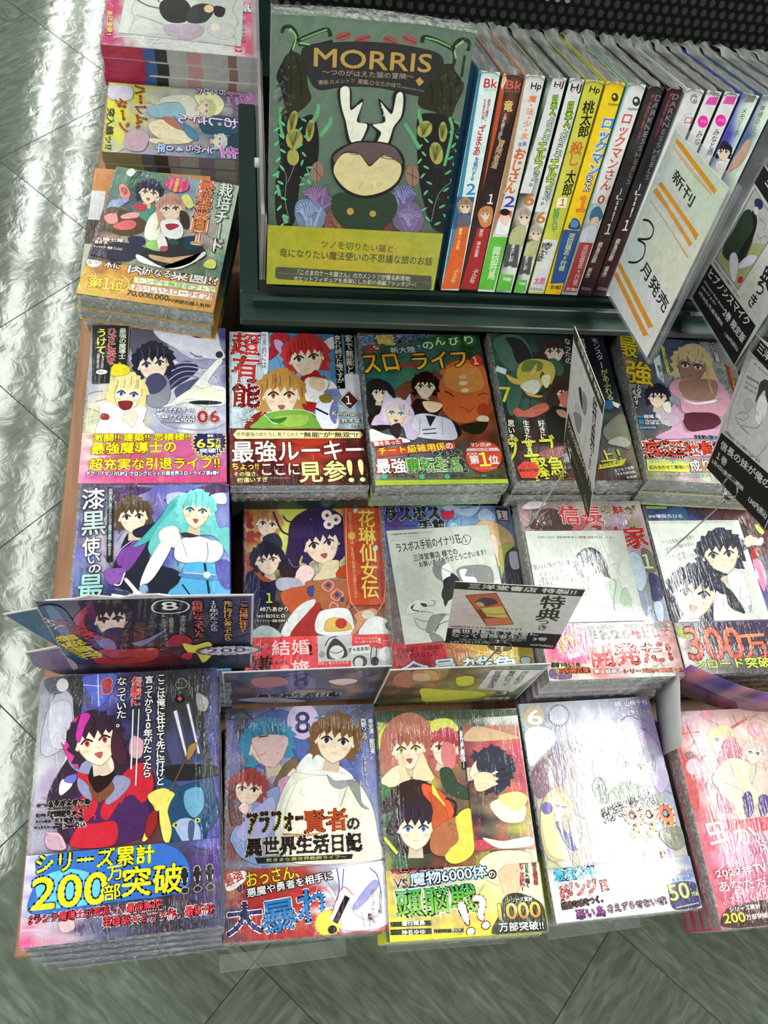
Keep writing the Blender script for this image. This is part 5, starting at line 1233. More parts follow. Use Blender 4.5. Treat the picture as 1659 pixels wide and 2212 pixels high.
  ["P","356",[66,113.7,50.8,135.6,56.7,160.5,82.2,160.3,84.2,141.1,84.3,119.3]],
  ["H",[99,138.4,10.3,0,-0.7,6.8],"ccc","688","s0","aab"],
  ["P","345",[89.6,149.3,86.3,161,107.1,160.8,106.1,149.3]],
  ["P","ccd",[6.9,1.4,8.2,28.2,32.4,28,32.9,3.6]],
  ["P","cab",[89.5,28.3,93.2,52.3,124.1,48.3,122.1,27.3]],
  ["V",[11.8,180.7,14.7,165.1],24.5,"d7c","eee",0.71,0.53,"恋"],
  ["V",[15,162.2,16.6,148.1],24.4,"c6b","eee",0.71,0.44,"に"],
  ["V",[3.4,146.7,5.5,108.7],13.4,"edf","86a",0.71,0.27,"おとした"],
  ["V",[64.1,161.1,60.2,87.6],19.2,"edf","86a",0.68,0.34,"おじさん"],
  ["V",[118.3,160.7,120.2,141.2],22.3,"d6c","eee",0.66,0.41,"生"],
  ["V",[117.7,135.8,115.2,98.3],14.2,"edf","76a",0.66,0.33,"してから"],
  ["V",[117.6,94.3,117.7,62.6],18.1,"cdf","46a",0.65,0.41,"40年"],
  ["T",[3.5,30.7,84.4,37.3],13.5,"a43","ec3",0.68,0.6,"ハーレム、"],
  ["T",[32.3,9,94.5,19.3],13.3,"a43","ec3",0.67,0.59,"ターン"],
  ["T",[51.5,1.4,126.5,2.9],9.2,"332","-",0,0.33,"突入編ッ!?"],
 ]),
 'Mg': (130, 183, [
  ["G",[["d58","d58","c57"],["ddd","dcc","ddd"],["ddd","ddd","ddd"],["ddd","ddd","ccc"],["b36","bbb","bbb"],["b36","b36","a36"]]],
  ["V",[26.5,181.5,29,168.5],19.6,"eee","c46",1.13,0.47,"膝"],
  ["T",[89.6,162.9,121.8,162.4],8.3,"d36","-",0,0.45,"【N】"],
  ["T",[55,172,102,171.6],3.7,"666","-",0,0.18,"おいらんとう"],
  ["T",[62.2,3.4,112.3,6.1],6.7,"ec7","c46",0.52,0.35,"記録!"],
 ]),
 'Mgp': (104, 150, [
  ["G",[["c9cec6","cdd1ca"],["c6cbc4","c9cdc7"]]],
  ["S","997",0.8,[23.2,15,54.4,10.7,70.9,16.3,95.3,12.8,103.5,17.9,98.1,54,101.6,97.9,108.9,136.3,95.3,143.8,77.5,139.4,53.3,144.7,28.5,136.4,4.5,139.9,5.3,123.4]],
  ["P","333",[30.5,45.1,16,60.2,21.9,77.2,44.7,84.3,67.4,76.9,69.9,57.8,53.1,46.3]],
  ["P","444",[29.8,86.3,22.3,100.8,29.9,113.7,61.5,103.1,66.6,82.6,48,78.7]],
  ["P","333",[24.9,113.4,27.7,126.4,45.9,124.2,44.9,114.6]],
  ["E","eca",[32.5,106,-1.1,6.1,8.6,0.5]],
  ["S","666",2.73,[44.3,44.5,40.5,28,28.3,11.7]],
  ["S","666",2.05,[30.8,43.8,20.8,36.9]],
  ["P","bab",[79.7,53,73.2,68.9,69.6,97.5,86.4,101.5,102.6,84.7,97.6,59.3]],
  ["P","ccc",[62.8,112.5,59.8,134.9,82.5,141.4,94.3,125.5,80.9,107.3]],
  ["E","edc",[69.9,116,-0.7,5.5,8.8,0.5]],
  ["S","aaa",2.44,[77.5,52.8,70.4,37,64.3,17.1]],
 ]),
 'Lh': (133, 90, [
  ["G",[["446","445","446","557","446","445"],["445","866","557","556","976","444"],["433","446","335","446","557","445"]]],
  ["P","a66",[22.9,74.8,44.3,75.4,51.7,56.1,34.2,47.2,23.1,56.5]],
  ["P","dcc",[85.1,58.8,100.3,64.2,110.4,55.3,97.7,45.6]],
  ["P","765",[59.4,37.7,89.7,33.1,88.4,21.2,62.5,23.2]],
  ["T",[56.6,47.8,69,47.5],33.8,"336","-",0,0.52,"8"],
  ["T",[26.9,16.5,98.6,13.3],12.2,"222","ccc",0.89,0.33,"異世界生活日記"],
  ["P","aab",[9.7,15.2,34.9,19.4,71,0.9,35.3,2.6]],
 ]),
 'Mh': (134, 105, [
  ["G",[["453","543","654","776","565"],["543","a75","764","885","888"],["433","554","995","aa6","565"],["453","543","aa5","773","453"]]],
  ["P","b76",[18.6,103.2,37,100.9,44.7,74.4,25,80.8]],
  ["P","ba8",[19.4,92.5,31.5,94.5,37.5,75.3,24.5,77.2]],
  ["P","965",[4.5,94.5,16.4,103.5,24.4,58,8.8,68.1]],
  ["P","cc5",[34.9,52.6,58,45.1,89.6,36.2,100.8,21.9,83,11.8,48.2,8.7,39.7,27.3]],
  ["P","cc4",[59.9,79.8,73.5,81.6,79.3,57.9,67.8,55.6]],
  ["p","ccc",[85.5,98.2,133,92.2,124.3,28.9,87.4,44.8]],
  ["V",[118.1,90.5,120,52.1],7.3,"343","-",0,0.44,"異世界転生で"],
  ["V",[105.9,92,110.9,49.4],7.2,"343","-",0,0.44,"賢者になって"],
  ["V",[93.7,93.6,99,43],7.2,"433","-",0,0.44,"冒険者生活"],
  ["T",[110.1,20.4,120.2,21],11.3,"ccb","333",0.96,0.48,"3"],
  ["T",[102.3,6.4,127.2,5.5],7.1,"ddc","-",0,0.25,"進行諸島"],
  ["T",[105.3,-5.3,128.8,-4.7],7.3,"ddc","-",0,0.25,"神名ゆゆ"],
 ]),
 'Morris': (148, 210, [
  ["G",[["697a6c","6b7f6f","6b7f6f","687b6b","66786a"],["697a6c","6a7d6e","6a7d6e","687b6b","66786a"],["607263","66786a","66786a","64766a","5c6c60"],["5c6c60","607263","607263","5c6c60","5c6c60"],["565","565","454","454","565"],["454","454","454","454","454"]]],
  ["S","232",2.45,[7.2,195.9,9,199.7,13.8,200.2,18,195.1,15.4,186.5,11.7,178.6]],
  ["S","8b7",1.32,[12.9,199.2,17.5,194.1,15.4,185.5]],
  ["S","232",2.86,[18.1,191.4,29.7,197.1,39.4,200.7,42.1,196.3]],
  ["S","7a6",1.15,[21,192.6,30.7,197.1,39.4,200.7]],
  ["S","232",2.11,[19.2,189.6,30.1,189.6,43.8,193.7]],
  ["S","8b7",1.15,[20.1,190.6,28.1,189.9]],
  ["E","955",[51.1,197.2,5.5,1.9,1,-2.6]],
  ["E","955",[65.3,196.6,5.9,2.1,1,-2.6]],
  ["E","955",[85.9,197,6.2,-1.5,-0.8,-2.8]],
  ["E","955",[99.7,198.8,5.9,-1.4,-0.7,-2.8]],
  ["S","622",0.48,[46.7,195.4,56.5,199.5]],
  ["S","622",0.49,[59.9,194.7,70.7,199]],
  ["S","622",0.49,[80.5,198.9,90.7,195.1]],
  ["S","622",0.49,[94.3,200.2,105.2,196.9]],
  ["S","232",2.67,[144.1,195,144.2,200.8,137.5,202.2,132.9,196.9,135.2,189.3,134.1,182.2]],
  ["S","8b7",1.42,[139.8,201.4,134.1,196,136.3,189.3]],
  ["S","232",3.07,[134.3,195.1,120.7,199.7,109.9,201.6,109.3,197.7]],
  ["S","7a6",1.22,[130.8,196.7,119.6,200.1,111,201.2]],
  ["S","7a6",1.03,[142.6,190.9,142.3,178.9]],
  ["S","232",2.06,[142.4,191.9,142.6,176.9]],
  ["P","333",[22.3,187.1,47.9,193.1,78.3,195.4,109.8,193.9,126.8,187.5,123.7,163.1,111.9,161.1,81.4,164.8,54.2,163.7,35.8,160.2,27.2,169.3]],
  ["P","332",[7.1,170.6,10.6,181.3,18.5,183.9,24.8,176.9,27.6,161.5,30.1,152.8,20.2,142.9,12,144.4,8.4,160]],
  ["P","222",[4.2,167.4,8.8,176.4,12.3,164.2,11.8,148.4,7.4,159.9]],
  ["P","332",[112.1,160.1,123.4,173.3,126.3,183.5,134.9,184.3,140,172.6,145.8,171,141.4,156.1,137.6,144.1,126.6,150.8,115.2,153.1]],
  ["P","222",[132.7,184.1,138.6,174.5,136.7,157.8,139.2,170.5,145.6,172,135.2,182.3]],
  ["T",[31.3,176,118.3,178.4],12.2,"b95","321",0.3,0.45,"MORRIS"],
  ["T",[37.7,170.7,106.2,172.4],4.1,"987","-",0,0.1,"～つのがはえた猫の冒険～"],
  ["p","b95",[107.8,172,110.7,174.7,114.4,171.5,111,168.2]],
  ["T",[35.1,163.6,62.2,167.1],3,"987","-",0,0.1,"漫画:カメントツ"],
  ["T",[64.4,166.5,96.7,166],3.4,"987","-",0,0.1,"原案:ひなたかほり"],
  ["T",[97.3,165.6,115.4,164],1.6,"887","-",0,0.05,"(MEDICOM TOY)"],
  ["P","222",[6.2,133.8,13.1,142.4,22.5,139,32.7,141.8,37.8,125.5,37,103.9,25.7,92.3,23.5,69.5,19.8,52.9,7.6,52.4,5.4,91.1,9.1,107.7]],
  ["P","222",[113.8,146.7,126.7,149.7,143.1,145.6,149.6,133,149.4,105,154.2,58.6,138.5,57.9,125.1,86.2,118.7,108.8,114.8,130.7]],
  ["S","6a7",2.22,[7.9,146.1,7.7,133.9,10.7,123.7]],
  ["S","6a7",3.06,[35.9,150.2,35.7,144.1,32,135.6]],
  ["S","6a7",3.12,[45.8,141.7,45.6,136.6,38.8,126.7]],
  ["S","6a7",2.99,[113.1,151.9,115,145.7,119.8,135.4]],
  ["S","6a7",3.02,[103.5,140.7,108.7,134.6,118.1,122.2]],
  ["S","6a7",2.4,[138.3,147.4,142.2,136.9,140.4,110.1]],
  ["E","aa5",[17,135.6,3.4,-0.7,-1.9,-8.6]],
  ["E","aa5",[30.7,130.3,3.1,-0.3,-1,-8.3]],
  ["E","aa5",[19,123.2,6.5,0.4,0.3,-7.9]],
  ["E","aa5",[18.5,109.3,4.7,0.3,0.3,-6.4]],
  ["E","aa5",[120,137.5,5.2,-2.3,-2.7,-6]],
  ["E","aa5",[134.8,136.4,3.4,0.2,1.1,-7.7]],
  ["E","aa5",[132.1,119.7,5.2,1.3,2.8,-8.6]],
  ["S","553",0.51,[18.2,142.8,15.7,129.3]],
  ["S","553",0.52,[20.9,128.6,17.3,113.6]],
  ["S","553",0.54,[123.2,143.1,118.1,130.9]],
  ["S","553",0.56,[132.3,126.4,130.9,111.8]],
  ["S","888",0.53,[9.3,102.3,13.8,93.8,13.4,74.7,17.4,57.5]],
  ["S","888",0.54,[19.9,102.9,15.1,89.4]],
  ["S","888",0.58,[150.3,99.2,139.2,86.9,136.6,62.8]],
  ["S","7a8",2.62,[6.6,86.7,9,77.9]],
  ["S","7a8",3.84,[12.8,62,15.2,55.1]],
  ["S","7a8",2.15,[7.3,97.8,6.4,92.3]],
  ["S","5a7",1.09,[24.5,94.4,33.4,89.3,29.5,102.4]],
  ["E","976",[37.8,99,5.2,-0.6,-0.9,-8.2]],
  ["E","976",[115.2,100.7,5.5,1.3,2.5,-8.3]],
  ["S","543",0.54,[37.4,106.2,38.3,90.7]],
  ["S","543",0.54,[33.7,103.8,41.9,94.3]],
  ["S","543",0.56,[114.2,108.6,116.2,92.7]],
  ["S","543",0.57,[110.3,102.7,120,98.7]],
  ["P","768",[30.1,69.8,33.6,87.1,40.4,82.9,46.5,90,48.2,81,55.2,76.8,47.8,70.6,41.5,63.3]],
  ["S","97a",1.78,[33.8,82.6,40,70.3]],
  ["S","97a",1.78,[44.5,86.5,43.2,71.6]],
  ["S","97a",1.59,[54.1,75.6,43.4,69.3]],
  ["P","78a",[21.6,62.4,23.3,74.1,31.9,76.8,39.7,74.9,48.2,63.6,46.4,56.4,37.9,47.7,28.9,48.5]],
  ["S","9ac",1.8,[25.6,71.9,33.1,53.5]],
  ["S","9ac",1.8,[34.2,75.7,35.3,53.6]],
  ["S","9ac",1.82,[43.3,70.4,37.6,52.5]],
  ["P","76a",[98.9,71.9,100.7,87.2,107.8,85.3,110.6,91.2,120.5,86,114.7,76.2,109.6,70]],
  ["S","99b",1.62,[103.2,85.1,108.2,72.3]],
  ["S","99b",1.62,[114.3,89.1,110.3,73.6]],
  ["P","768",[102.8,68.5,110.9,78.4,122.7,77.8,130.3,64.9,128.1,55,119,51,106.4,56.6]],
  ["S","87a",2.12,[107.3,69.9,116.2,54.5]],
  ["S","87a",2.12,[115.9,76.3,118.4,55.9]],
  ["S","87a",2.15,[126.2,69.6,120.9,54.7]],
  ["P","855",[46.6,54,48.1,66,54.5,69.8,61.7,64.2,71.4,57.5,74.3,50.4,49.1,49.3]],
  ["S","643",0.81,[50.5,63.7,60.4,51]],
  ["S","643",0.81,[59.6,62.9,62.7,51.1]],
  ["P","744",[76,57.7,83.6,62.8,90.8,71.5,98,69.5,104.1,56.5,102.4,50.3,80.2,49.4]],
  ["S","532",0.82,[86,61.8,90.6,51]],
  ["S","532",0.82,[95.8,68.2,96.4,51.3]],
  ["E","5c8",[9.6,134.3,2,-1.7,-0.6,-0.7]],
  ["E","5c8",[5.2,129.6,-2.2,-1.7,-0.5,0.7]],
  ["E","5c8",[9.2,124.7,2,-1.7,-0.6,-0.7]],
  ["E","5c8",[5.4,119.1,-1.8,-2.1,-0.7,0.6]],
  ["E","5c8",[10.4,113.8,2.4,-1.3,-0.5,-0.8]],
  ["E","5c8",[7,106.9,-1.9,-2.1,-0.7,0.6]],
  ["E","5c8",[10.1,100.7,1.9,-2,-0.7,-0.7]],
  ["E","5c8",[4.9,94.9,-2.4,-1.5,-0.5,0.8]],
  ["E","5c8",[9.2,88.8,2.5,-1.2,-0.4,-0.9]],
  ["E","5c8",[6.4,81.3,-1.7,-2.3,-0.8,0.6]],
  ["E","5c8",[12.1,76,2.5,-1.2,-0.4,-0.9]],
  ["E","5c8",[8.9,67.9,-1.9,-2.2,-0.7,0.7]],
  ["E","5c8",[14.4,61.1,2.5,-1.4,-0.5,-0.9]],
  ["E","5c8",[11,52.8,-1.9,-2.3,-0.7,0.7]],
  ["E","6b8",[25.6,138,2.2,-1.1,-0.4,-0.7]],
  ["E","6b8",[23.1,130.9,-1.6,-1.9,-0.6,0.5]],
  ["E","6b8",[28.2,125.3,2.2,-1.1,-0.4,-0.8]],
  ["E","6b8",[23.6,118.8,-2.1,-1.4,-0.5,0.7]],
  ["E","6b8",[26.9,112.2,1.8,-1.8,-0.6,-0.6]],
  ["E","6b8",[25.7,105.6,-0.8,-2.5,-0.8,0.3]],
  ["E","6b8",[32.7,102.3,2.6,-0.2,-0.1,-0.9]],
  ["E","6b8",[30,96.6,-2.5,-0.7,-0.2,0.9]],
  ["E","6b8",[31.9,90.8,1.3,-2.3,-0.8,-0.4]],
  ["E","6b8",[26.5,88.5,-2.5,-0.7,-0.2,0.9]],
  ["E","5a7",[144.6,144.3,2.7,-1.2,-0.4,-0.9]],
  ["E","5a7",[141.6,138,-1.7,-2.1,-0.8,0.6]],
  ["E","5a7",[147.8,133.1,2.8,-1.3,-0.4,-0.9]],
  ["E","5a7",[144.9,126.7,-1.7,-2.2,-0.8,0.6]],
  ["E","5a7",[149,121.5,2.3,-2,-0.7,-0.7]],
  ["E","5a7",[144.1,116.9,-2.4,-1.5,-0.6,0.9]],
  ["E","5a7",[148.6,111.1,2.3,-2.1,-0.7,-0.7]],
  ["E","5a7",[144.1,105.3,-2.3,-1.8,-0.7,0.8]],
  ["E","5a7",[149.2,98,2.5,-2,-0.6,-0.8]],
  ["E","5a7",[144.7,91.1,-2.3,-1.8,-0.7,0.8]],
  ["E","5a7",[149.3,83.2,2.3,-2.3,-0.7,-0.7]],
  ["E","5a7",[143.8,76.8,-2.6,-1.4,-0.6,1]],
  ["E","5a7",[148,68.3,2.3,-2.4,-0.7,-0.7]],
  ["E","5a7",[142.3,61.8,-2.6,-1.5,-0.6,1]],
  ["E","6b8",[122.4,129.4,2.1,-1.8,-0.6,-0.6]],
  ["E","6b8",[117.9,124.5,-2.2,-1.4,-0.5,0.7]],
  ["E","6b8",[122,118.8,2.1,-1.8,-0.6,-0.6]],
  ["E","6b8",[119.4,112.9,-1.4,-2.2,-0.8,0.5]],
  ["E","6b8",[125.5,108.3,2.6,-1,-0.3,-0.8]],
  ["E","6b8",[123.6,101.4,-1.5,-2.2,-0.8,0.5]],
  ["E","6b8",[130,95.8,2.6,-1.1,-0.3,-0.8]],
  ["E","6b8",[128.2,87.8,-1.5,-2.2,-0.8,0.6]],
  ["E","6b8",[133.2,80.8,2.3,-1.9,-0.6,-0.7]],
  ["E","6b8",[128.8,73.6,-2.2,-1.6,-0.6,0.8]],
  ["E","6b8",[133.4,65.4,2.3,-2,-0.6,-0.7]],
  ["E","444",[11,166.4,2,-1.6,-0.7,-0.8]],
  ["E","444",[6.8,161.6,-2.1,-1.6,-0.6,0.8]],
  ["E","444",[10.5,156.9,2,-1.6,-0.7,-0.8]],
  ["E","444",[7.5,151.8,-1.5,-2.2,-0.8,0.5]],
  ["E","444",[12.6,148.7,2.4,-0.9,-0.4,-0.9]],
  ["E","444",[9.8,143.2,-1.6,-2.2,-0.8,0.6]],
  ["E","354",[60.6,75.7,2,2.2,0.7,-0.6]],
  ["E","354",[66.3,70.5,1.7,-2.5,-0.7,-0.5]],
  ["E","354",[72.6,74.5,2,2.2,0.7,-0.7]],
  ["E","354",[79,70.4,2.4,-2,-0.6,-0.7]],
  ["E","354",[83.8,76.2,1.3,2.7,0.8,-0.4]],
  ["E","354",[90.8,72.7,2.4,-2,-0.6,-0.7]],
  ["E","354",[95.4,76.7,2.1,2.1,0.7,-0.7]],
  ["E","354",[99.4,71.3,1.7,-2.6,-0.8,-0.5]],
  ["E","354",[104.2,75.4,2.1,2.1,0.7,-0.7]],
  ["S","97a",1.24,[37.2,72.4,42.4,80.4,45.9,81]],
  ["S","333",0.23,[39.2,74.8,44.1,80.7]],
  ["S","97a",1.24,[38.4,72.5,42.1,81.6,45.4,83.1]],
  ["S","333",0.23,[39.2,74.8,43.7,82.4]],
  ["S","97a",1.24,[37,72.4,41.5,83,44.3,85.2]],
  ["S","333",0.23,[39,74.8,42.9,84.1]],
  ["S","97a",1.24,[38.4,72.5,40.1,83.9,42.1,86.5]],
  ["S","333",0.23,[38.5,74.8,41.1,85.2]],
  ["S","97a",1.24,[37.5,72.5,38.4,84,39.3,86.6]],
  ["S","333",0.23,[38,74.8,38.9,85.2]],
  ["S","97a",1.24,[38.4,72.5,37,83.9,36.9,86.6]],
  ["S","333",0.23,[37.5,74.8,36.9,85.2]],
  ["S","97a",1.24,[38.4,72.5,35.4,84.1,34.1,87]],
  ["S","333",0.23,[37,74.7,34.7,85.6]],
  ["S","97a",1.24,[37.2,72.4,34,83.3,31.9,85.6]],
  ["S","333",0.23,[36.4,74.7,32.9,84.5]],
  ["S","97a",1.24,[37.2,72.4,33,82.2,30.3,83.9]],
  ["S","333",0.23,[36.1,74.7,31.7,83]],
  ["S","97a",1.24,[38.5,72.5,31.3,81.4,27.5,82.6]],
  ["S","333",0.23,[35.5,74.7,29.5,82]],
  ["S","97a",1.24,[36.8,72.4,31.6,79.8,28,80.1]],
  ["S","333",0.23,[35.6,74.7,29.9,80]],
  ["S","88b",1.29,[110.4,77.2,116.4,85.5,120.5,86.2]],
  ["S","333",0.23,[112.9,79.7,118.4,85.8]],
  ["S","88b",1.29,[110.3,77.2,114.8,86.5,118,87.8]],
  ["S","333",0.23,[112.4,79.7,116.5,87.1]],
  ["S","88b",1.29,[110.2,77.2,114.1,87.7,116.6,89.7]],
  ["S","333",0.23,[112.2,79.7,115.4,88.7]],
  ["S","88b",1.29,[111.1,77.2,113.1,89.2,115.2,92.1]],
  ["S","333",0.23,[112,79.6,114.1,90.6]],
  ["S","88b",1.29,[111.5,77.3,111.3,89.2,112.1,92.1]],
  ["S","333",0.23,[111.3,79.6,111.7,90.7]],
  ["S","88b",1.29,[111.7,77.3,109.6,89.7,109.2,92.9]],
  ["S","333",0.23,[110.8,79.6,109.4,91.3]],
  ["S","88b",1.29,[111.8,77.3,108,88.9,106.6,91.7]],
  ["S","333",0.23,[110.2,79.6,107.3,90.3]],
  ["S","88b",1.29,[110.6,77.2,106,88.9,103.2,91.7]],
  ["S","333",0.23,[109.5,79.5,104.6,90.3]],
  ["S","88b",1.29,[110.5,77.2,104.7,87.8,101.2,89.8]],
  ["S","333",0.23,[109.1,79.5,102.9,88.8]],
  ["S","88b",1.29,[111.9,77.3,105.2,86,102,86.9]],
  ["S","333",0.23,[109.2,79.5,103.6,86.5]],
  ["S","88b",1.29,[111.7,77.3,104.6,84.8,100.9,85.1]],
  ["S","333",0.23,[108.9,79.5,102.8,84.9]],
  ["S","9ac",1.26,[31.9,58.2,37.4,66.4,41.6,67.1]],
  ["S","333",0.23,[33.6,60.6,39.5,66.7]],
  ["S","9ac",1.26,[32.2,58.2,36.4,67.6,39.7,69.1]],
  ["S","333",0.23,[33.3,60.6,38,68.3]],
  ["S","9ac",1.26,[32.3,58.2,35.6,68.9,38.5,71.1]],
  ["S","333",0.23,[33.1,60.6,37,70]],
  ["S","9ac",1.26,[32,58.2,34.3,69.7,36.3,72.5]],
  ["S","333",0.23,[32.6,60.6,35.3,71.2]],
  ["S","9ac",1.26,[30.9,58.1,32.8,70.5,33.7,73.5]],
  ["S","333",0.23,[32.2,60.5,33.3,72]],
  ["S","9ac",1.26,[31.4,58.1,31.1,70.9,30.9,74.2]],
  ["S","333",0.23,[31.6,60.5,31,72.5]],
  ["S","9ac",1.26,[32,58.2,29.4,70.3,28.1,73.4]],
  ["S","333",0.23,[31,60.5,28.7,71.8]],
  ["S","9ac",1.26,[31.2,58.1,27.6,69.9,25.1,72.6]],
  ["S","333",0.23,[30.4,60.5,26.3,71.3]],
  ["S","9ac",1.26,[31.5,58.1,26.6,68.6,23.4,70.6]],
  ["S","333",0.23,[30.1,60.4,25,69.5]],
  ["S","9ac",1.26,[31.7,58.2,25.8,67.3,22.1,68.4]],
  ["S","333",0.23,[29.7,60.4,24,67.9]],
  ["S","9ac",1.26,[31.1,58.1,25.9,65.7,22.3,66]],
  ["S","333",0.23,[29.7,60.4,24.2,65.9]],
  ["S","98b",1.32,[118.9,58.3,123.1,66.7,127,67.3]],
  ["S","333",0.24,[119.8,60.8,125.1,67]],
  ["S","98b",1.32,[117.4,58.3,121.8,67.8,124.9,69.2]],
  ["S","333",0.24,[119.3,60.8,123.3,68.5]],
  ["S","98b",1.32,[117.6,58.3,121.2,69.2,123.9,71.4]],
  ["S","333",0.24,[119.2,60.8,122.6,70.3]],
  ["S","98b",1.32,[118.7,58.3,119.5,69.5,121.1,71.9]],
  ["S","333",0.24,[118.7,60.8,120.3,70.8]],
  ["S","98b",1.32,[117.5,58.3,118.3,71.1,119.2,74.4]],
  ["S","333",0.24,[118.4,60.8,118.8,72.7]],
  ["S","98b",1.32,[117.3,58.3,116.6,70.2,116.3,72.9]],
  ["S","333",0.24,[117.8,60.7,116.5,71.5]],
  ["S","98b",1.32,[118.3,58.3,114.8,70.4,113.4,73.2]],
  ["S","333",0.24,[117.2,60.7,114.2,71.8]],
  ["S","98b",1.32,[118.1,58.3,113.2,70,110.7,72.5]],
  ["S","333",0.24,[116.6,60.7,111.9,71.2]],
  ["S","98b",1.32,[117.3,58.3,112.1,68.8,108.8,70.8]],
  ["S","333",0.24,[116.1,60.7,110.4,69.8]],
  ["S","98b",1.32,[117.4,58.3,111.7,67.5,108,68.6]],
  ["S","333",0.24,[116,60.7,109.8,68]],
  ["S","98b",1.32,[117.3,58.3,111.6,66.2,108,66.3]],
  ["S","333",0.24,[115.9,60.6,109.8,66.2]],
  ["S","865",1.29,[59.8,52.2,65.2,60.6,69.6,61.4]],
  ["S","333",0.23,[61.2,54.7,67.4,61]],
  ["S","865",1.29,[59.2,52.2,63.5,61.7,66.8,63.2]],
  ["S","333",0.23,[60.6,54.6,65.2,62.4]],
  ["S","865",1.29,[58.4,52.1,62.4,62.7,65,64.6]],
  ["S","333",0.23,[60.3,54.6,63.7,63.6]],
  ["S","865",1.29,[59.4,52.2,61.8,64.6,64.1,67.7]],
  ["S","333",0.23,[60.2,54.6,62.9,66.1]],
  ["S","865",1.29,[58.8,52.1,59.8,64.1,60.7,67]],
  ["S","333",0.23,[59.5,54.6,60.3,65.6]],
  ["S","865",1.29,[59.7,52.2,58.3,65.1,58,68.5]],
  ["S","333",0.23,[59,54.6,58.1,66.9]],
  ["S","865",1.29,[60.1,52.2,56.6,64.1,55.4,66.9]],
  ["S","333",0.23,[58.5,54.5,56.1,65.5]],
  ["S","865",1.29,[58.6,52.1,55.2,63.5,53,66]],
  ["S","333",0.23,[57.9,54.5,54.1,64.7]],
  ["S","865",1.29,[60.1,52.2,53.8,62.7,50.6,64.7]],
  ["S","333",0.23,[57.4,54.5,52.2,63.7]],
  ["S","865",1.29,[59.1,52.2,53.4,61.3,50.1,62.3]],
  ["S","333",0.23,[57.3,54.5,51.7,61.8]],
  ["S","865",1.29,[59.8,52.2,52,60,47.5,60.4]],
  ["S","333",0.23,[56.8,54.5,49.8,60.3]],
  ["S","755",1.31,[91.3,53.5,96.2,62,100.8,62.8]],
  ["S","333",0.24,[92.3,56,98.5,62.4]],
  ["S","755",1.31,[90.6,53.5,94.5,63.1,97.8,64.6]],
  ["S","333",0.24,[91.7,56,96.2,63.8]],
  ["S","755",1.31,[90.9,53.5,93.1,63.9,95.6,65.8]],
  ["S","333",0.24,[91.4,55.9,94.4,64.9]],
  ["S","755",1.31,[90.6,53.5,92.8,66,94.9,69.1]],
  ["S","333",0.24,[91.2,55.9,93.8,67.5]],
  ["S","755",1.31,[89.9,53.4,90.5,65.2,91.3,67.9]],
  ["S","333",0.24,[90.5,55.9,90.9,66.5]],
  ["S","755",1.31,[90.6,53.5,89.1,65.4,88.9,68.1]],
  ["S","333",0.24,[90.1,55.9,89,66.7]],
  ["S","755",1.31,[90.7,53.5,87.4,65.6,85.9,68.6]],
  ["S","333",0.24,[89.5,55.9,86.7,67.2]],
  ["S","755",1.31,[90.3,53.5,85.7,65.2,83.3,67.7]],
  ["S","333",0.24,[88.9,55.8,84.5,66.5]],
  ["S","755",1.31,[89.4,53.4,84.3,64.2,80.9,66.3]],
  ["S","333",0.24,[88.3,55.8,82.6,65.3]],
  ["S","755",1.31,[89.4,53.4,83.7,62.8,79.8,64]],
  ["S","333",0.24,[88.1,55.8,81.8,63.4]],
  ["S","755",1.31,[90.3,53.5,82.7,61.4,78.2,61.8]],
  ["S","333",0.24,[87.8,55.8,80.4,61.6]],
  ["S","553",0.31,[16.4,130.2,13.7,141.9]],
  ["S","553",0.31,[16.4,130.2,14.6,141.9]],
  ["S","553",0.31,[16.4,130.2,15.7,142]],
  ["S","553",0.31,[16.4,130.2,16.7,142.1]],
  ["S","553",0.31,[16.4,130.2,17.6,142.1]],
  ["S","553",0.31,[16.4,130.2,18.6,142.2]],
  ["S","553",0.31,[16.4,130.2,19.6,142.3]],
  ["S","553",0.32,[30.4,125.2,27.7,136.3]],
  ["S","553",0.32,[30.4,125.2,28.6,136.4]],
  ["S","553",0.32,[30.4,125.2,29.5,136.4]],
  ["S","553",0.32,[30.4,125.2,30.4,136.5]],
  ["S","553",0.32,[30.4,125.2,31.2,136.6]],
  ["S","553",0.32,[30.4,125.2,32.1,136.6]],
  ["S","553",0.32,[30.4,125.2,33,136.7]],
  ["S","553",0.32,[17.9,118.4,13.3,128.8]],
  ["S","553",0.32,[17.9,118.4,15.1,128.9]],
  ["S","553",0.32,[17.9,118.4,16.9,129]],
  ["S","553",0.32,[17.9,118.4,18.8,129.2]],
  ["S","553",0.32,[17.9,118.4,20.5,129.3]],
  ["S","553",0.32,[17.9,118.4,22.3,129.4]],
  ["S","553",0.32,[17.9,118.4,24.2,129.5]],
  ["S","553",0.33,[119.4,133.5,114.7,142.2]],
  ["S","553",0.33,[119.4,133.5,116.3,142.3]],
  ["S","553",0.33,[119.4,133.5,117.8,142.4]],
  ["S","553",0.33,[119.4,133.5,119.4,142.5]],
  ["S","553",0.33,[119.4,133.5,120.9,142.6]],
  ["S","553",0.33,[119.4,133.5,122.5,142.7]],
  ["S","553",0.33,[119.4,133.5,124,142.9]],
  ["S","553",0.33,[134.8,131.7,131.1,142]],
  ["S","553",0.33,[134.8,131.7,132.1,142]],
  ["S","553",0.33,[134.8,131.7,133,142.1]],
  ["S","553",0.33,[134.8,131.7,134,142.2]],
  ["S","553",0.33,[134.8,131.7,134.9,142.2]],
  ["S","553",0.33,[134.8,131.7,135.8,142.3]],
  ["S","553",0.33,[134.8,131.7,136.8,142.4]],
  ["S","553",0.34,[131.7,114.4,126.6,126]],
  ["S","553",0.34,[131.7,114.4,128.1,126.1]],
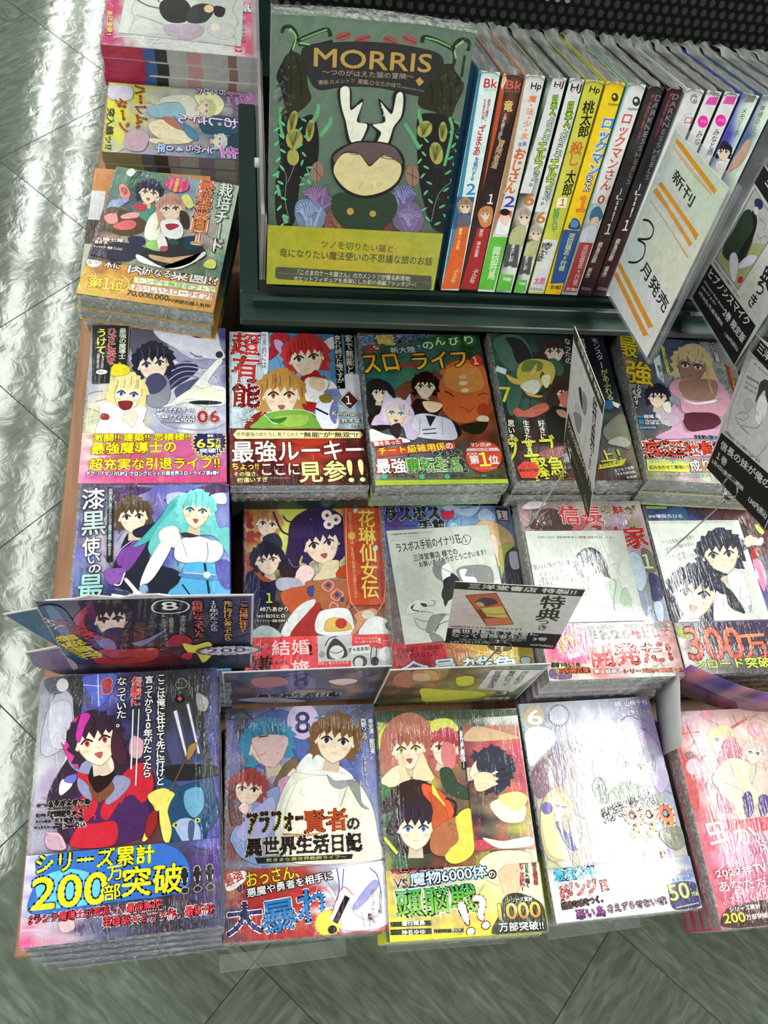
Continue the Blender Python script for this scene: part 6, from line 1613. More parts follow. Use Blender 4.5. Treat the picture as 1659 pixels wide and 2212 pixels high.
  ["S","553",0.34,[131.7,114.4,129.6,126.2]],
  ["S","553",0.34,[131.7,114.4,131.2,126.3]],
  ["S","553",0.34,[131.7,114.4,132.6,126.4]],
  ["S","553",0.34,[131.7,114.4,134.1,126.5]],
  ["S","553",0.34,[131.7,114.4,135.7,126.6]],
  ["S","221",0.48,[12.8,177.7,14.9,166.4,14.7,154.6]],
  ["S","221",0.48,[18.6,181.1,21.8,168.4,22.8,155.2]],
  ["S","221",0.52,[131.5,178,135.5,167.1,137,155.8]],
  ["S","221",0.52,[119.4,170.9,122.2,164,122.4,156.8]],
  ["S","221",0.52,[126.6,173.5,130,163.6,130.7,153.2]],
  ["P","343",[52.6,81.3,78.2,83.8,100.9,84.9,104.2,66.2,83.8,48.3,57.6,59.3]],
  ["E","b95",[67.1,68.6,2.9,0.1,0.2,-3.1]],
  ["E","b95",[86,67.7,2.8,0.1,0.3,-2.8]],
  ["P","222",[50.1,162.3,59.4,163.1,61.5,150.1,69.4,156.8,67.7,140.2,76.4,138.7,70.2,123.4,60.4,123.8,56,139.4,52.1,149.4]],
  ["P","eed",[51.7,162.5,58.4,163,60.6,148,69.1,154.2,66.1,140.1,74.3,138.1,69.6,124.5,62.5,125.1,57.6,139.5,53.7,149.5]],
  ["P","222",[92.3,162.7,100.9,162.3,101.7,146.9,96.2,137,93.3,123.8,81.2,123.1,82.4,132.8,76.4,138.7,85.9,141.5,81,157.7,91.5,150.3]],
  ["P","eed",[94.5,161.8,99.4,161.7,100,146.7,95,137.9,91.5,124.8,83.3,124.3,85.7,133,78.6,138.4,88.1,141.7,82.9,155.3,92.4,147.2]],
  ["P","222",[48.8,113.4,63.7,124.1,79.8,126.2,96.6,124.1,106.7,113.7,106.3,97.9,96.2,85.9,78.5,80.3,62.5,84.1,51.6,95.9]],
  ["P","dc9",[51,104.8,57.9,115.1,71,114.8,79.5,106.5,89.7,116,103.8,110.2,104.1,97.8,94.8,88.1,78.3,82.6,63.4,86.4,53.2,96]],
  ["P","655",[50.4,113.5,63.7,123,79.9,125.1,96.7,123,104.5,113.6,103.8,110.2,89.6,116.5,79.4,107.6,70.9,115.7,57.8,116.1,51.8,108.1]],
  ["N",53.5],
  ["G",[["aa3","aa3","aa3","aa4"],["aa3","ba3","ba4","aa4"],["aa3","ba3","aa3","aa4"]]],
  ["T",[44.9,35.8,106.6,34.2],6.8,"553","-",0,0.06,"ツノを切りたい猫と"],
  ["T",[10.1,25.9,142.7,23.8],7.8,"553","-",0,0.12,"竜になりたい魔法使いの不思議な旅のお話"],
  ["p","554",[7,15.3,8.7,16.6,144.1,14,146.1,2,144.1,-0,8.5,5.2,6.9,7]],
  ["S","998",0.24,[8.9,10.9,144.4,7.4]],
  ["T",[26.1,10.1,125.5,8.2],4.9,"ccb","-",0,0.06,"「こぐまのケーキ屋さん」のカメントツが贈る新境地!"],
  ["T",[22.9,4.3,131.2,2.6],4.7,"ccb","-",0,0.06,"大ヒットフィギュアを原案にした初の長編ファンタジー!"],
 ]),
 'S1': (17.5, 182, [
  ["G",[["dee","dee"],["dee","dee"],["dee","dee"],["dee","dee"]]],
  ["p","48a",[0.1,182.5,2.1,182.6,4.5,85.1,6,1.1,0.7,0.8]],
  ["p","369",[-0.4,85.5,15.7,86.2,16.3,58.3,0.2,57.5]],
  ["T",[5.9,170.7,16.9,171.1],6.2,"c34","-",0,0.31,"Bk"],
  ["T",[6.8,168.5,16.5,168.9],1.8,"777","-",0,0.05,"コミックス"],
  ["V",[12.7,162.7,12.6,146.7],2.4,"b34","-",0,0.05,"最強の魔物に"],
  ["V",[9,162.6,10.1,145.5],2.4,"b34","-",0,0.05,"なる道を辿る俺、"],
  ["V",[10.9,143.9,10.3,119.8],5.8,"c34","-",0,0.17,"ざまあ"],
  ["V",[11.6,118.6,10.4,99.5],3.9,"36a","-",0,0.12,"を執行する"],
  ["T",[7.4,87.8,15.3,88.2],9,"38c","-",0,0.37,"2"],
  ["H",[8.8,77.3,4.8,0.2,-0.9,5.3],"a86","665","s0","975"],
  ["P","667",[4.4,70.3,14.2,70.7,15.8,61.1,4.7,60.5]],
  ["p","d63",[4.8,59.8,16,60.4,17.3,1.8,-0,0.8]],
  ["V",[8.8,58.6,8.8,39],3,"ee9","-",0,0.07,"原作一人小判"],
  ["V",[11.7,20.7,10.3,7.9],4.5,"ec8","-",0,0.22,"ぶんか社"],
 ]),
 'S2': (17, 182, [
  ["G",[["743","643"],["322","322"],["322","322"],["433","433"],["322","322"]]],
  ["p","b53",[-0.3,183.1,3.2,183.2,4.4,142.2,2.4,91.6,0.6,142.1]],
  ["p","dca",[0.9,183.1,4.1,177.2,1.6,170,-0.6,174]],
  ["T",[4.3,171.1,18.3,171.6],5.8,"d66","-",0,0.33,"Bk"],
  ["T",[4.4,168.6,17.7,169],1.6,"999","-",0,0.06,"コミックス"],
  ["V",[9.6,163,10.1,155],7.7,"ec8","622",0.34,0.23,"竜"],
  ["V",[9.3,153.3,7.7,133.2],3.3,"ddd","-",0,0.06,"と歩む成り上がり"],
  ["V",[10.9,133.2,8.3,110.6],6,"ca8","-",0,0.12,"冒険者道"],
  ["T",[9.4,81.2,14.2,81.3],8.1,"eee","-",0,0.27,"1"],
  ["P","c85",[2.4,71.7,6.6,78.5,15.1,77.3,16.8,63.6,9,60.7]],
  ["H",[9.4,71.8,4.2,0.1,-0.9,4.1],"c85","665","s0","c85"],
  ["p","a33",[4.9,60,17.6,60.1,16.8,1.8,0.1,1.8]],
  ["V",[9.4,58.6,8.9,33.1],3.7,"ecc","-",0,0.07,"原作 岸木和葉"],
  ["V",[12,21.6,10.2,8.2],5.1,"ecc","-",0,0.23,"ぶんか社"],
 ]),
 'S3': (17, 182, [
  ["G",[["ddd","ddd"],["ddd","ddd"],["ddd","ddd"]]],
  ["p","a86",[-0.2,182.7,1,182.8,5.6,89.2,2.9,52.4,0.7,52.4]],
  ["T",[7.2,170.8,15.8,171.2],6.1,"222","-",0,0.17,"Hp"],
  ["V",[10.5,167.8,11.6,135.3],6.6,"e85","-",0,0.24,"魔・法・少・女"],
  ["T",[7.4,128.7,14.9,130.2],3.6,"66b","-",0,0.19,"全員"],
  ["V",[10.9,127.7,9.3,91.2],9.7,"d63","fed",0.51,0.32,"おじさん"],
  ["T",[6.6,79.3,16.3,79.6],9.1,"44a","-",0,0.27,"2"],
  ["p","d53",[3.2,75.9,15.7,76.2,16.3,68.1,3.7,67.8]],
  ["P","eee",[4.3,65.1,6.6,73.3,13.9,72.1,17,65.3,16.5,55.5,5.1,55.3]],
  ["E","ecb",[10.3,69.3,4.5,0.1,1.5,-6.1]],
  ["E","222",[9.1,74.7,4.7,0.1,0.7,-3]],
  ["p","6b4",[0.7,52.4,17.2,52.7,15.6,1.9,-0.3,1.9]],
  ["V",[9.8,43.9,10.3,12.2],7.4,"dec","-",0,0.22,"諏訪符馬"],
 ]),
 'S4': (15.7, 182, [
  ["G",[["343","ddd"],["343","ddd"],["444","ddd"],["898","ddc"]]],
  ["p","ddd",[4.1,182.7,15.3,183.3,10.4,91.8,-0.2,91.5]],
  ["T",[6.7,174,14.4,174.4],4.9,"222","-",0,0.2,"HJ"],
  ["S","c44",0.6,[7.8,174.1,11.9,178.7]],
  ["V",[9.9,169.1,11.6,154.2],5,"ad3","353",0.52,0.21,"日本へ"],
  ["V",[11.3,153.2,10.4,134.2],5.2,"ded","464",0.45,0.17,"ようこそ"],
  ["V",[9.5,133,10.2,112.1],7.7,"cd3","575",0.6,0.24,"エルフ"],
  ["V",[10.6,110.9,10,98.3],5.7,"ded","464",0.51,0.19,"さん。"],
  ["T",[6.2,81.5,15,81.7],10.7,"c73","-",0,0.55,"6"],
  ["H",[9.5,70.9,5.8,0.1,-1.5,6.1],"ba9","665","s0","998"],
  ["P","bb8",[1.5,60.4,12,63.6,14.7,46.6,1.7,46.4]],
  ["p","555",[-2.6,46.3,11.8,46.5,15.4,24.9,1.9,24.8]],
  ["V",[6,46.5,7.9,17.8],4.5,"eee","-",0,0.08,"まさしお 原作"],
  ["p","6b4",[-2,17.7,14,17.8,14.4,2.2,-0.5,2.2]],
  ["T",[4.8,10.6,12.6,10.6],4.6,"eee","-",0,0.17,"Hobby"],
 ]),
 'S5': (15.3, 182, [
  ["G",[["343","ddd"],["343","ddd"],["444","ddd"],["898","ddc"]]],
  ["p","ddd",[-0.5,183.8,14.4,184.6,8.9,76.6,-3.6,76.4]],
  ["T",[3.6,171.7,14.7,172.2],6.7,"222","-",0,0.27,"HJ"],
  ["S","c44",0.82,[4.8,171.8,10.3,178.2]],
  ["V",[7.8,165.1,10.3,145.8],6.8,"ad3","353",0.69,0.28,"日本へ"],
  ["V",[9.2,144.5,8.2,121.7],6.8,"ded","464",0.56,0.21,"ようこそ"],
  ["V",[7.1,120.4,8.4,97.3],9.6,"cd3","575",0.7,0.28,"エルフ"],
  ["V",[8.8,96.1,8.3,83.1],6.9,"ded","464",0.57,0.21,"さん。"],
  ["T",[4.2,66.7,14.3,66.9],10.1,"c73","-",0,0.57,"6"],
  ["H",[8.1,57,6.6,0.1,-1.8,5.5],"ba9","665","s0","998"],
  ["P","bb8",[-0.7,47.6,11,50.4,13.3,35.9,0.8,35.7]],
  ["p","555",[-3.9,35.7,11.7,35.8,14.1,18.5,-0.1,18.4]],
  ["V",[4.7,35.8,7.9,13.1],4.7,"eee","-",0,0.07,"まさしお 原作"],
  ["p","6b4",[-1.5,13,12.7,13.1,13.9,1.6,-0.3,1.6]],
  ["T",[4.1,7.7,12,7.7],3.4,"eee","-",0,0.15,"Hobby"],
 ]),
 'S6': (15.9, 182, [
  ["G",[["cc4","cc4"],["cc5","cb4"],["cc5","bb4"],["cc6","bc4"]]],
  ["T",[5.3,172.3,14.3,172.1],5.7,"222","-",0,0.17,"Hp"],
  ["V",[8.2,167.3,10.8,139.7],9.9,"221","-",0,0.24,"桃太郎"],
  ["V",[8,136,8.6,116.9],10.7,"c63","-",0,0.31,"殺し"],
  ["V",[9.7,113.2,10.8,91.5],9.1,"221","-",0,0.26,"太郎"],
  ["p","eec",[3.5,89.8,12.5,90.2,13.7,81.6,4.6,81.2]],
  ["T",[6.9,83,11.8,83.2],5.7,"c34","-",0,0.28,"1"],
  ["V",[5.5,80.5,8.6,59.7],5.7,"386","-",0,0.28,"妊田ヒロヤ"],
  ["p","ddd",[0.5,52.3,15,52.7,15.5,2,0.1,1.9]],
  ["V",[8.5,49.5,3.1,31.4],5.9,"333","-",0,0.15,"殺すべし。"],
  ["V",[3.4,49.4,2.3,31.4],5.3,"333","-",0,0.15,"桃太郎"],
  ["T",[2.8,9.3,13.5,9.4],6.9,"d5a","-",0,0.32,"太郎"],
  ["T",[1.2,3.6,14.5,2.8],2.5,"777","-",0,0.08,"KADOKAWA"],
 ]),
 'S7': (16.2, 182, [
  ["G",[["ec2","ec2"],["ec2","eb2"],["ec2","eb2"]]],
  ["E","332",[10.9,171.5,3.1,0.1,1.1,-3]],
  ["E","ec2",[10.1,172,1.4,0,0.4,-1.2]],
  ["T",[7.1,165.2,16.6,165.5],2,"443","-",0,0.11,"Kadokawa"],
  ["V",[11.7,155.2,11.8,110.9],9.9,"48c","eef",0.85,0.48,"ロックマン"],
  ["V",[10.2,109.6,10.9,96.8],5.8,"eef","347",0.65,0.2,"ちゃん"],
  ["T",[7.4,79.2,15,79.3],12.6,"e83","a42",0.41,0.55,"1"],
  ["P","347",[4.3,63.6,6,72.2,12,70.8,15.5,63.7]],
  ["E","58b",[8.6,67.9,4.2,0.1,1.1,-3.7]],
  ["p","359",[-0.9,62,15.9,62.2,17.4,12,2.7,10.3]],
  ["V",[9.8,59.2,9.6,23.6],5.8,"cd9","-",0,0.15,"河田雄志×行徒"],
  ["T",[4,5.2,14.7,5.2],3.9,"443","-",0,0.16,"角川書店"],
 ]),
 'S8': (16.3, 182, [
  ["G",[["5aa","ddd"],["9bb","ddd"],["999","ddd"],["9ab","ddd"]]],
  ["p","ddd",[2,180.7,16.1,181.6,15.2,87,1.5,86.7,0.9,140.7]],
  ["E","332",[12.3,169.9,3.5,0.2,1.3,-3.5]],
  ["E","ddd",[11.6,170.4,1.5,0.1,0.5,-1.3]],
  ["T",[7.2,162.9,16.7,163.4],2.1,"443","-",0,0.12,"Kadokawa"],
  ["V",[9.1,159.6,9.9,98.8],9.3,"c44","-",0,0.19,"ロックマンさん"],
  ["T",[6.3,86.8,17.3,87.1],7.1,"c44","-",0,0.2,"01"],
  ["P","479",[3.7,80,9.3,84.2,16.1,76.2,11.4,69.2,4.9,71.8]],
  ["P","ecb",[5.9,73.2,12.4,74.7,14.2,65.1,7.2,64.9]],
  ["P","dde",[1.6,64.8,13.7,66.4,16,50.8,2.5,50.6]],
  ["p","a44",[2.2,51.3,15.1,51.5,15.1,2.9,0.9,2.8]],
  ["V",[9.3,49.2,10.6,10],5,"ecc","-",0,0.07,"河田雄志×行徒"],
  ["T",[3.4,4.4,14.7,4],3.3,"ecc","-",0,0.08,"角川書店"],
 ]),
 'S9': (14.1, 182, [
  ["G",[["332","333"],["222","333"],["322","333"],["422","422"],["322","433"]]],
  ["V",[6.5,175.9,6.6,138.9],3.2,"c46","-",0,0.17,"ダークネスヒールズーリリー"],
  ["V",[12.1,175.6,11.8,104.9],6.3,"778","222",0.24,0.18,"DARKNESSHEELS"],
  ["V",[7.9,100.7,8.9,71.9],6,"ddd","-",0,0.27,"ーLiliー"],
  ["T",[5.8,60.1,10.6,60.3],9.3,"eee","-",0,0.5,"1"],
  ["V",[5.3,52.6,3,17.6],4.3,"ddc","-",0,0.15,"網島志朗 原作"],
  ["T",[1.3,5.7,11.3,4.9],2.9,"988","-",0,0.08,"KADOKAWA"],
 ]),
 'S10': (13.8, 182, [
  ["G",[["322","422"],["222","333"],["322","333"],["422","422"],["322","433"]]],
  ["V",[4.9,177.9,4.8,142.9],3,"c46","-",0,0.16,"ダークネスヒールズーリリー"],
  ["V",[9.6,177.5,11.3,109.8],6,"778","222",0.23,0.17,"DARKNESSHEELS"],
  ["V",[7.7,105.6,9.4,76.5],5.8,"ddd","-",0,0.27,"ーLiliー"],
  ["T",[6,64.3,10.8,64.5],9.5,"eee","-",0,0.51,"1"],
  ["V",[5.8,56.5,4.4,19.2],4.3,"ddc","-",0,0.16,"網島志朗 原作"],
  ["T",[2.9,6.3,13.1,5.4],3.2,"988","-",0,0.08,"KADOKAWA"],
 ]),
 'S11': (15.5, 182, [
  ["G",[["ccc","ddd"],["ddd","ddd"],["ddd","ddd"]]],
  ["E","999",[9.7,175.3,3.5,0.4,1.8,-3.6]],
  ["T",[8.2,173.5,13.7,174.2],2.9,"eee","-",0,0.17,"M"],
  ["S","999",0.44,[6.9,157.9,7.4,163,12.7,164.4]],
  ["T",[9.1,156.5,15.3,157.1],4.7,"c67","-",0,0.22,"ロ"],
 ]),
 'S12': (14.5, 182, [
  ["G",[["dde","ddd"],["ddd","ddd"],["ddd","ddd"]]],
  ["T",[3.9,178.6,13.1,179.2],2.2,"333","-",0,0.18,"MEC"],
  ["p","d5a",[4,177.4,13.4,178.7,14.1,172.4,2.8,171.8]],
  ["E","e3a",[8,159,5.2,0.6,2.2,-4.6]],
  ["T",[5.3,158.3,11.5,158.1],2.4,"eab","-",0,0.14,"みな"],
  ["V",[9.5,151.6,11.6,140.9],5.8,"555","-",0,0.09,"みな"],
 ]),
 'S13': (14.5, 182, [
  ["G",[["dde","ddd"],["ddd","ddd"],["ddd","ddd"]]],
  ["T",[2.6,180.3,12,181],2.1,"333","-",0,0.17,"MEC"],
  ["p","d5a",[2.8,179.1,12.5,180,13.2,174,2.2,173.4]],
  ["E","e3a",[7.5,160.9,5.1,0.6,2.3,-4.5]],
  ["T",[4.9,160.2,11,160],2.4,"eab","-",0,0.14,"みな"],
  ["V",[8,154,11.1,133.2],5.7,"555","-",0,0.09,"みなと商"],
 ]),
 'S14': (15.6, 182, [
  ["G",[["44a","ded"],["44a","ded"],["44a","ded"],["569","ded"]]],
  ["T",[4.6,182.3,12.1,183.2],1.9,"333","-",0,0.17,"MFC"],
  ["p","887",[4.9,180.7,12.8,181.9,12.7,176.8,4.2,175.8]],
  ["V",[7.8,171.7,10.5,149.7],4.8,"575","-",0,0.09,"メモリー子"],
  ["H",[6.2,136.6,5.9,0.5,-2.7,5.5],"223","755","s0","222"],
  ["P","ddd",[3.9,128.8,16,128.9,16.3,120.2,7.4,121.4]],
 ]),
 'S15': (15.6, 182, [
  ["G",[["568","ded"],["569","ded"],["568","ded"],["bba","bba"]]],
  ["p","999",[0.9,182.5,4.6,183.2,7.1,178.1,0.9,177.3]],
  ["V",[5.1,175,8.7,150.5],4.8,"777","-",0,0.09,"神様のLO"],
  ["P","b98",[2.4,139.9,3.9,146.4,9.1,147.8,12.3,132.3,5.3,122,0.3,117.6,-2.4,123.3]],
 ]),
 'Ca': (98, 138, [
  ["G",[["ccb","ccc"],["cbb","ccc"]]],
  ["p","332",[-0.6,139.9,98.4,136.5,98.3,123.9,-0.9,124.4]],
  ["T",[10.4,127.3,92.3,126.5],9,"ddd","-",0,0.3,"三洋堂書店 特製!!"],
  ["p","843",[9.1,113.2,32.9,121.4,55,55.8,32.7,48.3]],
  ["p","b64",[10.1,112.2,32.7,119.9,43.5,88.7,20.8,84.8]],
  ["p","cb6",[23.9,87.6,40.4,94.7,49,69.5,30.8,70.5]],
  ["P","545",[18.6,97.9,23.3,109.6,31.6,108.6,35.7,100.5,26.8,92.5]],
  ["P","ba8",[18.6,97.9,22.6,100.8,26.5,94.7,22.6,91.9]],
  ["p","c75",[28.8,65.4,48.4,71.7,54.3,56.8,33,49.6]],
  ["S","764",1.25,[24,78.4,35.2,75.9,46.1,80.3]],
  ["V",[77.6,121.8,79.9,69.3],18.5,"332","-",0,0.48,"特典"],
  ["V",[77.8,68.8,79.6,46.6],8.2,"332","-",0,0.26,"つき"],
  ["T",[2.8,40,63.7,42.6],5.2,"555","-",0,0.07,"※特典はなくなり次第終了となります"],
  ["p","222",[-0.4,38,98.3,38.9,99.2,-1.8,-0.1,-4.8]],
  ["T",[4.8,26.3,78.6,32.3],10,"ccc","-",0,0.29,"異世界転生で賢者に"],
  ["T",[5.2,15.8,70.2,21.4],10.3,"ccc","-",0,0.3,"なって冒険者生活"],
  ["T",[76,19.9,88,21],8.4,"ccc","-",0,0.27,"3巻"],
  ["T",[4.8,7.6,71.4,15.5],5.4,"aaa","-",0,0.07,"～【魔法改良】で異世界最強～"],
  ["T",[4.6,-1.5,47.5,5.1],7.7,"ccc","-",0,0.16,"3月7日(月)販売"],
  ["T",[75.6,5.5,95.5,4.5],6.4,"ccc","-",0,0.14,"660円(税込)"],
 ]),
 'Cb': (88, 124, [
  ["G",[["ccc","ccc"],["ccc","ccc"]]],
  ["p","332",[-1.2,123.1,89.2,124.6,90.9,111.5,0.7,112.2]],
  ["T",[12.7,117.5,83.8,116.5],5.1,"ddd","-",0,0.27,"三洋堂書店 特製!!"],
  ["S","999",0.44,[3.9,106.8,51.2,110.6,53.4,46.7,6.6,44.2,3.9,106.8]],
  ["S","777",0.44,[17.2,103.7,27,101.6,44.1,103]],
  ["P","333",[26.5,84.9,34.1,89.4,41.4,76.8,35.2,77.1]],
  ["P","888",[39,92.5,51.3,91,50.1,77.8,41.4,76.8]],
  ["P","888",[20.3,54.3,41.4,68,41,50.6,29.3,46.9]],
  ["P","bbb",[23,66.6,36.5,73.4,35.8,66,21.9,59.7]],
  ["V",[69,110.7,75.3,65.1],10.5,"332","-",0,0.55,"特典"],
  ["V",[73.7,65.5,74.2,44.3],5.8,"333","-",0,0.3,"つき"],
  ["T",[8.4,43.8,56.4,42.4],1.5,"555","-",0,0,"※特典はなくなり次第終了となります"],
  ["p","332",[4.9,40.6,90.8,35.9,88.1,-2.1,0.6,2.4]],
  ["T",[8,27.4,88.2,30.9],7.6,"ccc","-",0,0.25,"ラスボス手前のイナリ荘 1巻"],
  ["T",[7,12.1,62.8,14.6],3.4,"999","-",0,0.09,"～最強大家さんのいるアパート～"],
  ["T",[70.2,7.5,83.1,3],4.3,"bbb","-",0,0.17,"1,045円"],
 ]),
 'Cc': (97, 138, [
  ["G",[["ccc","ccc"],["ccc","ccc"]]],
  ["p","222",[0.2,138.2,88,125.9,89.3,110.8,1,122.9]],
  ["T",[10,127,84.4,116.7],8,"ddd","-",0,0.21,"三洋堂書店 特製!!"],
  ["S","555",0.45,[6.3,119.4,58.3,115.4,58.4,49.6,8.5,48.8,6.3,119.4]],
  ["T",[12.7,115.4,47.4,113.7],1.3,"555","-",0,0.05,"購入者特典描き下ろし"],
  ["T",[9,100.5,27.4,102.7],2.5,"444","-",0,0.11,"「信長の妹が俺の嫁」"],
  ["T",[10,95.9,27.2,97.5],2.3,"555","-",0,0.06,"コミカライズ1巻"],
  ["T",[11.6,91.6,31.2,93.5],2.3,"555","-",0,0.06,"お買上げありがとう"],
  ["P","444",[28.2,104.1,32.5,110.2,40.3,110.2,47.7,100.2,44.3,95.4,37,102.6,32.9,93.4,31.4,87.5,29.7,98.8]],
  ["P","bbb",[17.5,80.1,22.1,86.7,29.9,84.6,26.8,75.7]],
  ["P","eee",[33.4,89.6,36.4,98.2,43.9,96.2,49,84.8,45.9,73.8,37.8,76.6]],
  ["S","666",0.48,[12.6,64.7,20.4,72.2,29.4,74,25.4,66.5,13.6,63.1,23.9,60.3,37.8,59.7]],
  ["S","666",0.45,[32.9,93.4,34.2,82.8,40.6,80.1]],
  ["S","666",0.46,[37.8,59.7,23.9,60.3,44.8,70.1,46.6,83.5]],
  ["T",[7.3,43.1,62.8,44.9],3.1,"555","-",0,0.06,"※特典はなくなり次第終了となります"],
  ["V",[79,107.1,82.6,66.6],17.7,"222","-",0,0.47,"特典"],
  ["V",[81.9,65.2,83.8,51.8],7.8,"222","-",0,0.21,"つき"],
  ["p","222",[2.9,41.1,95.5,44.7,97,0,-0.1,-0.1]],
  ["T",[7.9,27.6,95.4,32],8.3,"ccc","-",0,0.23,"信長の妹が俺の嫁"],
  ["T",[7.9,16.1,24.1,17.1],7.6,"ccc","-",0,0.25,"1巻"],
  ["T",[4.1,7.9,56.1,10.6],5.4,"ccc","-",0,0.19,"3月4日(金)販売開始"],
  ["T",[66.9,6.7,94.5,7.1],6.9,"ccc","-",0,0.17,"1,045円(税込)"],
 ]),
 'Cd': (97, 136, [
  ["G",[["ccb","ccc"],["ccc","ccc"]]],
  ["p","222",[-0.1,136.1,85.3,127.7,86.7,113.9,-0.7,119.9]],
  ["T",[11.9,126.5,82.5,120.7],7.5,"ddd","-",0,0.25,"三洋堂書店 特製!!"],
  ["p","777",[3.2,117.4,53.6,113,51.1,46.8,2.9,45.3]],
  ["p","bbb",[4.5,116.7,52.2,112.1,50,47.7,4.5,46.5]],
  ["p","aa7",[39,87,51,94.2,49.7,48,4.5,46.5,8,61.2]],
  ["P","343",[5.8,95.9,13.6,101.9,23.3,97.1,34,87.7,37.6,75.4,37.2,66.5,18.9,55.6,5.6,57.3,5.6,79]],
  ["P","222",[14.8,102.7,25.4,102.4,32.3,92.8,34.7,79.8,35.8,67.7,27.7,67.3,27,82.9,27.3,93.6]],
  ["E","336",[18.2,111.4,3.5,3.6,5.6,-1.6]],
  ["P","dcc",[15.2,106,19.9,109,23.4,104.2,18.5,103.1]],
  ["P","dde",[18.6,59.8,22.6,66,32.5,63.1,41.1,51.7,38.9,47.8,28.3,51.2]],
  ["P","dde",[35.8,67.7,41.8,77.3,50,81,48.5,71.4,36.6,59.5]],
  ["E","b33",[46.5,54.6,3.3,1.1,0,-3.3]],
  ["S","777",0.54,[27.7,104,38.5,105,40.2,100.1]],
  ["S","777",0.54,[34.7,94.3,40.9,92.4,45.7,98.7,51.2,97.4]],
  ["T",[3.2,41,58.4,42.2],2.6,"555","-",0,0.12,"※特典はなくなり次第終了となります"],
  ["V",[67.8,104.8,75.9,69],17.3,"222","-",0,0.47,"特典"],
  ["V",[73.5,69.3,73.8,47.5],10.6,"222","-",0,0.27,"つき"],
  ["p","222",[0.3,38.3,93.2,41.5,96.9,-0.2,0.2,-0]],
  ["T",[5.3,28.5,84.2,32.9],8.1,"ddd","-",0,0.3,"ヒプノシスマイク"],
  ["T",[3.7,20.3,50.4,21.9],2.7,"ccc","-",0,0.12,"-Division Rap Battle-"],
  ["T",[5.3,15.5,35.1,16.9],2.5,"ccc","-",0,0.12,"side F.P & M+"],
  ["T",[49.4,18.7,90.8,19.5],7.6,"ddd","-",0,0.29,"2巻 限定版"],
  ["T",[5.1,8,56.8,10.2],4.2,"ccc","-",0,0.19,"2月28日(月)販売開始"],
  ["T",[65.4,7.6,90.9,9.9],4.2,"ccc","-",0,0.18,"1,300円(税込)"],
 ]),
 'Ce': (99, 148, [
  ["G",[["ccc","cdc"],["cdd","ddc"],["dde","ddd"]]],
  ["p","d93",[7.8,143.4,17,144.2,86.9,140.7,85.7,136.9,8.7,140.7]],
  ["p","dba",[11.8,138,83.2,136.5,81.3,134.7,7.6,136.2]],
  ["S","ca7",0.78,[8.8,136.7,49.3,134.8,84.4,135.5]],
  ["p","d93",[8.3,106.5,12.7,110.4,90.7,107.2,90.1,102.2,75.1,104.1]],
  ["p","d94",[5.6,98.6,8.7,103.9,88.8,98.5,86.1,95,33.5,98.7]],
  ["S","ca7",1.15,[8,91.7,47.6,90.8,91.1,88]],
  ["p","d93",[-1.6,25.8,1.7,30.3,89.2,23.5,83.7,18.2]],
  ["p","d94",[-2,16.8,3.1,21.3,87.7,14.5,82.1,8.9]],
  ["T",[24.3,118.3,65,115.4],9.6,"222","-",0,0.17,"新刊"],
  ["S","222",1.74,[8.7,75.1,19.1,79.3,29.9,78,29.8,69.6,13,59.4,26.7,62.4,32.3,54.7,25.6,44.9,13.6,38.1]],
  ["T",[36.1,43.3,93.8,39.1],11.9,"222","-",0,0.21,"月発売"],
 ]),
 'S16': (17.8, 182, [
  ["G",[["444","556"],["555","666"],["555","667"],["666","777"],["556","667"]]],
 ]),
}


# every string is set once in the built-in typeface and kept as flat outlines
def norm_text(k, s):
    if k == 'V' or not any(ch in '023456789' for ch in s): s = s.replace('1', '１')
    if k == 'V': return '\n'.join({'ー': '｜', '～': '｜', '「': '﹁', '」': '﹂'}.get(ch, ch) for ch in s)
    return s
_keys = sorted({(it[0], norm_text(it[0], it[7])) for f in ART.values() for it in f[2] if it[0] in 'TV'})
_tmp = []
for k, s in _keys:
    c = bpy.data.curves.new('lettering', 'FONT'); c.body = s; c.resolution_u = 3
    if k == 'V': c.align_x = 'CENTER'; c.space_line = .92
    o = bpy.data.objects.new('lettering', c); COL.objects.link(o); _tmp.append(o)
bpy.context.view_layer.update()
_dg = bpy.context.evaluated_depsgraph_get()
GLY = {}
for key, o in zip(_keys, _tmp):
    e = o.evaluated_get(_dg); me = e.to_mesh()
    n = len(me.vertices); co = np.empty(n*3); me.vertices.foreach_get('co', co); co = co.reshape(-1, 3)[:, :2]
    me.calc_loop_triangles(); nt = len(me.loop_triangles); tri = np.empty(nt*3, int); me.loop_triangles.foreach_get('vertices', tri); tri = tri.reshape(-1, 3)
    ed = np.sort(np.concatenate([tri[:, [0, 1]], tri[:, [1, 2]], tri[:, [2, 0]]]), 1)
    ue, cnt = np.unique(ed, axis=0, return_counts=True); bd = ue[cnt == 1]
    if n:
        lo = co.min(0); hi = co.max(0); co = (co-lo)/np.maximum(hi-lo, 1e-6)
    GLY[key] = (co, tri, bd); e.to_mesh_clear()
for o in _tmp:
    c = o.data; bpy.data.objects.remove(o); bpy.data.curves.remove(c)

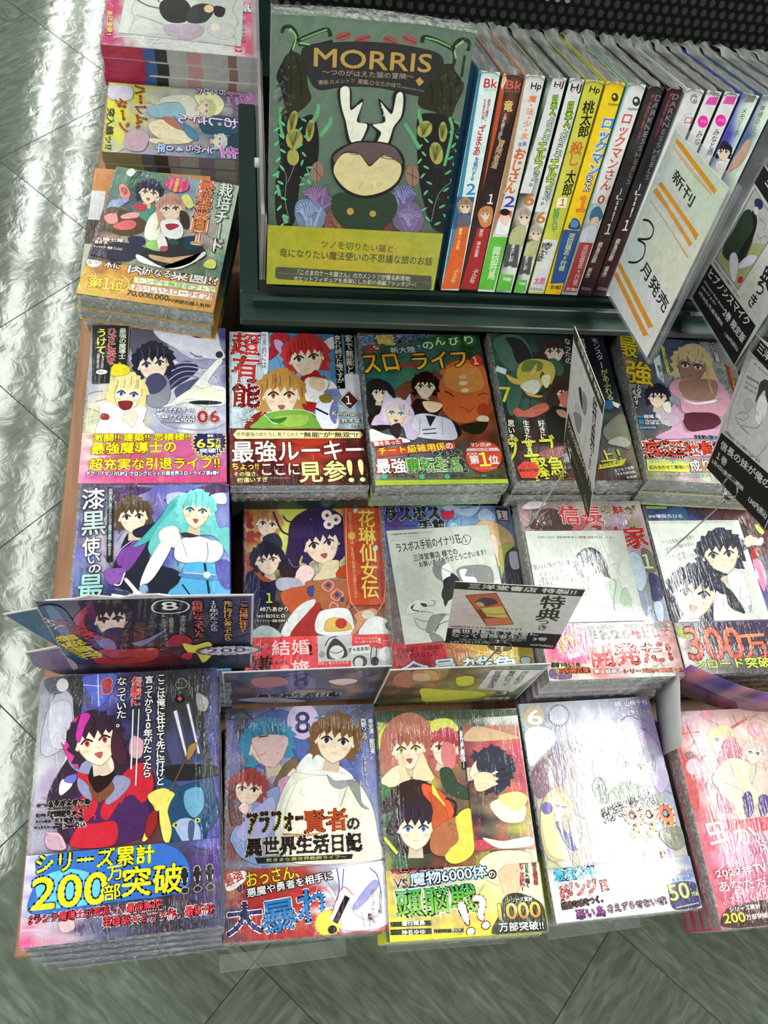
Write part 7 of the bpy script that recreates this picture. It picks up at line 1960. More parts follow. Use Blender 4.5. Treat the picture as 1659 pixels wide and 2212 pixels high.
def catmull(p, closed=True, sub=4):
    p = np.asarray(p, float); n = len(p); out = []
    for i in range(n if closed else n-1):
        if closed: a, b, c, d = p[(i-1) % n], p[i], p[(i+1) % n], p[(i+2) % n]
        else: a, b, c, d = p[max(i-1, 0)], p[i], p[i+1], p[min(i+2, n-1)]
        for k in range(sub):
            t = k/sub; out.append(.5*((2*b)+(c-a)*t+(2*a-5*b+4*c-d)*t*t+(3*b-a-3*c+d)*t**3))
    if not closed: out.append(p[-1])
    return np.array(out)
def clip_poly(P, W, H):
    P = [tuple(q) for q in P]
    for ax, lim, sg in ((0, 0., 1), (0, W, -1), (1, 0., 1), (1, H, -1)):
        out = []
        for i in range(len(P)):
            a, b = P[i-1], P[i]; ia = sg*(a[ax]-lim) >= 0; ib = sg*(b[ax]-lim) >= 0
            if ia != ib:
                t = (lim-a[ax])/(b[ax]-a[ax]); q = [a[0]+t*(b[0]-a[0]), a[1]+t*(b[1]-a[1])]; q[ax] = lim; out.append(tuple(q))
            if ib: out.append(b)
        P = out
        if len(P) < 3: return None
    return P

LAY = 3.5e-6
class Sheet:
    """collects flat inked shapes (mm, origin at the lower left corner of the sheet)"""
    def __init__(s, W, H): s.W, s.H = W, H; s.V = []; s.F = []; s.C = []; s.L = 0; s.n = 0
    def add(s, P, F, col):
        P = np.asarray(P, float); n = len(P)
        s.V.append(np.column_stack([P, np.full(n, s.L*LAY*1000)])); s.F += [tuple(i+s.n for i in f) for f in F]
        c = np.asarray(col, float); s.C.append(np.tile(c, (n, 1)) if c.ndim == 1 else c); s.n += n
    def poly(s, P, col, up=True):
        if up: s.L += 1
        q = clip_poly(P, s.W, s.H)
        if q is None: return
        s.add(q, [tuple(range(len(q)))], col)
    def stroke(s, P, wd, col):
        s.L += 1; P = catmull(P, False, 4) if len(P) > 2 else np.asarray(P, float)
        d = np.gradient(P, axis=0); d /= np.maximum(np.linalg.norm(d, axis=1, keepdims=True), 1e-6); nrm = np.column_stack([-d[:, 1], d[:, 0]])*wd/2
        A, B = P+nrm, P-nrm
        for i in range(len(P)-1):
            q = clip_poly([A[i], A[i+1], B[i+1], B[i]], s.W, s.H)
            if q: s.add(q, [tuple(range(len(q)))], col)
    def grid(s, rows, y0, y1):
        C = np.array([[hexc(c) for c in r] for r in rows]); nr, nc = C.shape[:2]; R, K = (nr-1)*6+1, (nc-1)*6+1
        rr = np.clip(np.linspace(0, nr-1, R)+rng.uniform(-.22, .22, R), 0, nr-1)
        V = []; cc = []
        for i in range(R):
            for j in range(K):
                a = min(max(rr[i]+.45*math.sin(j*1.1+i*.3), 0), nr-1); b = min(max(j/6+.35*math.sin(i*1.3), 0), nc-1)
                i0, j0 = int(min(a, nr-2)), int(min(b, nc-2)) if nc > 1 else 0
                fa, fb = a-i0, b-j0; fa = fa*fa*(3-2*fa); fb = fb*fb*(3-2*fb)
                cc.append(C[i0, j0]*(1-fa)*(1-fb)+C[i0+1, j0]*fa*(1-fb)+C[i0, j0+1]*(1-fa)*fb+C[i0+1, j0+1]*fa*fb)
                V.append((s.W*j/(K-1), y1-(y1-y0)*i/(R-1)))
        F = [(i*K+j, (i+1)*K+j, (i+1)*K+j+1, i*K+j+1) for i in range(R-1) for j in range(K-1)]
        s.add(V, F, np.array(cc))
        if 120 < s.W < 140:                       # loose brush strokes over the painted ground
            cc = np.array(cc).reshape(R, K, 3)
            for q in range(int(90*(y1-y0)/183)+10):
                x, y = rng.uniform(4, s.W-4), rng.uniform(y0+3, y1-3); c = cc[int((y1-y)/(y1-y0)*(R-1)), int(x/s.W*(K-1))]*rng.choice([.62, .78, 1.25, 1.45])
                t = rng.uniform(0, math.pi); L = rng.uniform(4, 15); d = np.array([math.cos(t), math.sin(t)])*L; n = np.array([-d[1], d[0]])*rng.uniform(-.25, .25)
                a = np.array([x, y]); s.stroke(np.array([a-d, a+n, a+d]), rng.uniform(.3, 1.6), np.minimum(c, .85))
    def ell(s, c, a, b, col, n=20):
        t = np.linspace(0, 2*math.pi, n, endpoint=False); c, a, b = map(np.asarray, (c, a, b))
        s.poly(c+np.outer(np.cos(t), a)+np.outer(np.sin(t), b), col)
    def head(s, c, ex, ey, hair, eye, style, hair2):
        c, ex, ey = map(np.asarray, (c, ex, ey)); T = lambda pts: [c+ex*p[0]+ey*p[1] for p in pts]
        hc, ec = hexc(hair), hexc(eye); h2 = hexc(hair2) if hair2 else tuple(k*.5 for k in hc)
        sk = hexc('e9d3bd') if style[0] != 'd' else hexc('9a7a68'); sh = tuple(k*.72 for k in sk)
        if sum(hc) < .06: h2 = tuple(k*2+.008 for k in hc)
        lg = style[0] == 'L'; n_ = 15; sp = []
        for i in range(n_):                       # back hair as a ring of uneven locks
            t = math.pi*(-.22+1.44*i/(n_-1)); rr = 1.38+.10*math.sin(5*t); dn = (.9 if lg else .15)*(i in (0, 1, n_-2, n_-1))
            sp += [(rr*.98*math.cos(t), rr*math.sin(t)+.10-dn), (1.52*math.cos(t+.09)*rng.uniform(.95, 1.08), 1.50*math.sin(t+.09)+.08-dn*1.6)]
        s.poly(T(sp+[(-.9, -1.9 if lg else -.95), (0, -.6), (.9, -1.9 if lg else -.95)]), hc)
        for x in (-1.0, 1.0): s.ell(c+ex*x*.97-ey*.08, ex*.13, ey*.24, sk, 10)
        s.poly(T([(-.35, -.8), (.35, -.8), (.45, -1.7), (-.45, -1.7)]), sh)
        s.poly(catmull(T([(-.95, .5), (-.93, -.25), (-.62, -.85), (-.1, -1.22), (.15, -1.22), (.65, -.85), (.95, -.25), (.97, .5), (.5, 1.0), (-.5, 1.0)])), sk)
        for x in (-.45, .45):
            s.poly(catmull(T([(x-.26, -.08), (x, .14), (x+.26, -.08), (x, -.24)])), (.8, .8, .8))
            s.poly(catmull(T([(x-.14, -.03), (x, .14), (x+.14, -.03), (x, -.24)])), ec)
            s.ell(c+ex*x-ey*.04, ex*.06, ey*.09, tuple(k*.2 for k in ec), 8)
            s.stroke(T([(x-.3, -.04), (x, .17), (x+.3, -.02)]), .09*np.linalg.norm(ey), (.02, .015, .02))
        s.stroke(T([(-.93, -.2), (-.62, -.85), (-.1, -1.22), (.15, -1.22), (.65, -.85), (.95, -.2)]), .035*np.linalg.norm(ey), tuple(k*.3 for k in sk))
        s.stroke(T([(.02, -.32), (.08, -.45)]), .05*np.linalg.norm(ey), sh); s.ell(c-ex*.58-ey*.42, ex*.17, ey*.09, tuple(a*b for a, b in zip(sk, (1, .75, .72))), 10); s.ell(c+ex*.6-ey*.42, ex*.17, ey*.09, tuple(a*b for a, b in zip(sk, (1, .75, .72))), 10)
        if style[1] == '1': s.poly(catmull(T([(-.2, -.62), (.22, -.62), (.05, -.92)])), hexc('a4564e'))
        else: s.stroke(T([(-.15, -.72), (.17, -.7)]), .05*np.linalg.norm(ey), sh)
        s.poly(T([(-1.18, -.35), (-1.15, .7), (-.7, 1.25), (0, 1.42), (.7, 1.22), (1.15, .7), (1.2, -.35), (1.02, -.1), (.92, .35), (.72, .2), (.6, .45), (.35, .12), (.2, .5), (-.05, .1), (-.25, .5), (-.5, .15), (-.65, .45), (-.88, .2), (-.98, -.05)]), hc)
        for i in range(9):
            t = rng.uniform(.1, .9)*math.pi; q = rng.uniform(1.0, 1.3); s.stroke(T([(q*math.cos(t), q*math.sin(t)), (q*1.02*math.cos(t)+.03, q*math.sin(t)-.35), (q*math.cos(t)*1.05, q*math.sin(t)-.62)]), .045*np.linalg.norm(ey), tuple(k*.45 for k in hc))
        for a in ((-.7, .95, -.75, .3), (-.2, 1.2, -.25, .55), (.35, 1.2, .3, .4), (.75, .95, .75, .3)):
            s.stroke(T([(a[0], a[1]), ((a[0]+a[2])/2+.08, (a[1]+a[3])/2), (a[2], a[3])]), .07*np.linalg.norm(ey), h2)
    def text(s, it):
        k, pts, hh, fill, ol, ow, bd, txt = it; ow = min(ow, .13*hh); bd = min(bd, .024*hh)
        co, tri, be = GLY[(k, norm_text(k, txt))]
        if not len(co): return
        p0, p1 = np.array(pts[:2]), np.array(pts[2:])
        if k == 'T':
            d = p1-p0; n = np.array([-d[1], d[0]]); n = n/np.linalg.norm(n)*hh; P = p0+np.outer(co[:, 0], d)+np.outer(co[:, 1], n)
        else:
            d = p0-p1; n = np.array([d[1], -d[0]]); n = n/np.linalg.norm(n)*hh; P = p1-n/2+np.outer(co[:, 0], n)+np.outer(co[:, 1], d)
        P[:, 0] = np.clip(P[:, 0], .15, s.W-.15); P[:, 1] = np.clip(P[:, 1], .15, s.H-.15)
        if '>' in fill:
            a, b = map(hexc, fill.split('>')); t = co[:, 1:2]; fc = np.array(b)*(1-t)+np.array(a)*t
        else: fc = np.array(hexc(fill))
        def rim(wd, col):
            A, B = P[be[:, 0]], P[be[:, 1]]; d = B-A; L = np.linalg.norm(d, axis=1, keepdims=True); ok = L[:, 0] > 1e-5; A, B, d, L = A[ok], B[ok], d[ok], L[ok]
            d = d/L; n = np.column_stack([-d[:, 1], d[:, 0]])*wd; e = d*wd*.55
            Q = np.stack([A-e-n, B+e-n, B+e+n, A-e+n], 1).reshape(-1, 2)
            Q[:, 0] = np.clip(Q[:, 0], 0, s.W); Q[:, 1] = np.clip(Q[:, 1], 0, s.H)
            c = col if col.ndim == 1 else np.repeat(col[be[ok, 0]], 4, 0)
            s.add(Q, [(4*i, 4*i+1, 4*i+2, 4*i+3) for i in range(len(A))], c)
        if ol != '-' and ow > .05:
            s.L += 1; rim(ow+bd, np.array(hexc(ol)))
            s.add(P, [tuple(t) for t in tri.tolist()], np.array(hexc(ol)))
        s.L += 1
        if bd > .03: rim(bd, fc)
        s.L += 1
        s.add(P, [tuple(t) for t in tri.tolist()], fc)
    def shade(s, P, c):
        # a few darker and lighter brush strokes inside a painted shape
        lo, hi = P.min(0), P.max(0); L = min(hi-lo)
        if L < 7: return
        for _ in range(int(min(6, L/5))):
            a = P[rng.integers(len(P))]; m = P.mean(0); t = rng.uniform(.35, .8); q = a*(1-t)+m*t; b = a*.75+m*.25; k = rng.choice([.7, .82, 1.22])
            mid = (q+b)/2+rng.normal(0, L*.04, 2); s.stroke(np.array([b, mid, q]), rng.uniform(.3, .9), tuple(min(v*k, .85) for v in c))
    def burst(s, c, a, b, col, col2):
        c, a, b = map(np.asarray, (c, a, b)); t = np.linspace(0, 2*math.pi, 49)[:-1]; rr = np.where(np.arange(48) % 2, 1.12, .93)
        s.poly(c+np.outer(np.cos(t)*rr*1.06, a)+np.outer(np.sin(t)*rr*1.06, b), hexc(col2))
        s.poly(c+np.outer(np.cos(t)*rr*.98, a)+np.outer(np.sin(t)*rr*.98, b), hexc(col))
    def run(s, items, y0, y1):
        for it in items:
            k = it[0]
            if k == 'G': s.grid(it[1], y0, y1)
            elif k in 'Pp':
                P = np.array(it[2]).reshape(-1, 2)
                if len(P) < 3: continue
                c = hexc(it[1])
                if k == 'p': s.poly(P, c); continue
                P = catmull(P); s.poly(P, c); x, y = P[:, 0], P[:, 1]
                if abs(np.dot(x, np.roll(y, 1))-np.dot(y, np.roll(x, 1)))/2 > 40 and max(c) > .02: s.stroke(np.vstack([P[::2], P[:1]]), .28, tuple(q*.35 for q in c)); s.shade(P, c)
            elif k == 'S':
                P = np.array(it[3]).reshape(-1, 2)
                if len(P) >= 2: s.stroke(P, it[2], hexc(it[1]))
            elif k == 'E': s.ell(it[2][:2], it[2][2:4], it[2][4:6], hexc(it[1]))
            elif k == 'B': s.burst(it[2][:2], it[2][2:4], it[2][4:6], it[1], it[3])
            elif k == 'H': s.head(it[1][:2], it[1][2:4], it[1][4:6], it[2], it[3], it[4], it[5] if len(it) > 5 else None)
            elif k in 'TV': s.text(it)
        return s
    def arrays(s): return np.concatenate(s.V)/1000.0, s.F, np.concatenate(s.C)

def sheets(key):
    """the sheet of a face, and the sheet of its paper band if it has one (with the band's top edge in mm)"""
    W, H, items = ART[key]; band = None; a, b = items, []
    for i, it in enumerate(items):
        if it[0] == 'N': band = it[1]; a, b = items[:i], items[i+1:]
    S1 = Sheet(W, H).run(a, 0, H); S2 = None
    if band is not None: S2 = Sheet(W, band).run(b, 0, band)
    return W/1000, H/1000, S1, S2, (band or 0)/1000

def flat_on(S, W, H, z, slab, edgecol):
    """print of sheet S laid on the box `slab` (verts, faces); flat, facing +z, centred on x, y"""
    V, F, C = S.arrays(); V = V.copy(); V[:, 0] -= W/2; V[:, 1] -= H/2; V[:, 2] += z
    n = len(slab[0]); VV = np.vstack([np.array([tuple(v) for v in slab[0]]), V]); FF = list(slab[1])+[tuple(i+n for i in f) for f in F]
    CC = np.vstack([np.tile(np.array(edgecol), (n, 1)), C]); return VV, FF, CC

def avg(hexs): return tuple(np.mean([hexc(h) for h in hexs], axis=0))

def film_skirt(W, H, t, side, seed, drop=.004, out=.0022):
    """crumpled strip of shrink film along one edge, hugging the page block and flaring a little"""
    r = np.random.default_rng(seed); n = 36; L = W if side in 'ft' else H
    V = []; rows = [(t+.0004, -.002), (t+.0002, .0006), (t*.55, .0012), (t*.15, .0014)]
    for j, (z, o) in enumerate(rows):
        for i in range(n+1):
            s = -L/2+L*i/n; k = j/3.0
            oo = o+r.uniform(-.4, 1.)*out*k*.6; zz = z-r.uniform(0, 1)*drop*(k**2)*.5+r.uniform(-.0004, .0004)*k
            V.append((s, -H/2-oo, max(zz, .0002)) if side == 'f' else ((-W/2-oo, s, max(zz, .0002)) if side == 'l' else (W/2+oo, s, max(zz, .0002))))
    F = [(j*(n+1)+i, j*(n+1)+i+1, (j+1)*(n+1)+i+1, (j+1)*(n+1)+i) for j in range(3) for i in range(n)]
    return V, F

def spine_quads(segs, W, H, t):
    V = []; F = []; C = []
    for a, b, c in segs:
        n = len(V); y0, y1 = -H/2+H*a, -H/2+H*b
        V += [(W/2+.0002, y0, .0008), (W/2+.0002, y1, .0008), (W/2+.0002, y1, t-.0008), (W/2+.0002, y0, t-.0008)]; F.append((n, n+1, n+2, n+3)); C += [hexc(c)]*4
    return V, F, C

def cover_slabs(W, H, t):
    return join([box(-W/2, W/2, -H/2, H/2, 0, .0008), box(-W/2, W/2, -H/2, H/2, t-.0008, t),
                 box(W/2-.001, W/2, -H/2, H/2, .0008, t-.0008)])

def top_book(key, W, H, t, loc, yaw, label, segs, sheetkey=None, name='comic_book', group=None, ins=None, inslabel=None, bandcol='888', edge='777'):
    root = thing(name, label, 'book', (loc[0], loc[1], loc[2]-t+ZC), (0, 0, math.radians(yaw)), group)
    w_, h_, S1, S2, bh = sheets(key); sx, sy = W/w_, H/h_
    V, F = box(-W/2+.002, W/2-.0012, -H/2+.0015, H/2-.0015, .0008, t-.0008)
    mesh_obj('pages', V, F, M['pages'], root)
    slab = cover_slabs(W, H, t); sv, sf, sc = spine_quads(segs, W, H, t)
    VV, FF, CC = flat_on(S1, w_, h_, t+.00001, slab, hexc(edge)); n = len(slab[0]); VV[n:, 0] *= sx; VV[n:, 1] *= sy
    m0 = len(VV); VV = np.vstack([VV, sv]) if sv else VV; FF += [tuple(i+m0 for i in f) for f in sf]; CC = np.vstack([CC, sc]) if sv else CC
    mesh_obj('cover', VV, FF, M['film_print'], root, colors=CC)
    ztop = t+.00001+S1.L*LAY
    if S2 is not None:
        bw = bh*sy; zb = ztop+.0001
        slab = join([box(-W/2-.0002, W/2+.0002, -H/2-.0002, -H/2+bw, zb-.0001, zb), box(W/2, W/2+.0005, -H/2-.0002, -H/2+bw, .0006, zb)])
        V, F, C = S2.arrays(); V[:, 0] = (V[:, 0]-w_/2)*sx; V[:, 1] = V[:, 1]*sy-H/2; V[:, 2] += zb+.00001; n = len(slab[0])
        VV = np.vstack([np.array(slab[0]), V]); FF = list(slab[1])+[tuple(i+n for i in f) for f in F]; CC = np.vstack([np.tile(hexc(bandcol), (n, 1)), C])
        mesh_obj('paper_band', VV, FF, M['film_print'], root, colors=CC)
        ztop = zb+.00001+S2.L*LAY
    if ins:
        ik, ix, iy, ia = ins; iw, ih, S3, _, _ = sheets(ik); z = ztop+.0002
        VV, FF, CC = flat_on(S3, iw, ih, .00011, box(-iw/2, iw/2, -ih/2, ih/2, -.0001, .0001), hexc('ccc'))
        o = mesh_obj('bonus_paper', VV, FF, M['film_print'], root, (ix, iy, z), colors=CC); o.rotation_euler = (0, 0, math.radians(ia))
        o['label'] = inslabel
    V, F = join([film_skirt(W, H, t, 'f', hash(key) % 1000 if False else sum(map(ord, key))), film_skirt(W, H, t, 'l', 5+sum(map(ord, key)))])
    mesh_obj('plastic_wrap', V, F, M['film'], root, smooth=True)
    return root

ORD = ['', '', 'second', 'third', 'fourth', 'fifth', 'sixth', 'seventh', 'eighth', 'ninth', 'tenth', 'eleventh']
def stack_below(W, H, ztop, zbase, t, loc, yaw, desc, colour, bandcolour, segs, group, jit=.0012, fwd=0.0, name='comic_book'):
    """the copies under the top book, down to the surface they rest on"""
    n = max(1, round((ztop-zbase)/t)); tt = (ztop-zbase)/n
    cs = cover_slabs(W, H, tt-.0003); sv, sf, scc = spine_quads(segs, W, H, tt-.0003)
    V = list(cs[0])+list(sv); F = list(cs[1])+[tuple(i+len(cs[0]) for i in f) for f in sf]; C = [hexc(colour)]*len(cs[0])+list(scc)
    bs = join([box(-W/2-.0002, W/2+.0004, -H/2-.0003, -H/2+.055, -.0001, .0009), box(-W/2-.0002, W/2+.0004, -H/2-.0003, -H/2+.055, tt-.0012, tt-.0001)])
    first = None
    for k in range(n):
        z = ztop-(k+1)*tt
        lp = (loc[0]+random.uniform(-jit, jit), loc[1]-fwd*(k+1)*.35+random.uniform(-jit, jit), z+ZC); r = (0, 0, math.radians(yaw+random.uniform(-.5, .5)))
        lab = '%s book in the stack of %s' % (ORD[k+2] if k+2 < len(ORD) else 'lowest', desc)
        if first is None:
            first = thing(name, lab, 'book', lp, r, group)
            v, f = box(-W/2+.002, W/2-.0012, -H/2+.0012, H/2-.0015, .0008, tt-.0011); mesh_obj('pages', v, f, M['pages'], first)
            mesh_obj('cover', V, F, M['spine_print'], first, colors=np.array(C))
            if bandcolour: mesh_obj('paper_band', bs[0], bs[1], M['spine_print'], first, colors=np.tile(hexc(bandcolour), (len(bs[0]), 1)))
            sk = film_skirt(W, H, tt-.0004, 'f', 77+n); mesh_obj('plastic_wrap', sk[0], sk[1], M['film'], first, smooth=True)
        else:
            c = first.copy(); COL.objects.link(c); c.location = lp; c.rotation_euler = r; c['label'] = lab
            for ch in list(first.children):
                d = ch.copy(); COL.objects.link(d); d.parent = c

# ---------------------------------------------------------------- floor of square tiles laid on the diagonal
mo = mesh_obj('floor', *box(-3.2, 4.0, -2.2, 6.5, -.06, -.0025), M['grout']); mo['kind'] = 'structure'
TS = .45; tv, tf = box(-TS/2+.0006, TS/2-.0006, -TS/2+.0006, TS/2-.0006, -.004, .0, .0005)
tme = None
for i in range(-9, 12):
    for j in range(-8, 13):
        p, q = -.893+TS*(i+.5), .470+TS*(j+.5); x, y = (p+q)/math.sqrt(2), (q-p)/math.sqrt(2)
        if not (-1.9 < x < 2.6 and -1.2 < y < 4.3): continue
        if tme is None: o = mesh_obj('floor_tile', tv, tf, M['tile'], mo); tme = o.data
        else: o = bpy.data.objects.new('floor_tile', tme); COL.objects.link(o); o.parent = mo
        o.location = (x, y, 0); o.rotation_euler = (0, 0, math.radians(45+90*((i+j) % 2)))

ce = mesh_obj('ceiling', *box(-3.2, 4.0, -3.6, 9.0, 1.30+ZC, 1.34+ZC), M['ceiling']); ce['kind'] = 'structure'

# ---------------------------------------------------------------- display table
ZT = -.79
tb = thing('display_table', 'long wooden display table with brown laminate top under all the book stacks', 'table', (.0, .6, 0))
def tpart(name, b, m, c=.001): v, f = box(*b, c); return mesh_obj(name, [(x, y-.6, z) for x, y, z in v], f, m, tb)
tpart('tabletop', (-.181, 1.45, .024, 1.6, ZT-.03+ZC, ZT+ZC), M['wood'])
tpart('side_panel', (-.170, -.150, .05, 1.58, .0, ZT-.03+ZC), M['wood'])
tpart('side_panel', (1.40, 1.42, .05, 1.58, .0, ZT-.03+ZC), M['wood'])
tpart('front_panel', (-.150, 1.40, .05, .07, .0, ZT-.03+ZC), M['wood'])

# ---------------------------------------------------------------- reclined green steel rack on the table
TL = math.radians(72); cT, sT = math.cos(TL), math.sin(TL); Y0, Z0 = .522, -.55
def lean(u, s, d):            # x, distance up the reclined front plane, distance behind it
    return (u, Y0+s*cT+d*sT, Z0+s*sT-d*cT+ZC)
rk = thing('book_rack', 'dark green steel rack with reclined shelf and perforated back holding upright books', 'rack', (.45, .68, ZT+ZC))
def rpart(name, V, F, m, **k): return mesh_obj(name, [(x-.45, y-.68, z-(ZT+ZC)) for x, y, z in V], F, m, rk, **k)
def lbox(u0, u1, s0, s1, d0, d1):
    V, F = box(u0, u1, s0, s1, d0, d1); return [lean(*v) for v in V], [tuple(reversed(f)) for f in F]
V, F = box(.0012, 1.3, .490, .521, -.5655+ZC, -.5585+ZC, .0010); rpart('base_plate', V, F, M['green'])
V, F = box(.0012, .018, .5215, .775, -.60+ZC, -.5585+ZC, .001); rpart('side_rail', V, F, M['green'])
V, F = box(.0225, 1.3, .90, 1.4, ZT+.0005+ZC, -.612+ZC); rpart('rear_box', V, F, M['green'])
V, F = box(.004, 1.3, .592, .77, ZT+.0005+ZC, -.612+ZC); rpart('base_box', V, F, M['green'])
V, F = box(.012, 1.3, .5035, .5085, -.5583+ZC, -.549+ZC, .0008); rpart('front_lip', V, F, M['green'])
V, F = box(-.008, 1.3, .398, .590, ZT+.0005+ZC, -.7035+ZC, .001); rpart('lower_step', V, F, M['green'])
V, F = lbox(.030, 1.3, -.0025, -.0005, -.004, .142); rpart('shelf_ledge', V, F, M['green'])
V, F = lbox(.030, 1.3, .30, .33, .139, .142); rpart('top_rail', V, F, M['green'])
# perforated back: a sheet with round holes in staggered rows
pit = .0092; hr = .0031; V = []; F = []; nx, ns = 96, 34
for a in range(nx):
    for b in range(ns):
        cx = .035+a*pit; cs = .055+b*pit*.88; 
        q = [(cx-pit/2, cs-pit*.44), (cx+pit/2, cs-pit*.44), (cx+pit/2, cs+pit*.44), (cx-pit/2, cs+pit*.44)]
        ox = (pit/4 if b % 2 else -pit/4); n = len(V)
        V += [lean(*p, .140) for p in q]; hexa = [(cx+ox*.9+hr*math.cos(t), cs+hr*math.sin(t)) for t in [math.radians(225+45*k) for k in range(8)]]
        hexa = [(min(max(p[0], cx-pit/2+.0001), cx+pit/2-.0001), p[1]) for p in hexa]
        V += [lean(*p, .140) for p in hexa]
        for k in range(4):
            A, B = n+k, n+(k+1) % 4; h0, h1, h2 = n+4+2*k, n+4+(2*k+1) % 8, n+4+(2*k+2) % 8
            F += [(A, B, h2, h1), (A, h1, h0)]
o = rpart('perforated_back', V, F, M['black'])
V, F = lbox(.030, 1.3, .0, .33, .19, .192); rpart('rear_sheet', V, F, M['greyback'])
V, F = lbox(.03, .30, .20, .207, .168, .172); rpart('rear_pale_strip', V, F, M['paper'])  # pale strip added behind the sheet to make bright spots in the holes
V, F = lbox(1.28, 1.3, -.02, .33, .0, .142); rpart('end_plate', V, F, M['green'])

ad = thing('acrylic_divider', 'clear acrylic divider standing edge-on between the left stacks and the green book', 'divider', (.02, .74, -.5585+ZC))
V, F = box(-.0016, .0016, -.205, .30, .001, .075, .0004); mesh_obj('panel', V, F, M['acrylic_edge'], ad)
V, F = box(.0018, .0034, -.205, .02, .001, .068, .0004); mesh_obj('inner_panel', V, F, M['acrylic_edge'], ad)
V, F = box(-.0016, .0016, .045, .60, -.2312, .0009, .0004); mesh_obj('lower_panel', V, F, M['acrylic_edge'], ad)
V, F = sweep([(-.0016, -.108, .045), (-.0050, -.108, .045)], .0042, 14); mesh_obj('screw_cap', V, F, M['whiteplastic'], ad)

# ---------------------------------------------------------------- stacks of comic books lying face up
SEG = {
 'A': [(0, .3, 'b47'), (.3, .62, 'aab'), (.62, 1, '334')], 'B': [(0, .28, '511'), (.28, 1, 'ccd')], 'C': [(0, .25, '8a4'), (.25, .7, 'c84'), (.7, 1, '355')],
 'D': [(0, .3, 'aa3'), (.3, 1, '222')], 'E': [(0, .3, 'cc6'), (.3, 1, '667')], 'F': [(0, 1, '55a')], 'G': [(0, .2, 'e44'), (.2, 1, 'b53')],
 'H': [(0, .2, 'b34'), (.2, 1, '55a')], 'I': [(0, .28, 'bab'), (.28, 1, 'a99')], 'J': [(0, .28, '434'), (.28, 1, '345')],
 'K': [(0, .22, 'ccc'), (.22, .25, '544'), (.25, .4, 'ddd'), (.4, .43, '333'), (.43, .6, 'ccc'), (.6, .66, 'b44'), (.66, .8, 'ddd'), (.8, .86, '448'), (.86, 1, 'ccc')],
 'L': [(0, .24, 'a33'), (.24, 1, '35a')], 'M': [(0, .3, 'dd3'), (.3, 1, '343')], 'N': [(0, .3, 'ccc'), (.3, .5, '722'), (.5, 1, '99a')], 'O': [(0, .3, 'b46'), (.3, 1, 'b56')],
 'P': [(0, .2, 'c94'), (.2, 1, '576')],
 'Q': [(0, .25, '986'), (.25, .33, '667'), (.33, .42, '543'), (.42, .50, 'a99'), (.50, .62, 'bba'), (.62, .72, '989'), (.72, .86, 'aa9'), (.86, 1, '987')],
 'Mg': [(0, .27, 'b35'), (.27, .35, '46a'), (.35, .43, '333'), (.43, .56, 'bbb'), (.56, .66, 'c99'), (.66, .84, 'bbb'), (.84, .9, '976'), (.9, 1, 'bbb')],
}
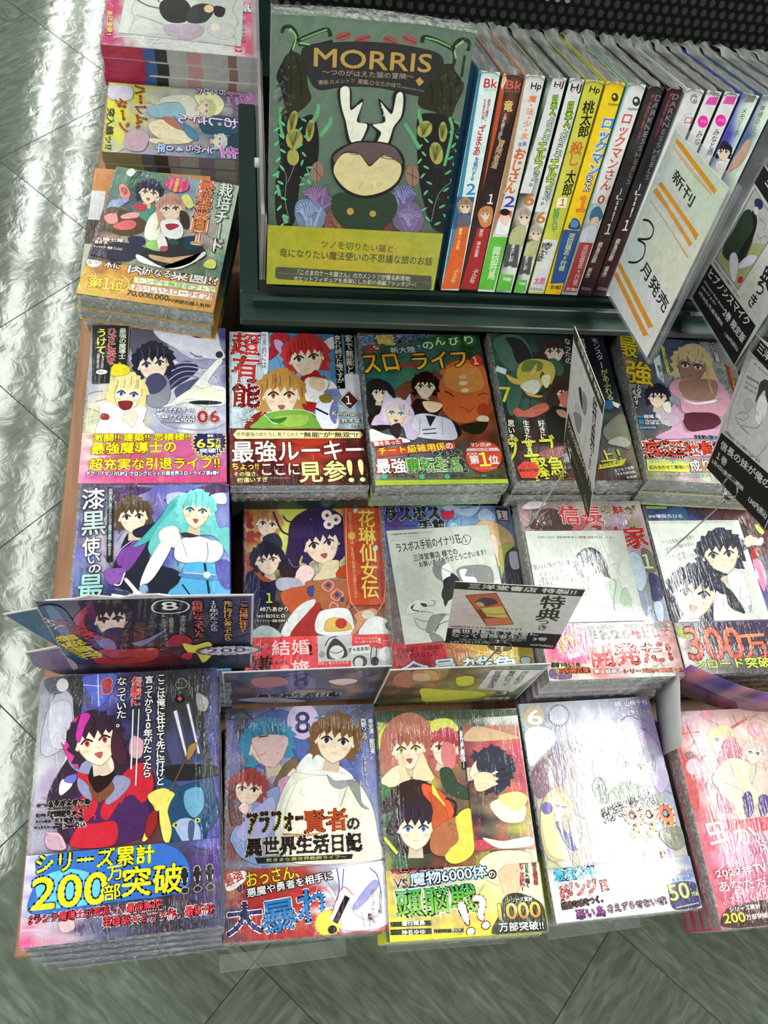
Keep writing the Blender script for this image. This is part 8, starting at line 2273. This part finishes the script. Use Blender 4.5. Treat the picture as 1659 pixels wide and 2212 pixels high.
#      face  W     H      x       y       z       yaw    t     base    below colour, band colour
BK = [
 ('A', .130, .183, -.0777, .4853, -.6727, .33, .0165, ZT, 'aab', 'b46', 'pale blue wolf cover comics', 'blue-grey comics behind the left edge row', 'top pale blue comic with white wolf cover and pink band, numbered 06, left column'),
 ('B', .130, .183, .0560, .4851, -.6768, .13, .0130, -.7035, 'ccd', '422', 'red lettered sky cover comics', 'sky-blue comics with dark red bands', 'top comic with a sky cover, red vertical title and dark red band, numbered 1'),
 ('C', .130, .183, .1879, .4778, -.6637, .96, .0190, -.7035, '465', '8a4', 'comics with the big orange creature', 'orange creature comics', 'top comic with a big orange creature head and orange title letters'),
 ('D', .130, .183, .3242, .4774, -.6587, .10, .0215, -.7035, '333', '533', 'dark comics numbered 7', 'dark comics numbered 7', 'top dark comic numbered 7 with yellow-green lettering, partly behind an upright sign'),
 ('E', .130, .183, .4648, .4745, -.6560, -3.9, .0225, -.7035, '667', 'cc8', 'comics with the blonde woman in a pink dress', 'comics with a blonde woman cover', 'top comic with a long haired blonde woman in pink, red lettering below'),
 ('F', .130, .183, -.0741, .2980, -.6680, .50, .0165, ZT, '55a', None, 'blue and violet comics', 'blue-violet comics in the left column', 'top blue-violet comic with turquoise haired girl and white vertical title'),
 ('G', .1368, .177, .0721, .3180, -.7310, -.3, .0150, ZT, 'c84', 'e44', 'orange comics with red band', 'orange comics with a bright red band', 'top orange and yellow-green comic with black haired girl and bright red band'),
 ('H', .134, .183, .2045, .3050, -.7220, -1.2, .0170, ZT, '55a', 'b85', 'blue comics under a sketch sheet', 'blue comics with a crimson and ochre band', 'top blue comic with a hat figure sketch sheet, ochre and crimson band'),
 ('I', .130, .183, .3354, .2927, -.6929, -.29, .0165, ZT, 'aa9', 'bab', 'pale pink comics', 'pale pink comics with red title', 'top pale pink comic with red title and robed girl sketch sheet'),
 ('J', .130, .183, .4745, .2961, -.7050, -.06, .0170, ZT, '446', '434', 'dark blue comics with orange 300 band', 'dark blue comics with a big orange number', 'top dark blue comic with sketch sheet of two people and big orange 300'),
 ('K', .130, .183, -.0821, .1173, -.6450, 1.24, .0155, ZT, '445', '667', 'dark violet comics at the near left corner', 'dark violet comics numbered 8 at the near left corner', 'top dark violet comic with red coated man and yellow 200 lettering, nearest left corner'),
 ('L', .130, .183, .0509, .1095, -.7356, -.75, .0155, ZT, '778', 'a33', 'blue-grey comics with a white cloaked man', 'blue-grey comics with a red band, front row', 'top blue-grey comic numbered 8 with white cloaked man and red band, front row'),
 ('M', .130, .183, .1814, .0985, -.7315, -1.45, .0160, ZT, '454', 'dd4', 'yellow and dark green comics', 'yellow-green comics in the front row', 'top yellow comic with red and black haired man and green gradient lettering, front row'),
 ('N', .130, .183, .3183, .1027, -.7362, .60, .0155, ZT, '99b', 'ccc', 'pale lavender comics numbered 6', 'pale lavender comics in the front row', 'top pale lavender comic numbered 6 with silver haired girl, glaring white'),
 ('O', .130, .183, .4585, .0852, -.7280, -.27, .0155, ZT, 'b56', 'b46', 'pink flowery comics at the right edge', 'pink comics at the front right', 'top pink flowery comic at the front right edge with white lettering'),
 ('P', .130, .183, -.0757, .6646, -.6370, -8.33, .0170, -.690, '687', 'c94', 'green garden comics set askew', 'garden comics turned askew', 'top green garden comic turned askew with boy, girl and orange band'),
 ('Q', .130, .183, -.0686, .9415, -.7100, -89.9, .0160, ZT, '889', 'cc4', 'sideways comics with a yellow band', 'sideways comics with yellow bands', 'top sideways comic with yellow band and pink and blue lettering'),
 ('Mg', .130, .183, -.0723, 1.0760, -.6630, -90.6, .0180, ZT, 'ddd', 'b36', 'magenta and white sideways comics', 'magenta and white sideways comics', 'top sideways magenta and white comic with a white sketch card, farthest back'),
]
INS = {'H': ('Hp', -.007, .0063, 4.5), 'I': ('Ip', -.012, .010, 0), 'J': ('Jp', -.0131, .0156, 0), 'M': ('Mp', .0375, .0238, 0), 'Mg': ('Mgp', -.0086, .0052, -2)}
INL = {'H': 'white sketch sheet with a hat figure', 'I': 'white sketch sheet with a robed girl', 'J': 'white sketch sheet with two heads', 'M': 'small red and yellow picture card', 'Mg': 'white card with a scalloped frame and two figures'}
JB = {'K': .0024, 'A': .0012, 'P': .0025, 'Q': .002, 'Mg': .002}
for (k, W, H, x, y, z, yaw, t, base, cc, bc, desc, grp, lab) in BK:
    top_book(k, W, H, t, (x, y, z), yaw, lab, SEG[k], group=None, ins=INS.get(k), inslabel=INL.get(k), bandcol=bc or cc, edge=cc)
    if z-t-.0004-base > .006:
        stack_below(W, H, z-t-.0004, base+.0004, t, (x, y), yaw, desc, cc, bc, SEG[k], grp, jit=JB.get(k, .0010), fwd=.003 if k == 'K' else 0)
# the orange-spined pile that the garden comics stand on
for k in range(4):
    zz = -.690-.0004-.0245*(k+1)
    r = thing('comic_book', '%s orange edged book under the askew garden comics' % ('topmost', 'second', 'third', 'lowest')[k], 'book', (-.098+.001*k, .731-.0005*k, zz+ZC), (0, 0, math.radians(-1.0+.4*k)), 'orange edged books under the garden comics')
    v, f = cover_slabs(.130, .183, .0243); n = len(v); q = []; fq = []; cq = []
    for a, b, c in ((0, .35, 'ccb'), (.35, .55, '544'), (.55, .8, 'ddd'), (.8, 1, 'c85')):
        m_ = len(v)+len(q); q += [(-.0652, -.0915+.183*a, .001), (-.0652, -.0915+.183*b, .001), (-.0652, -.0915+.183*b, .0243), (-.0652, -.0915+.183*a, .0243)]; fq.append((m_+3, m_+2, m_+1, m_)); cq += [hexc(c)]*4
        m_ = len(v)+len(q); q += [(-.065, -.0915+.183*a, .02435), (-.05, -.0915+.183*a, .02435), (-.05, -.0915+.183*b, .02435), (-.065, -.0915+.183*b, .02435)]; fq.append((m_, m_+1, m_+2, m_+3)); cq += [hexc(c)]*4
    mesh_obj('cover', v+q, f+fq, M['spine_print'], r, colors=np.array([hexc('c85')]*n+cq))
    v, f = box(-.063, .063, -.090, .090, .0008, .0235); mesh_obj('pages', v, f, M['pages'], r)

# ---------------------------------------------------------------- upright books on the rack
def upright(name, key, x, roll, label, thick, depth, Ht, colour, left='555', group=None, yoff=0.0, back=0.0):
    w_, h_, S1, S2, bh = sheets(key)
    root = thing(name, label, 'book', lean(x, 0.0016, back), group=group)
    root.rotation_euler = (-(math.pi/2-TL), math.radians(roll), 0)
    W, H = thick, Ht
    V, F = box(-W/2+.0012, W/2-.0012, .0015, depth-.002, .0012, H-.0012); mesh_obj('pages', V, F, M['pages'], root)
    slab = join([box(-W/2, -W/2+.0008, .0006, depth, 0, H), box(W/2-.0008, W/2, .0006, depth, 0, H), box(-W/2+.0002, W/2-.0002, 0, .0012, 0, H)])
    V, F, C = S1.arrays(); n = len(slab[0]); P = np.column_stack([(V[:, 0]-w_/2)*(W/w_), -V[:, 2]-.00002, V[:, 1]*(H/h_)])
    VV = np.vstack([np.array(slab[0]), P]); FF = list(slab[1])+[tuple(i+n for i in f) for f in F]
    cc = np.tile(hexc(left), (n, 1)); cc[16:] = hexc(colour); CC = np.vstack([cc, C])
    mesh_obj('cover', VV, FF, M['spine_print'] if W < .05 else M['film_print'], root, colors=CC)
    zt = S1.L*LAY+.0001
    if S2 is not None:
        V, F, C = S2.arrays(); b = join([box(-W/2-.0004, W/2+.0004, -zt-.0002, -zt, 0.0, bh*H/h_), box(-W/2-.0004, -W/2, -zt, depth*.9, 0.0, bh*H/h_)])
        P = np.column_stack([(V[:, 0]-w_/2)*(W/w_), -V[:, 2]-zt-.0003, V[:, 1]*(H/h_)]); n = len(b[0])
        mesh_obj('paper_band', np.vstack([np.array(b[0]), P]), list(b[1])+[tuple(i+n for i in f) for f in F], M['film_print'], root, colors=np.vstack([np.tile(hexc('aa3'), (n, 1)), C]))
    # film folded over the head of the book, crumpled, with a ragged seam at the back
    r = np.random.default_rng(int(x*10000)); n = 16; V = []
    for j in range(n+1):
        for i in range(5):
            yy = (depth+(.004 if W < .05 else .0005))*j/n-.0012; e = abs(i-2)/2
            zz = H+.0012+.0014*r.random()*(1-e)+(.0045*r.random() if j > n-3 and W < .05 else 0)+(-.0018 if e == 1 else 0)-(.002 if j == 0 else 0)
            V.append((-W/2-.0003+(W+.0006)*i/4+(r.uniform(-.0006, .0006) if 0 < i < 4 else 0), yy, zz))
    F = [(j*5+i, j*5+i+1, (j+1)*5+i+1, (j+1)*5+i) for j in range(n) for i in range(4)]
    mesh_obj('plastic_wrap', V, F, M['film_top'] if W < .05 else M['film'], root, smooth=True)
    return root
upright('comic_book', 'Morris', .0985, 0, 'large green hardback facing forward with gold title on a black ribbon and yellow band', .148, .018, .2095, '565', '8a8a84', back=.0004)
XB = [.1792, .1967, .2135, .2304, .2461, .2614, .2773, .2935, .3098, .3239, .3377]
XT = [.1781, .198, .2154, .2327, .2516, .2643, .2807, .2988, .3157, .3319, .3483, .3661, .3813, .397, .4145, .431]
SP = [('S1', 'ccc', '368', 'white-spined book numbered 2 with blue left side, beside the green hardback'), ('S2', '322', 'a64', 'dark brown spine with gold lettering, second from the green hardback'),
      ('S3', 'ddd', 'b86', 'white spine with orange lettering numbered 2 and green foot'), ('S4', 'ddd', '354', 'left of the two white spines numbered 6 with green lettering'),
      ('S5', 'ddd', '233', 'right of the two white spines numbered 6 with green lettering'), ('S6', 'cc4', '9a3', 'lime yellow spine with black brush lettering'),
      ('S7', 'eb2', 'ca2', 'bright yellow spine with blue bubble lettering numbered 1'), ('S8', 'ddd', '5aa', 'white spine with thin red lettering numbered 01'),
      ('S9', '333', '211', 'left of the two black spines with grey capital lettering'), ('S10', '333', '211', 'right of the two black spines with grey capital lettering'),
      ('S11', 'ddd', 'ccc', 'white spine with a grey round emblem, just right of the black spines'), ('S12', 'ddd', '433', 'left of the two white spines with a pink dot'),
      ('S13', 'ddd', '433', 'right of the two white spines with a pink dot'), ('S14', 'ddd', '44a', 'white spine with a violet-blue left side, right of the pink dots'), ('S15', 'ddd', '357', 'white spine with a dark blue side and grey emblem, at the right edge')]
for i, (k, c, lf, lab) in enumerate(SP):
    wt = XT[i+1]-XT[i]; ct = (XT[i]+XT[i+1])/2
    if i < 10: cb = (XB[i]+XB[i+1])/2; th = min(wt, XB[i+1]-XB[i])
    else: cb = ct-.0118-.0012*(i-10); th = wt-.0016
    roll = math.degrees(math.atan2(ct-cb, .182))
    upright('comic_book', k, cb, roll, lab, th-.0010, .128, .182, c, lf, group='upright comics on the rack')
for j in range(6):
    upright('comic_book', 'S16', .4235+.0185*j, 5.3, ['grey film-wrapped spine just right of the white spines', 'second grey spine past the white ones', 'third grey spine past the white ones', 'fourth grey spine past the white ones', 'fifth grey spine past the white ones', 'sixth grey spine past the white ones'][j], .0178, .128, .182, '777', '556', group='upright comics on the rack')

# ---------------------------------------------------------------- upright picture header cards behind the front stacks
def wall_card(name, key, x0, x1, z0, z1, y, label, outline=None, rest=0):
    w_, h_, S1, _, _ = sheets(key); V, F, C = S1.arrays()
    P = np.column_stack([V[:, 0]+x0, y-.0006-V[:, 2], V[:, 1]+z0+ZC]); b = outline or [(x0-.0015, z0), (x1+.0015, z0), (x1+.0015, z1+.0015), (x0-.0015, z1+.0015)]
    n = len(b); bv = [(p[0], y-.0005, p[1]+ZC) for p in b]+[(p[0], y+.0005, p[1]+ZC) for p in b]
    bf = [tuple(range(n)), tuple(range(2*n-1, n-1, -1))]+[(k, (k+1) % n, n+(k+1) % n, n+k) for k in range(n)]
    cx, cz = (x0+x1)/2, z0+ZC; VV = np.vstack([bv, P])-np.array([cx, y, cz])
    o = mesh_obj(name, VV, bf+[tuple(i+2*n for i in f) for f in F], M['gloss_card'], colors=np.vstack([np.tile(hexc('bbb'), (2*n, 1)), C]))
    o.location = (cx, y, cz); return tag(o, label, 'card')
ol = [(-.1295, -.665), (.0085, -.665), (.0085, -.5135), (-.045, -.512), (-.052, -.509), (-.066, -.509), (-.076, -.513), (-.094, -.508), (-.104, -.513), (-.1215, -.5145), (-.1275, -.521), (-.1290, -.527), (-.1520, -.5360), (-.1400, -.575), (-.1300, -.600), (-.1545, -.611), (-.1560, -.640), (-.1400, -.664)]
kc = wall_card('header_card', 'Kh', -.128, .007, -.665, -.515, .216, 'die-cut dark picture card standing behind the violet comics at the left', ol)
for nm, pts, cl in (('side_tail', [(-.1500, -.5368), (-.1295, -.5285), (-.129, -.600), (-.1385, -.574)], '257'), ('side_tail', [(-.153, -.6125), (-.129, -.6035), (-.129, -.662), (-.139, -.6625), (-.1545, -.640)], '768')):
    o = mesh_obj(nm, [(p[0]+.0605, -.0009, p[1]+.665) for p in pts], [tuple(range(len(pts)))], M['gloss_card'], kc, colors=np.tile(hexc(cl), (len(pts), 1)))
S = Sheet(52, 24); S.ell((26, 12), (25, 0), (0, 11.5), hexc('324'), 40); S.burst((26, 12), (20.5, 0), (0, 9), 'c8c8cc', 'b8b8bc')
KBT = [['T', [9, 8, 38, 8], 10, '536', 'fff', .3, .5, '200'], ['T', [38, 9, 43, 9], 5, '536', '-', 0, .1, '万'], ['T', [19, 3.2, 32, 3.2], 3.4, '222', '-', 0, .2, '突破'], ['T', [16, 18.5, 36, 18.5], 2.0, '444', '-', 0, .1, 'シリーズ累計']]
S.run(KBT, 0, 24); V, F, C = S.arrays()
o = mesh_obj('badge', np.column_stack([V[:, 0]-.026, -V[:, 2], V[:, 1]-.012]), F, M['gloss_card'], kc, loc=(.0520, -.0022, .665-.617), colors=C)
o['label'] = 'oval starburst badge with purple number'
wall_card('header_card', 'Lh', -.0135, .1195, -.738, -.648, .2065, 'blue-grey picture card standing behind the red banded front comics')
wall_card('header_card', 'Mh', .119, .253, -.748, -.643, .2015, 'green and brown picture card standing behind the yellow front comics')

# curled card behind the lavender and pink comics
def curled(name, label, pts, z0, z1, m, colors=None, cat='card'):
    V = []; n = len(pts)
    for (x, y, dz0, dz1) in pts: V += [(x, y, z0+dz0+ZC), (x, y, z1+dz1+ZC)]
    F = [(2*i, 2*i+2, 2*i+3, 2*i+1) for i in range(n-1)]; c = np.array(V).mean(0); c[2] = z0+ZC
    o = mesh_obj(name, np.array(V)-c, F, m, smooth=True, colors=colors); o.location = c
    s = o.modifiers.new('thickness', 'SOLIDIFY'); s.thickness = .0006
    return tag(o, label, cat)
curled('bent_card', 'bent grey cardboard flap sticking up between the lavender and pink comics', [(.3850, .140, 0, -.012), (.3860, .158, 0, -.006), (.3875, .176, 0, 0), (.390, .192, 0, .003), (.394, .205, 0, .0)], -.738, -.690, M['cardback'])
n = 14; pts = []; cols = []
for i in range(n):
    t = i/(n-1); pts.append((.398+.16*t, .205-.018*math.sin(math.pi*t)-.026*t, -.002, -.004*t)); c = hexc(['859', 'a66', '547', '336', '967', '545'][i % 6]); cols += [hexc('435'), c]
curled('header_card', 'curled purple picture card standing behind the pink comics at the right', pts, -.735, -.675, M['gloss_card'], colors=np.array(cols))

# ---------------------------------------------------------------- clip stands and sign cards
def quad_card(name, key, q, label, border=0.0):
    q = [Vector(p)+Vector((0, 0, ZC)) for p in q]; TLp, TRp, BRp, BLp = q
    ex = (BRp-BLp); ey = (TLp-BLp); W, H = ex.length, ey.length; ex.normalize(); nn = ex.cross(ey).normalized(); ey = nn.cross(ex)
    w_, h_, S1, _, _ = sheets(key); slab = box(0, W, 0, H, -.0006, 0)
    V, F, C = S1.arrays(); V[:, 0] *= W/w_; V[:, 1] *= H/h_; V[:, 2] += .00002; n = len(slab[0])
    VV = np.vstack([np.array(slab[0]), V]); VV[:, 0] -= W/2
    o = mesh_obj(name, VV, list(slab[1])+[tuple(i+n for i in f) for f in F], M['card_print'], colors=np.vstack([np.tile(hexc('bbb'), (n, 1)), C]))
    o.matrix_world = Matrix(((ex.x, ey.x, nn.x, 0), (ex.y, ey.y, nn.y, 0), (ex.z, ey.z, nn.z, 0), (0, 0, 0, 1))); o.location = BLp+ex*W/2
    return tag(o, label, 'sign card'), (BLp, ex, ey, nn, W, H)
CQ = {'Ca': [[0.159, 0.2418, -0.5599], [0.2548, 0.226, -0.5459], [0.2753, 0.2269, -0.6817], [0.1804, 0.2418, -0.6966]],
 'Cb': [[0.252, 0.4082, -0.462], [0.2478, 0.3226, -0.441], [0.2755, 0.2932, -0.5586], [0.2789, 0.3788, -0.5796]],
 'Cc': [[0.439, 0.4455, -0.505], [0.4455, 0.3581, -0.4622], [0.4483, 0.2967, -0.5859], [0.4418, 0.3841, -0.6287]],
 'Cd': [[v*.975 for v in p] for p in [[0.437, 0.5575, -0.4232], [0.4434, 0.4618, -0.4076], [0.4398, 0.4398, -0.5419], [0.4333, 0.5345, -0.5575]]],
 'Ce': [[0.343, 0.555, -0.395], [0.346, 0.458, -0.371], [0.338, 0.423, -0.514], [0.335, 0.52, -0.539]]}
def clip_stand(label, fr, along, foot, r=.0105):
    """wire rising from its foot to a coiled ring that grips the lower edge of a card"""
    B, ex, ey, nn, W, H = fr; c = B+ex*along*W+ey*.004
    root = thing('wire_clip_stand', label, 'clip stand', Vector(foot)+Vector((0, 0, ZC)))
    ctr = c-Vector(root.location); pts = []
    for k in range(49):
        a = 2*math.pi*k/16; pts.append(ctr+ex*(math.cos(a)*r)+ey*(math.sin(a)*r)+nn*(.0022*(k/48-.5)*2+.0004))
    V, F = sweep(pts, .0006, 6); mesh_obj('coil_ring', V, F, M['chrome'], root, smooth=True)
    low = ctr-ey*r
    loop = [low+ex*(math.cos(a)*.003)+ey*(math.sin(a)*.003-.003)+nn*.003 for a in [2*math.pi*k/12 for k in range(12)]]
    V, F = sweep(loop, .0005, 6, True); mesh_obj('tail_loop', V, F, M['chrome'], root, smooth=True)
    V, F = sweep([Vector((0, 0, 0)), Vector((0, 0, .004)), low*.97+Vector((0, 0, 0)), low], .0007, 8); mesh_obj('wire_stem', V, F, M['chrome'], root, smooth=True)
    V, F = sweep([(0, 0, 0), (0, 0, .0012)], .006, 20); mesh_obj('foot', V, F, M['chrome'], root, smooth=False)
_, fr = quad_card('sign_card', 'Ca', CQ['Ca'], 'black and white sign card with an orange picture held over the sketch sheets'); clip_stand('wire clip under the sign card with the orange picture', fr, .50, (.214, .222, -.7185))
_, fr = quad_card('sign_card', 'Cb', CQ['Cb'], 'black and white sign card seen nearly edge-on'); clip_stand('wire clip holding the nearly edge-on sign card', fr, .22, (.2745, .352, -.789))
_, fr = quad_card('sign_card', 'Cc', CQ['Cc'], 'black and white sign card with seated girl sketch at the right edge'); clip_stand('wire clip holding the sign card with the seated girl sketch', fr, .43, (.4035, .318, -.789))
quad_card('sign_card', 'Cd', CQ['Cd'], 'black and white sign card with a green coated figure in a clear sleeve, upper right')
quad_card('sign_card', 'Ce', CQ['Ce'], 'handwritten price-rail card with orange marker stripes in front of the spines')
def sleeve(q, label, m=.004):
    q = [Vector(p)+Vector((.0022, 0, 0)) for p in q]; c = sum(q, Vector())/4; ex = (q[2]-q[3]).normalized(); ey = (q[0]-q[3]).normalized(); nn = ex.cross(ey).normalized()
    W, H = (q[2]-q[3]).length, (q[0]-q[3]).length
    root = thing('acrylic_sleeve', label, 'card holder', q[3]+ex*W/2+Vector((0, 0, ZC)))
    def pl(name, a0, a1, b0, b1, d0, d1):
        V, F = box(a0, a1, b0, b1, d0, d1); mesh_obj(name, [ex*v[0]+ey*v[1]+nn*v[2] for v in V], F, M['acrylic'], root)
    pl('back_sheet', -W/2-m, W/2+m, -m, H+m, -.0036, -.0018)
    pl('edge_strip', -W/2-m, -W/2-m*.55, -m, H+m, -.0010, .0012); pl('edge_strip', W/2+m*.55, W/2+m, -m, H+m, -.0010, .0012); pl('edge_strip', -W/2-m, W/2+m, -m, -m*.5, -.0010, .0012)
sleeve(CQ['Cd'], 'clear acrylic sleeve around the sign card with the green coated figure')
sleeve(CQ['Ce'], 'clear acrylic sleeve around the orange striped handwritten card')
S = Sheet(60, 60); ART['Cz'] = (60, 60, [['G', [['777', '777'], ['777', '777']]], ['T', [8, 12, 34, 12], 26, '444', '-', 0, .6, '右'], ['S', '555', .8, [6, 45, 30, 45]], ['S', '555', .8, [6, 52, 30, 52]]])
GLY[('T', '右')] = GLY.get(('T', '右'), (np.zeros((0, 2)), np.zeros((0, 3), int), np.zeros((0, 2), int)))
quad_card('sign_card', 'Cz', [(.56, .868, -.435), (.60, .80, -.42), (.60, .79, -.465), (.56, .856, -.487)], 'small grey sign card at the far upper right corner behind the books')

# ---------------------------------------------------------------- clear acrylic easels jutting out under the front row
def easel(x0, x1, label, tilt=0.0):
    root = thing('acrylic_easel', label, 'book stand', ((x0+x1)/2, .02, ZT+.0001+ZC), (0, 0, math.radians(tilt))); w2 = (x1-x0)/2
    V, F = box(-w2, w2, -.019, -.0065, -.0001, .0012, .0003); mesh_obj('lip', V, F, M['acrylic'], root)
    V, F = box(-w2, w2, -.0196, -.0186, -.0001, .005, .0003); mesh_obj('front_edge', V, F, M['acrylic'], root)
easel(-.020, .085, 'clear acrylic stand edge below the red banded front comics', 2)
easel(.120, .225, 'clear acrylic stand edge below the yellow front comics', -1)
easel(.262, .350, 'clear acrylic stand edge below the lavender front comics', 2)
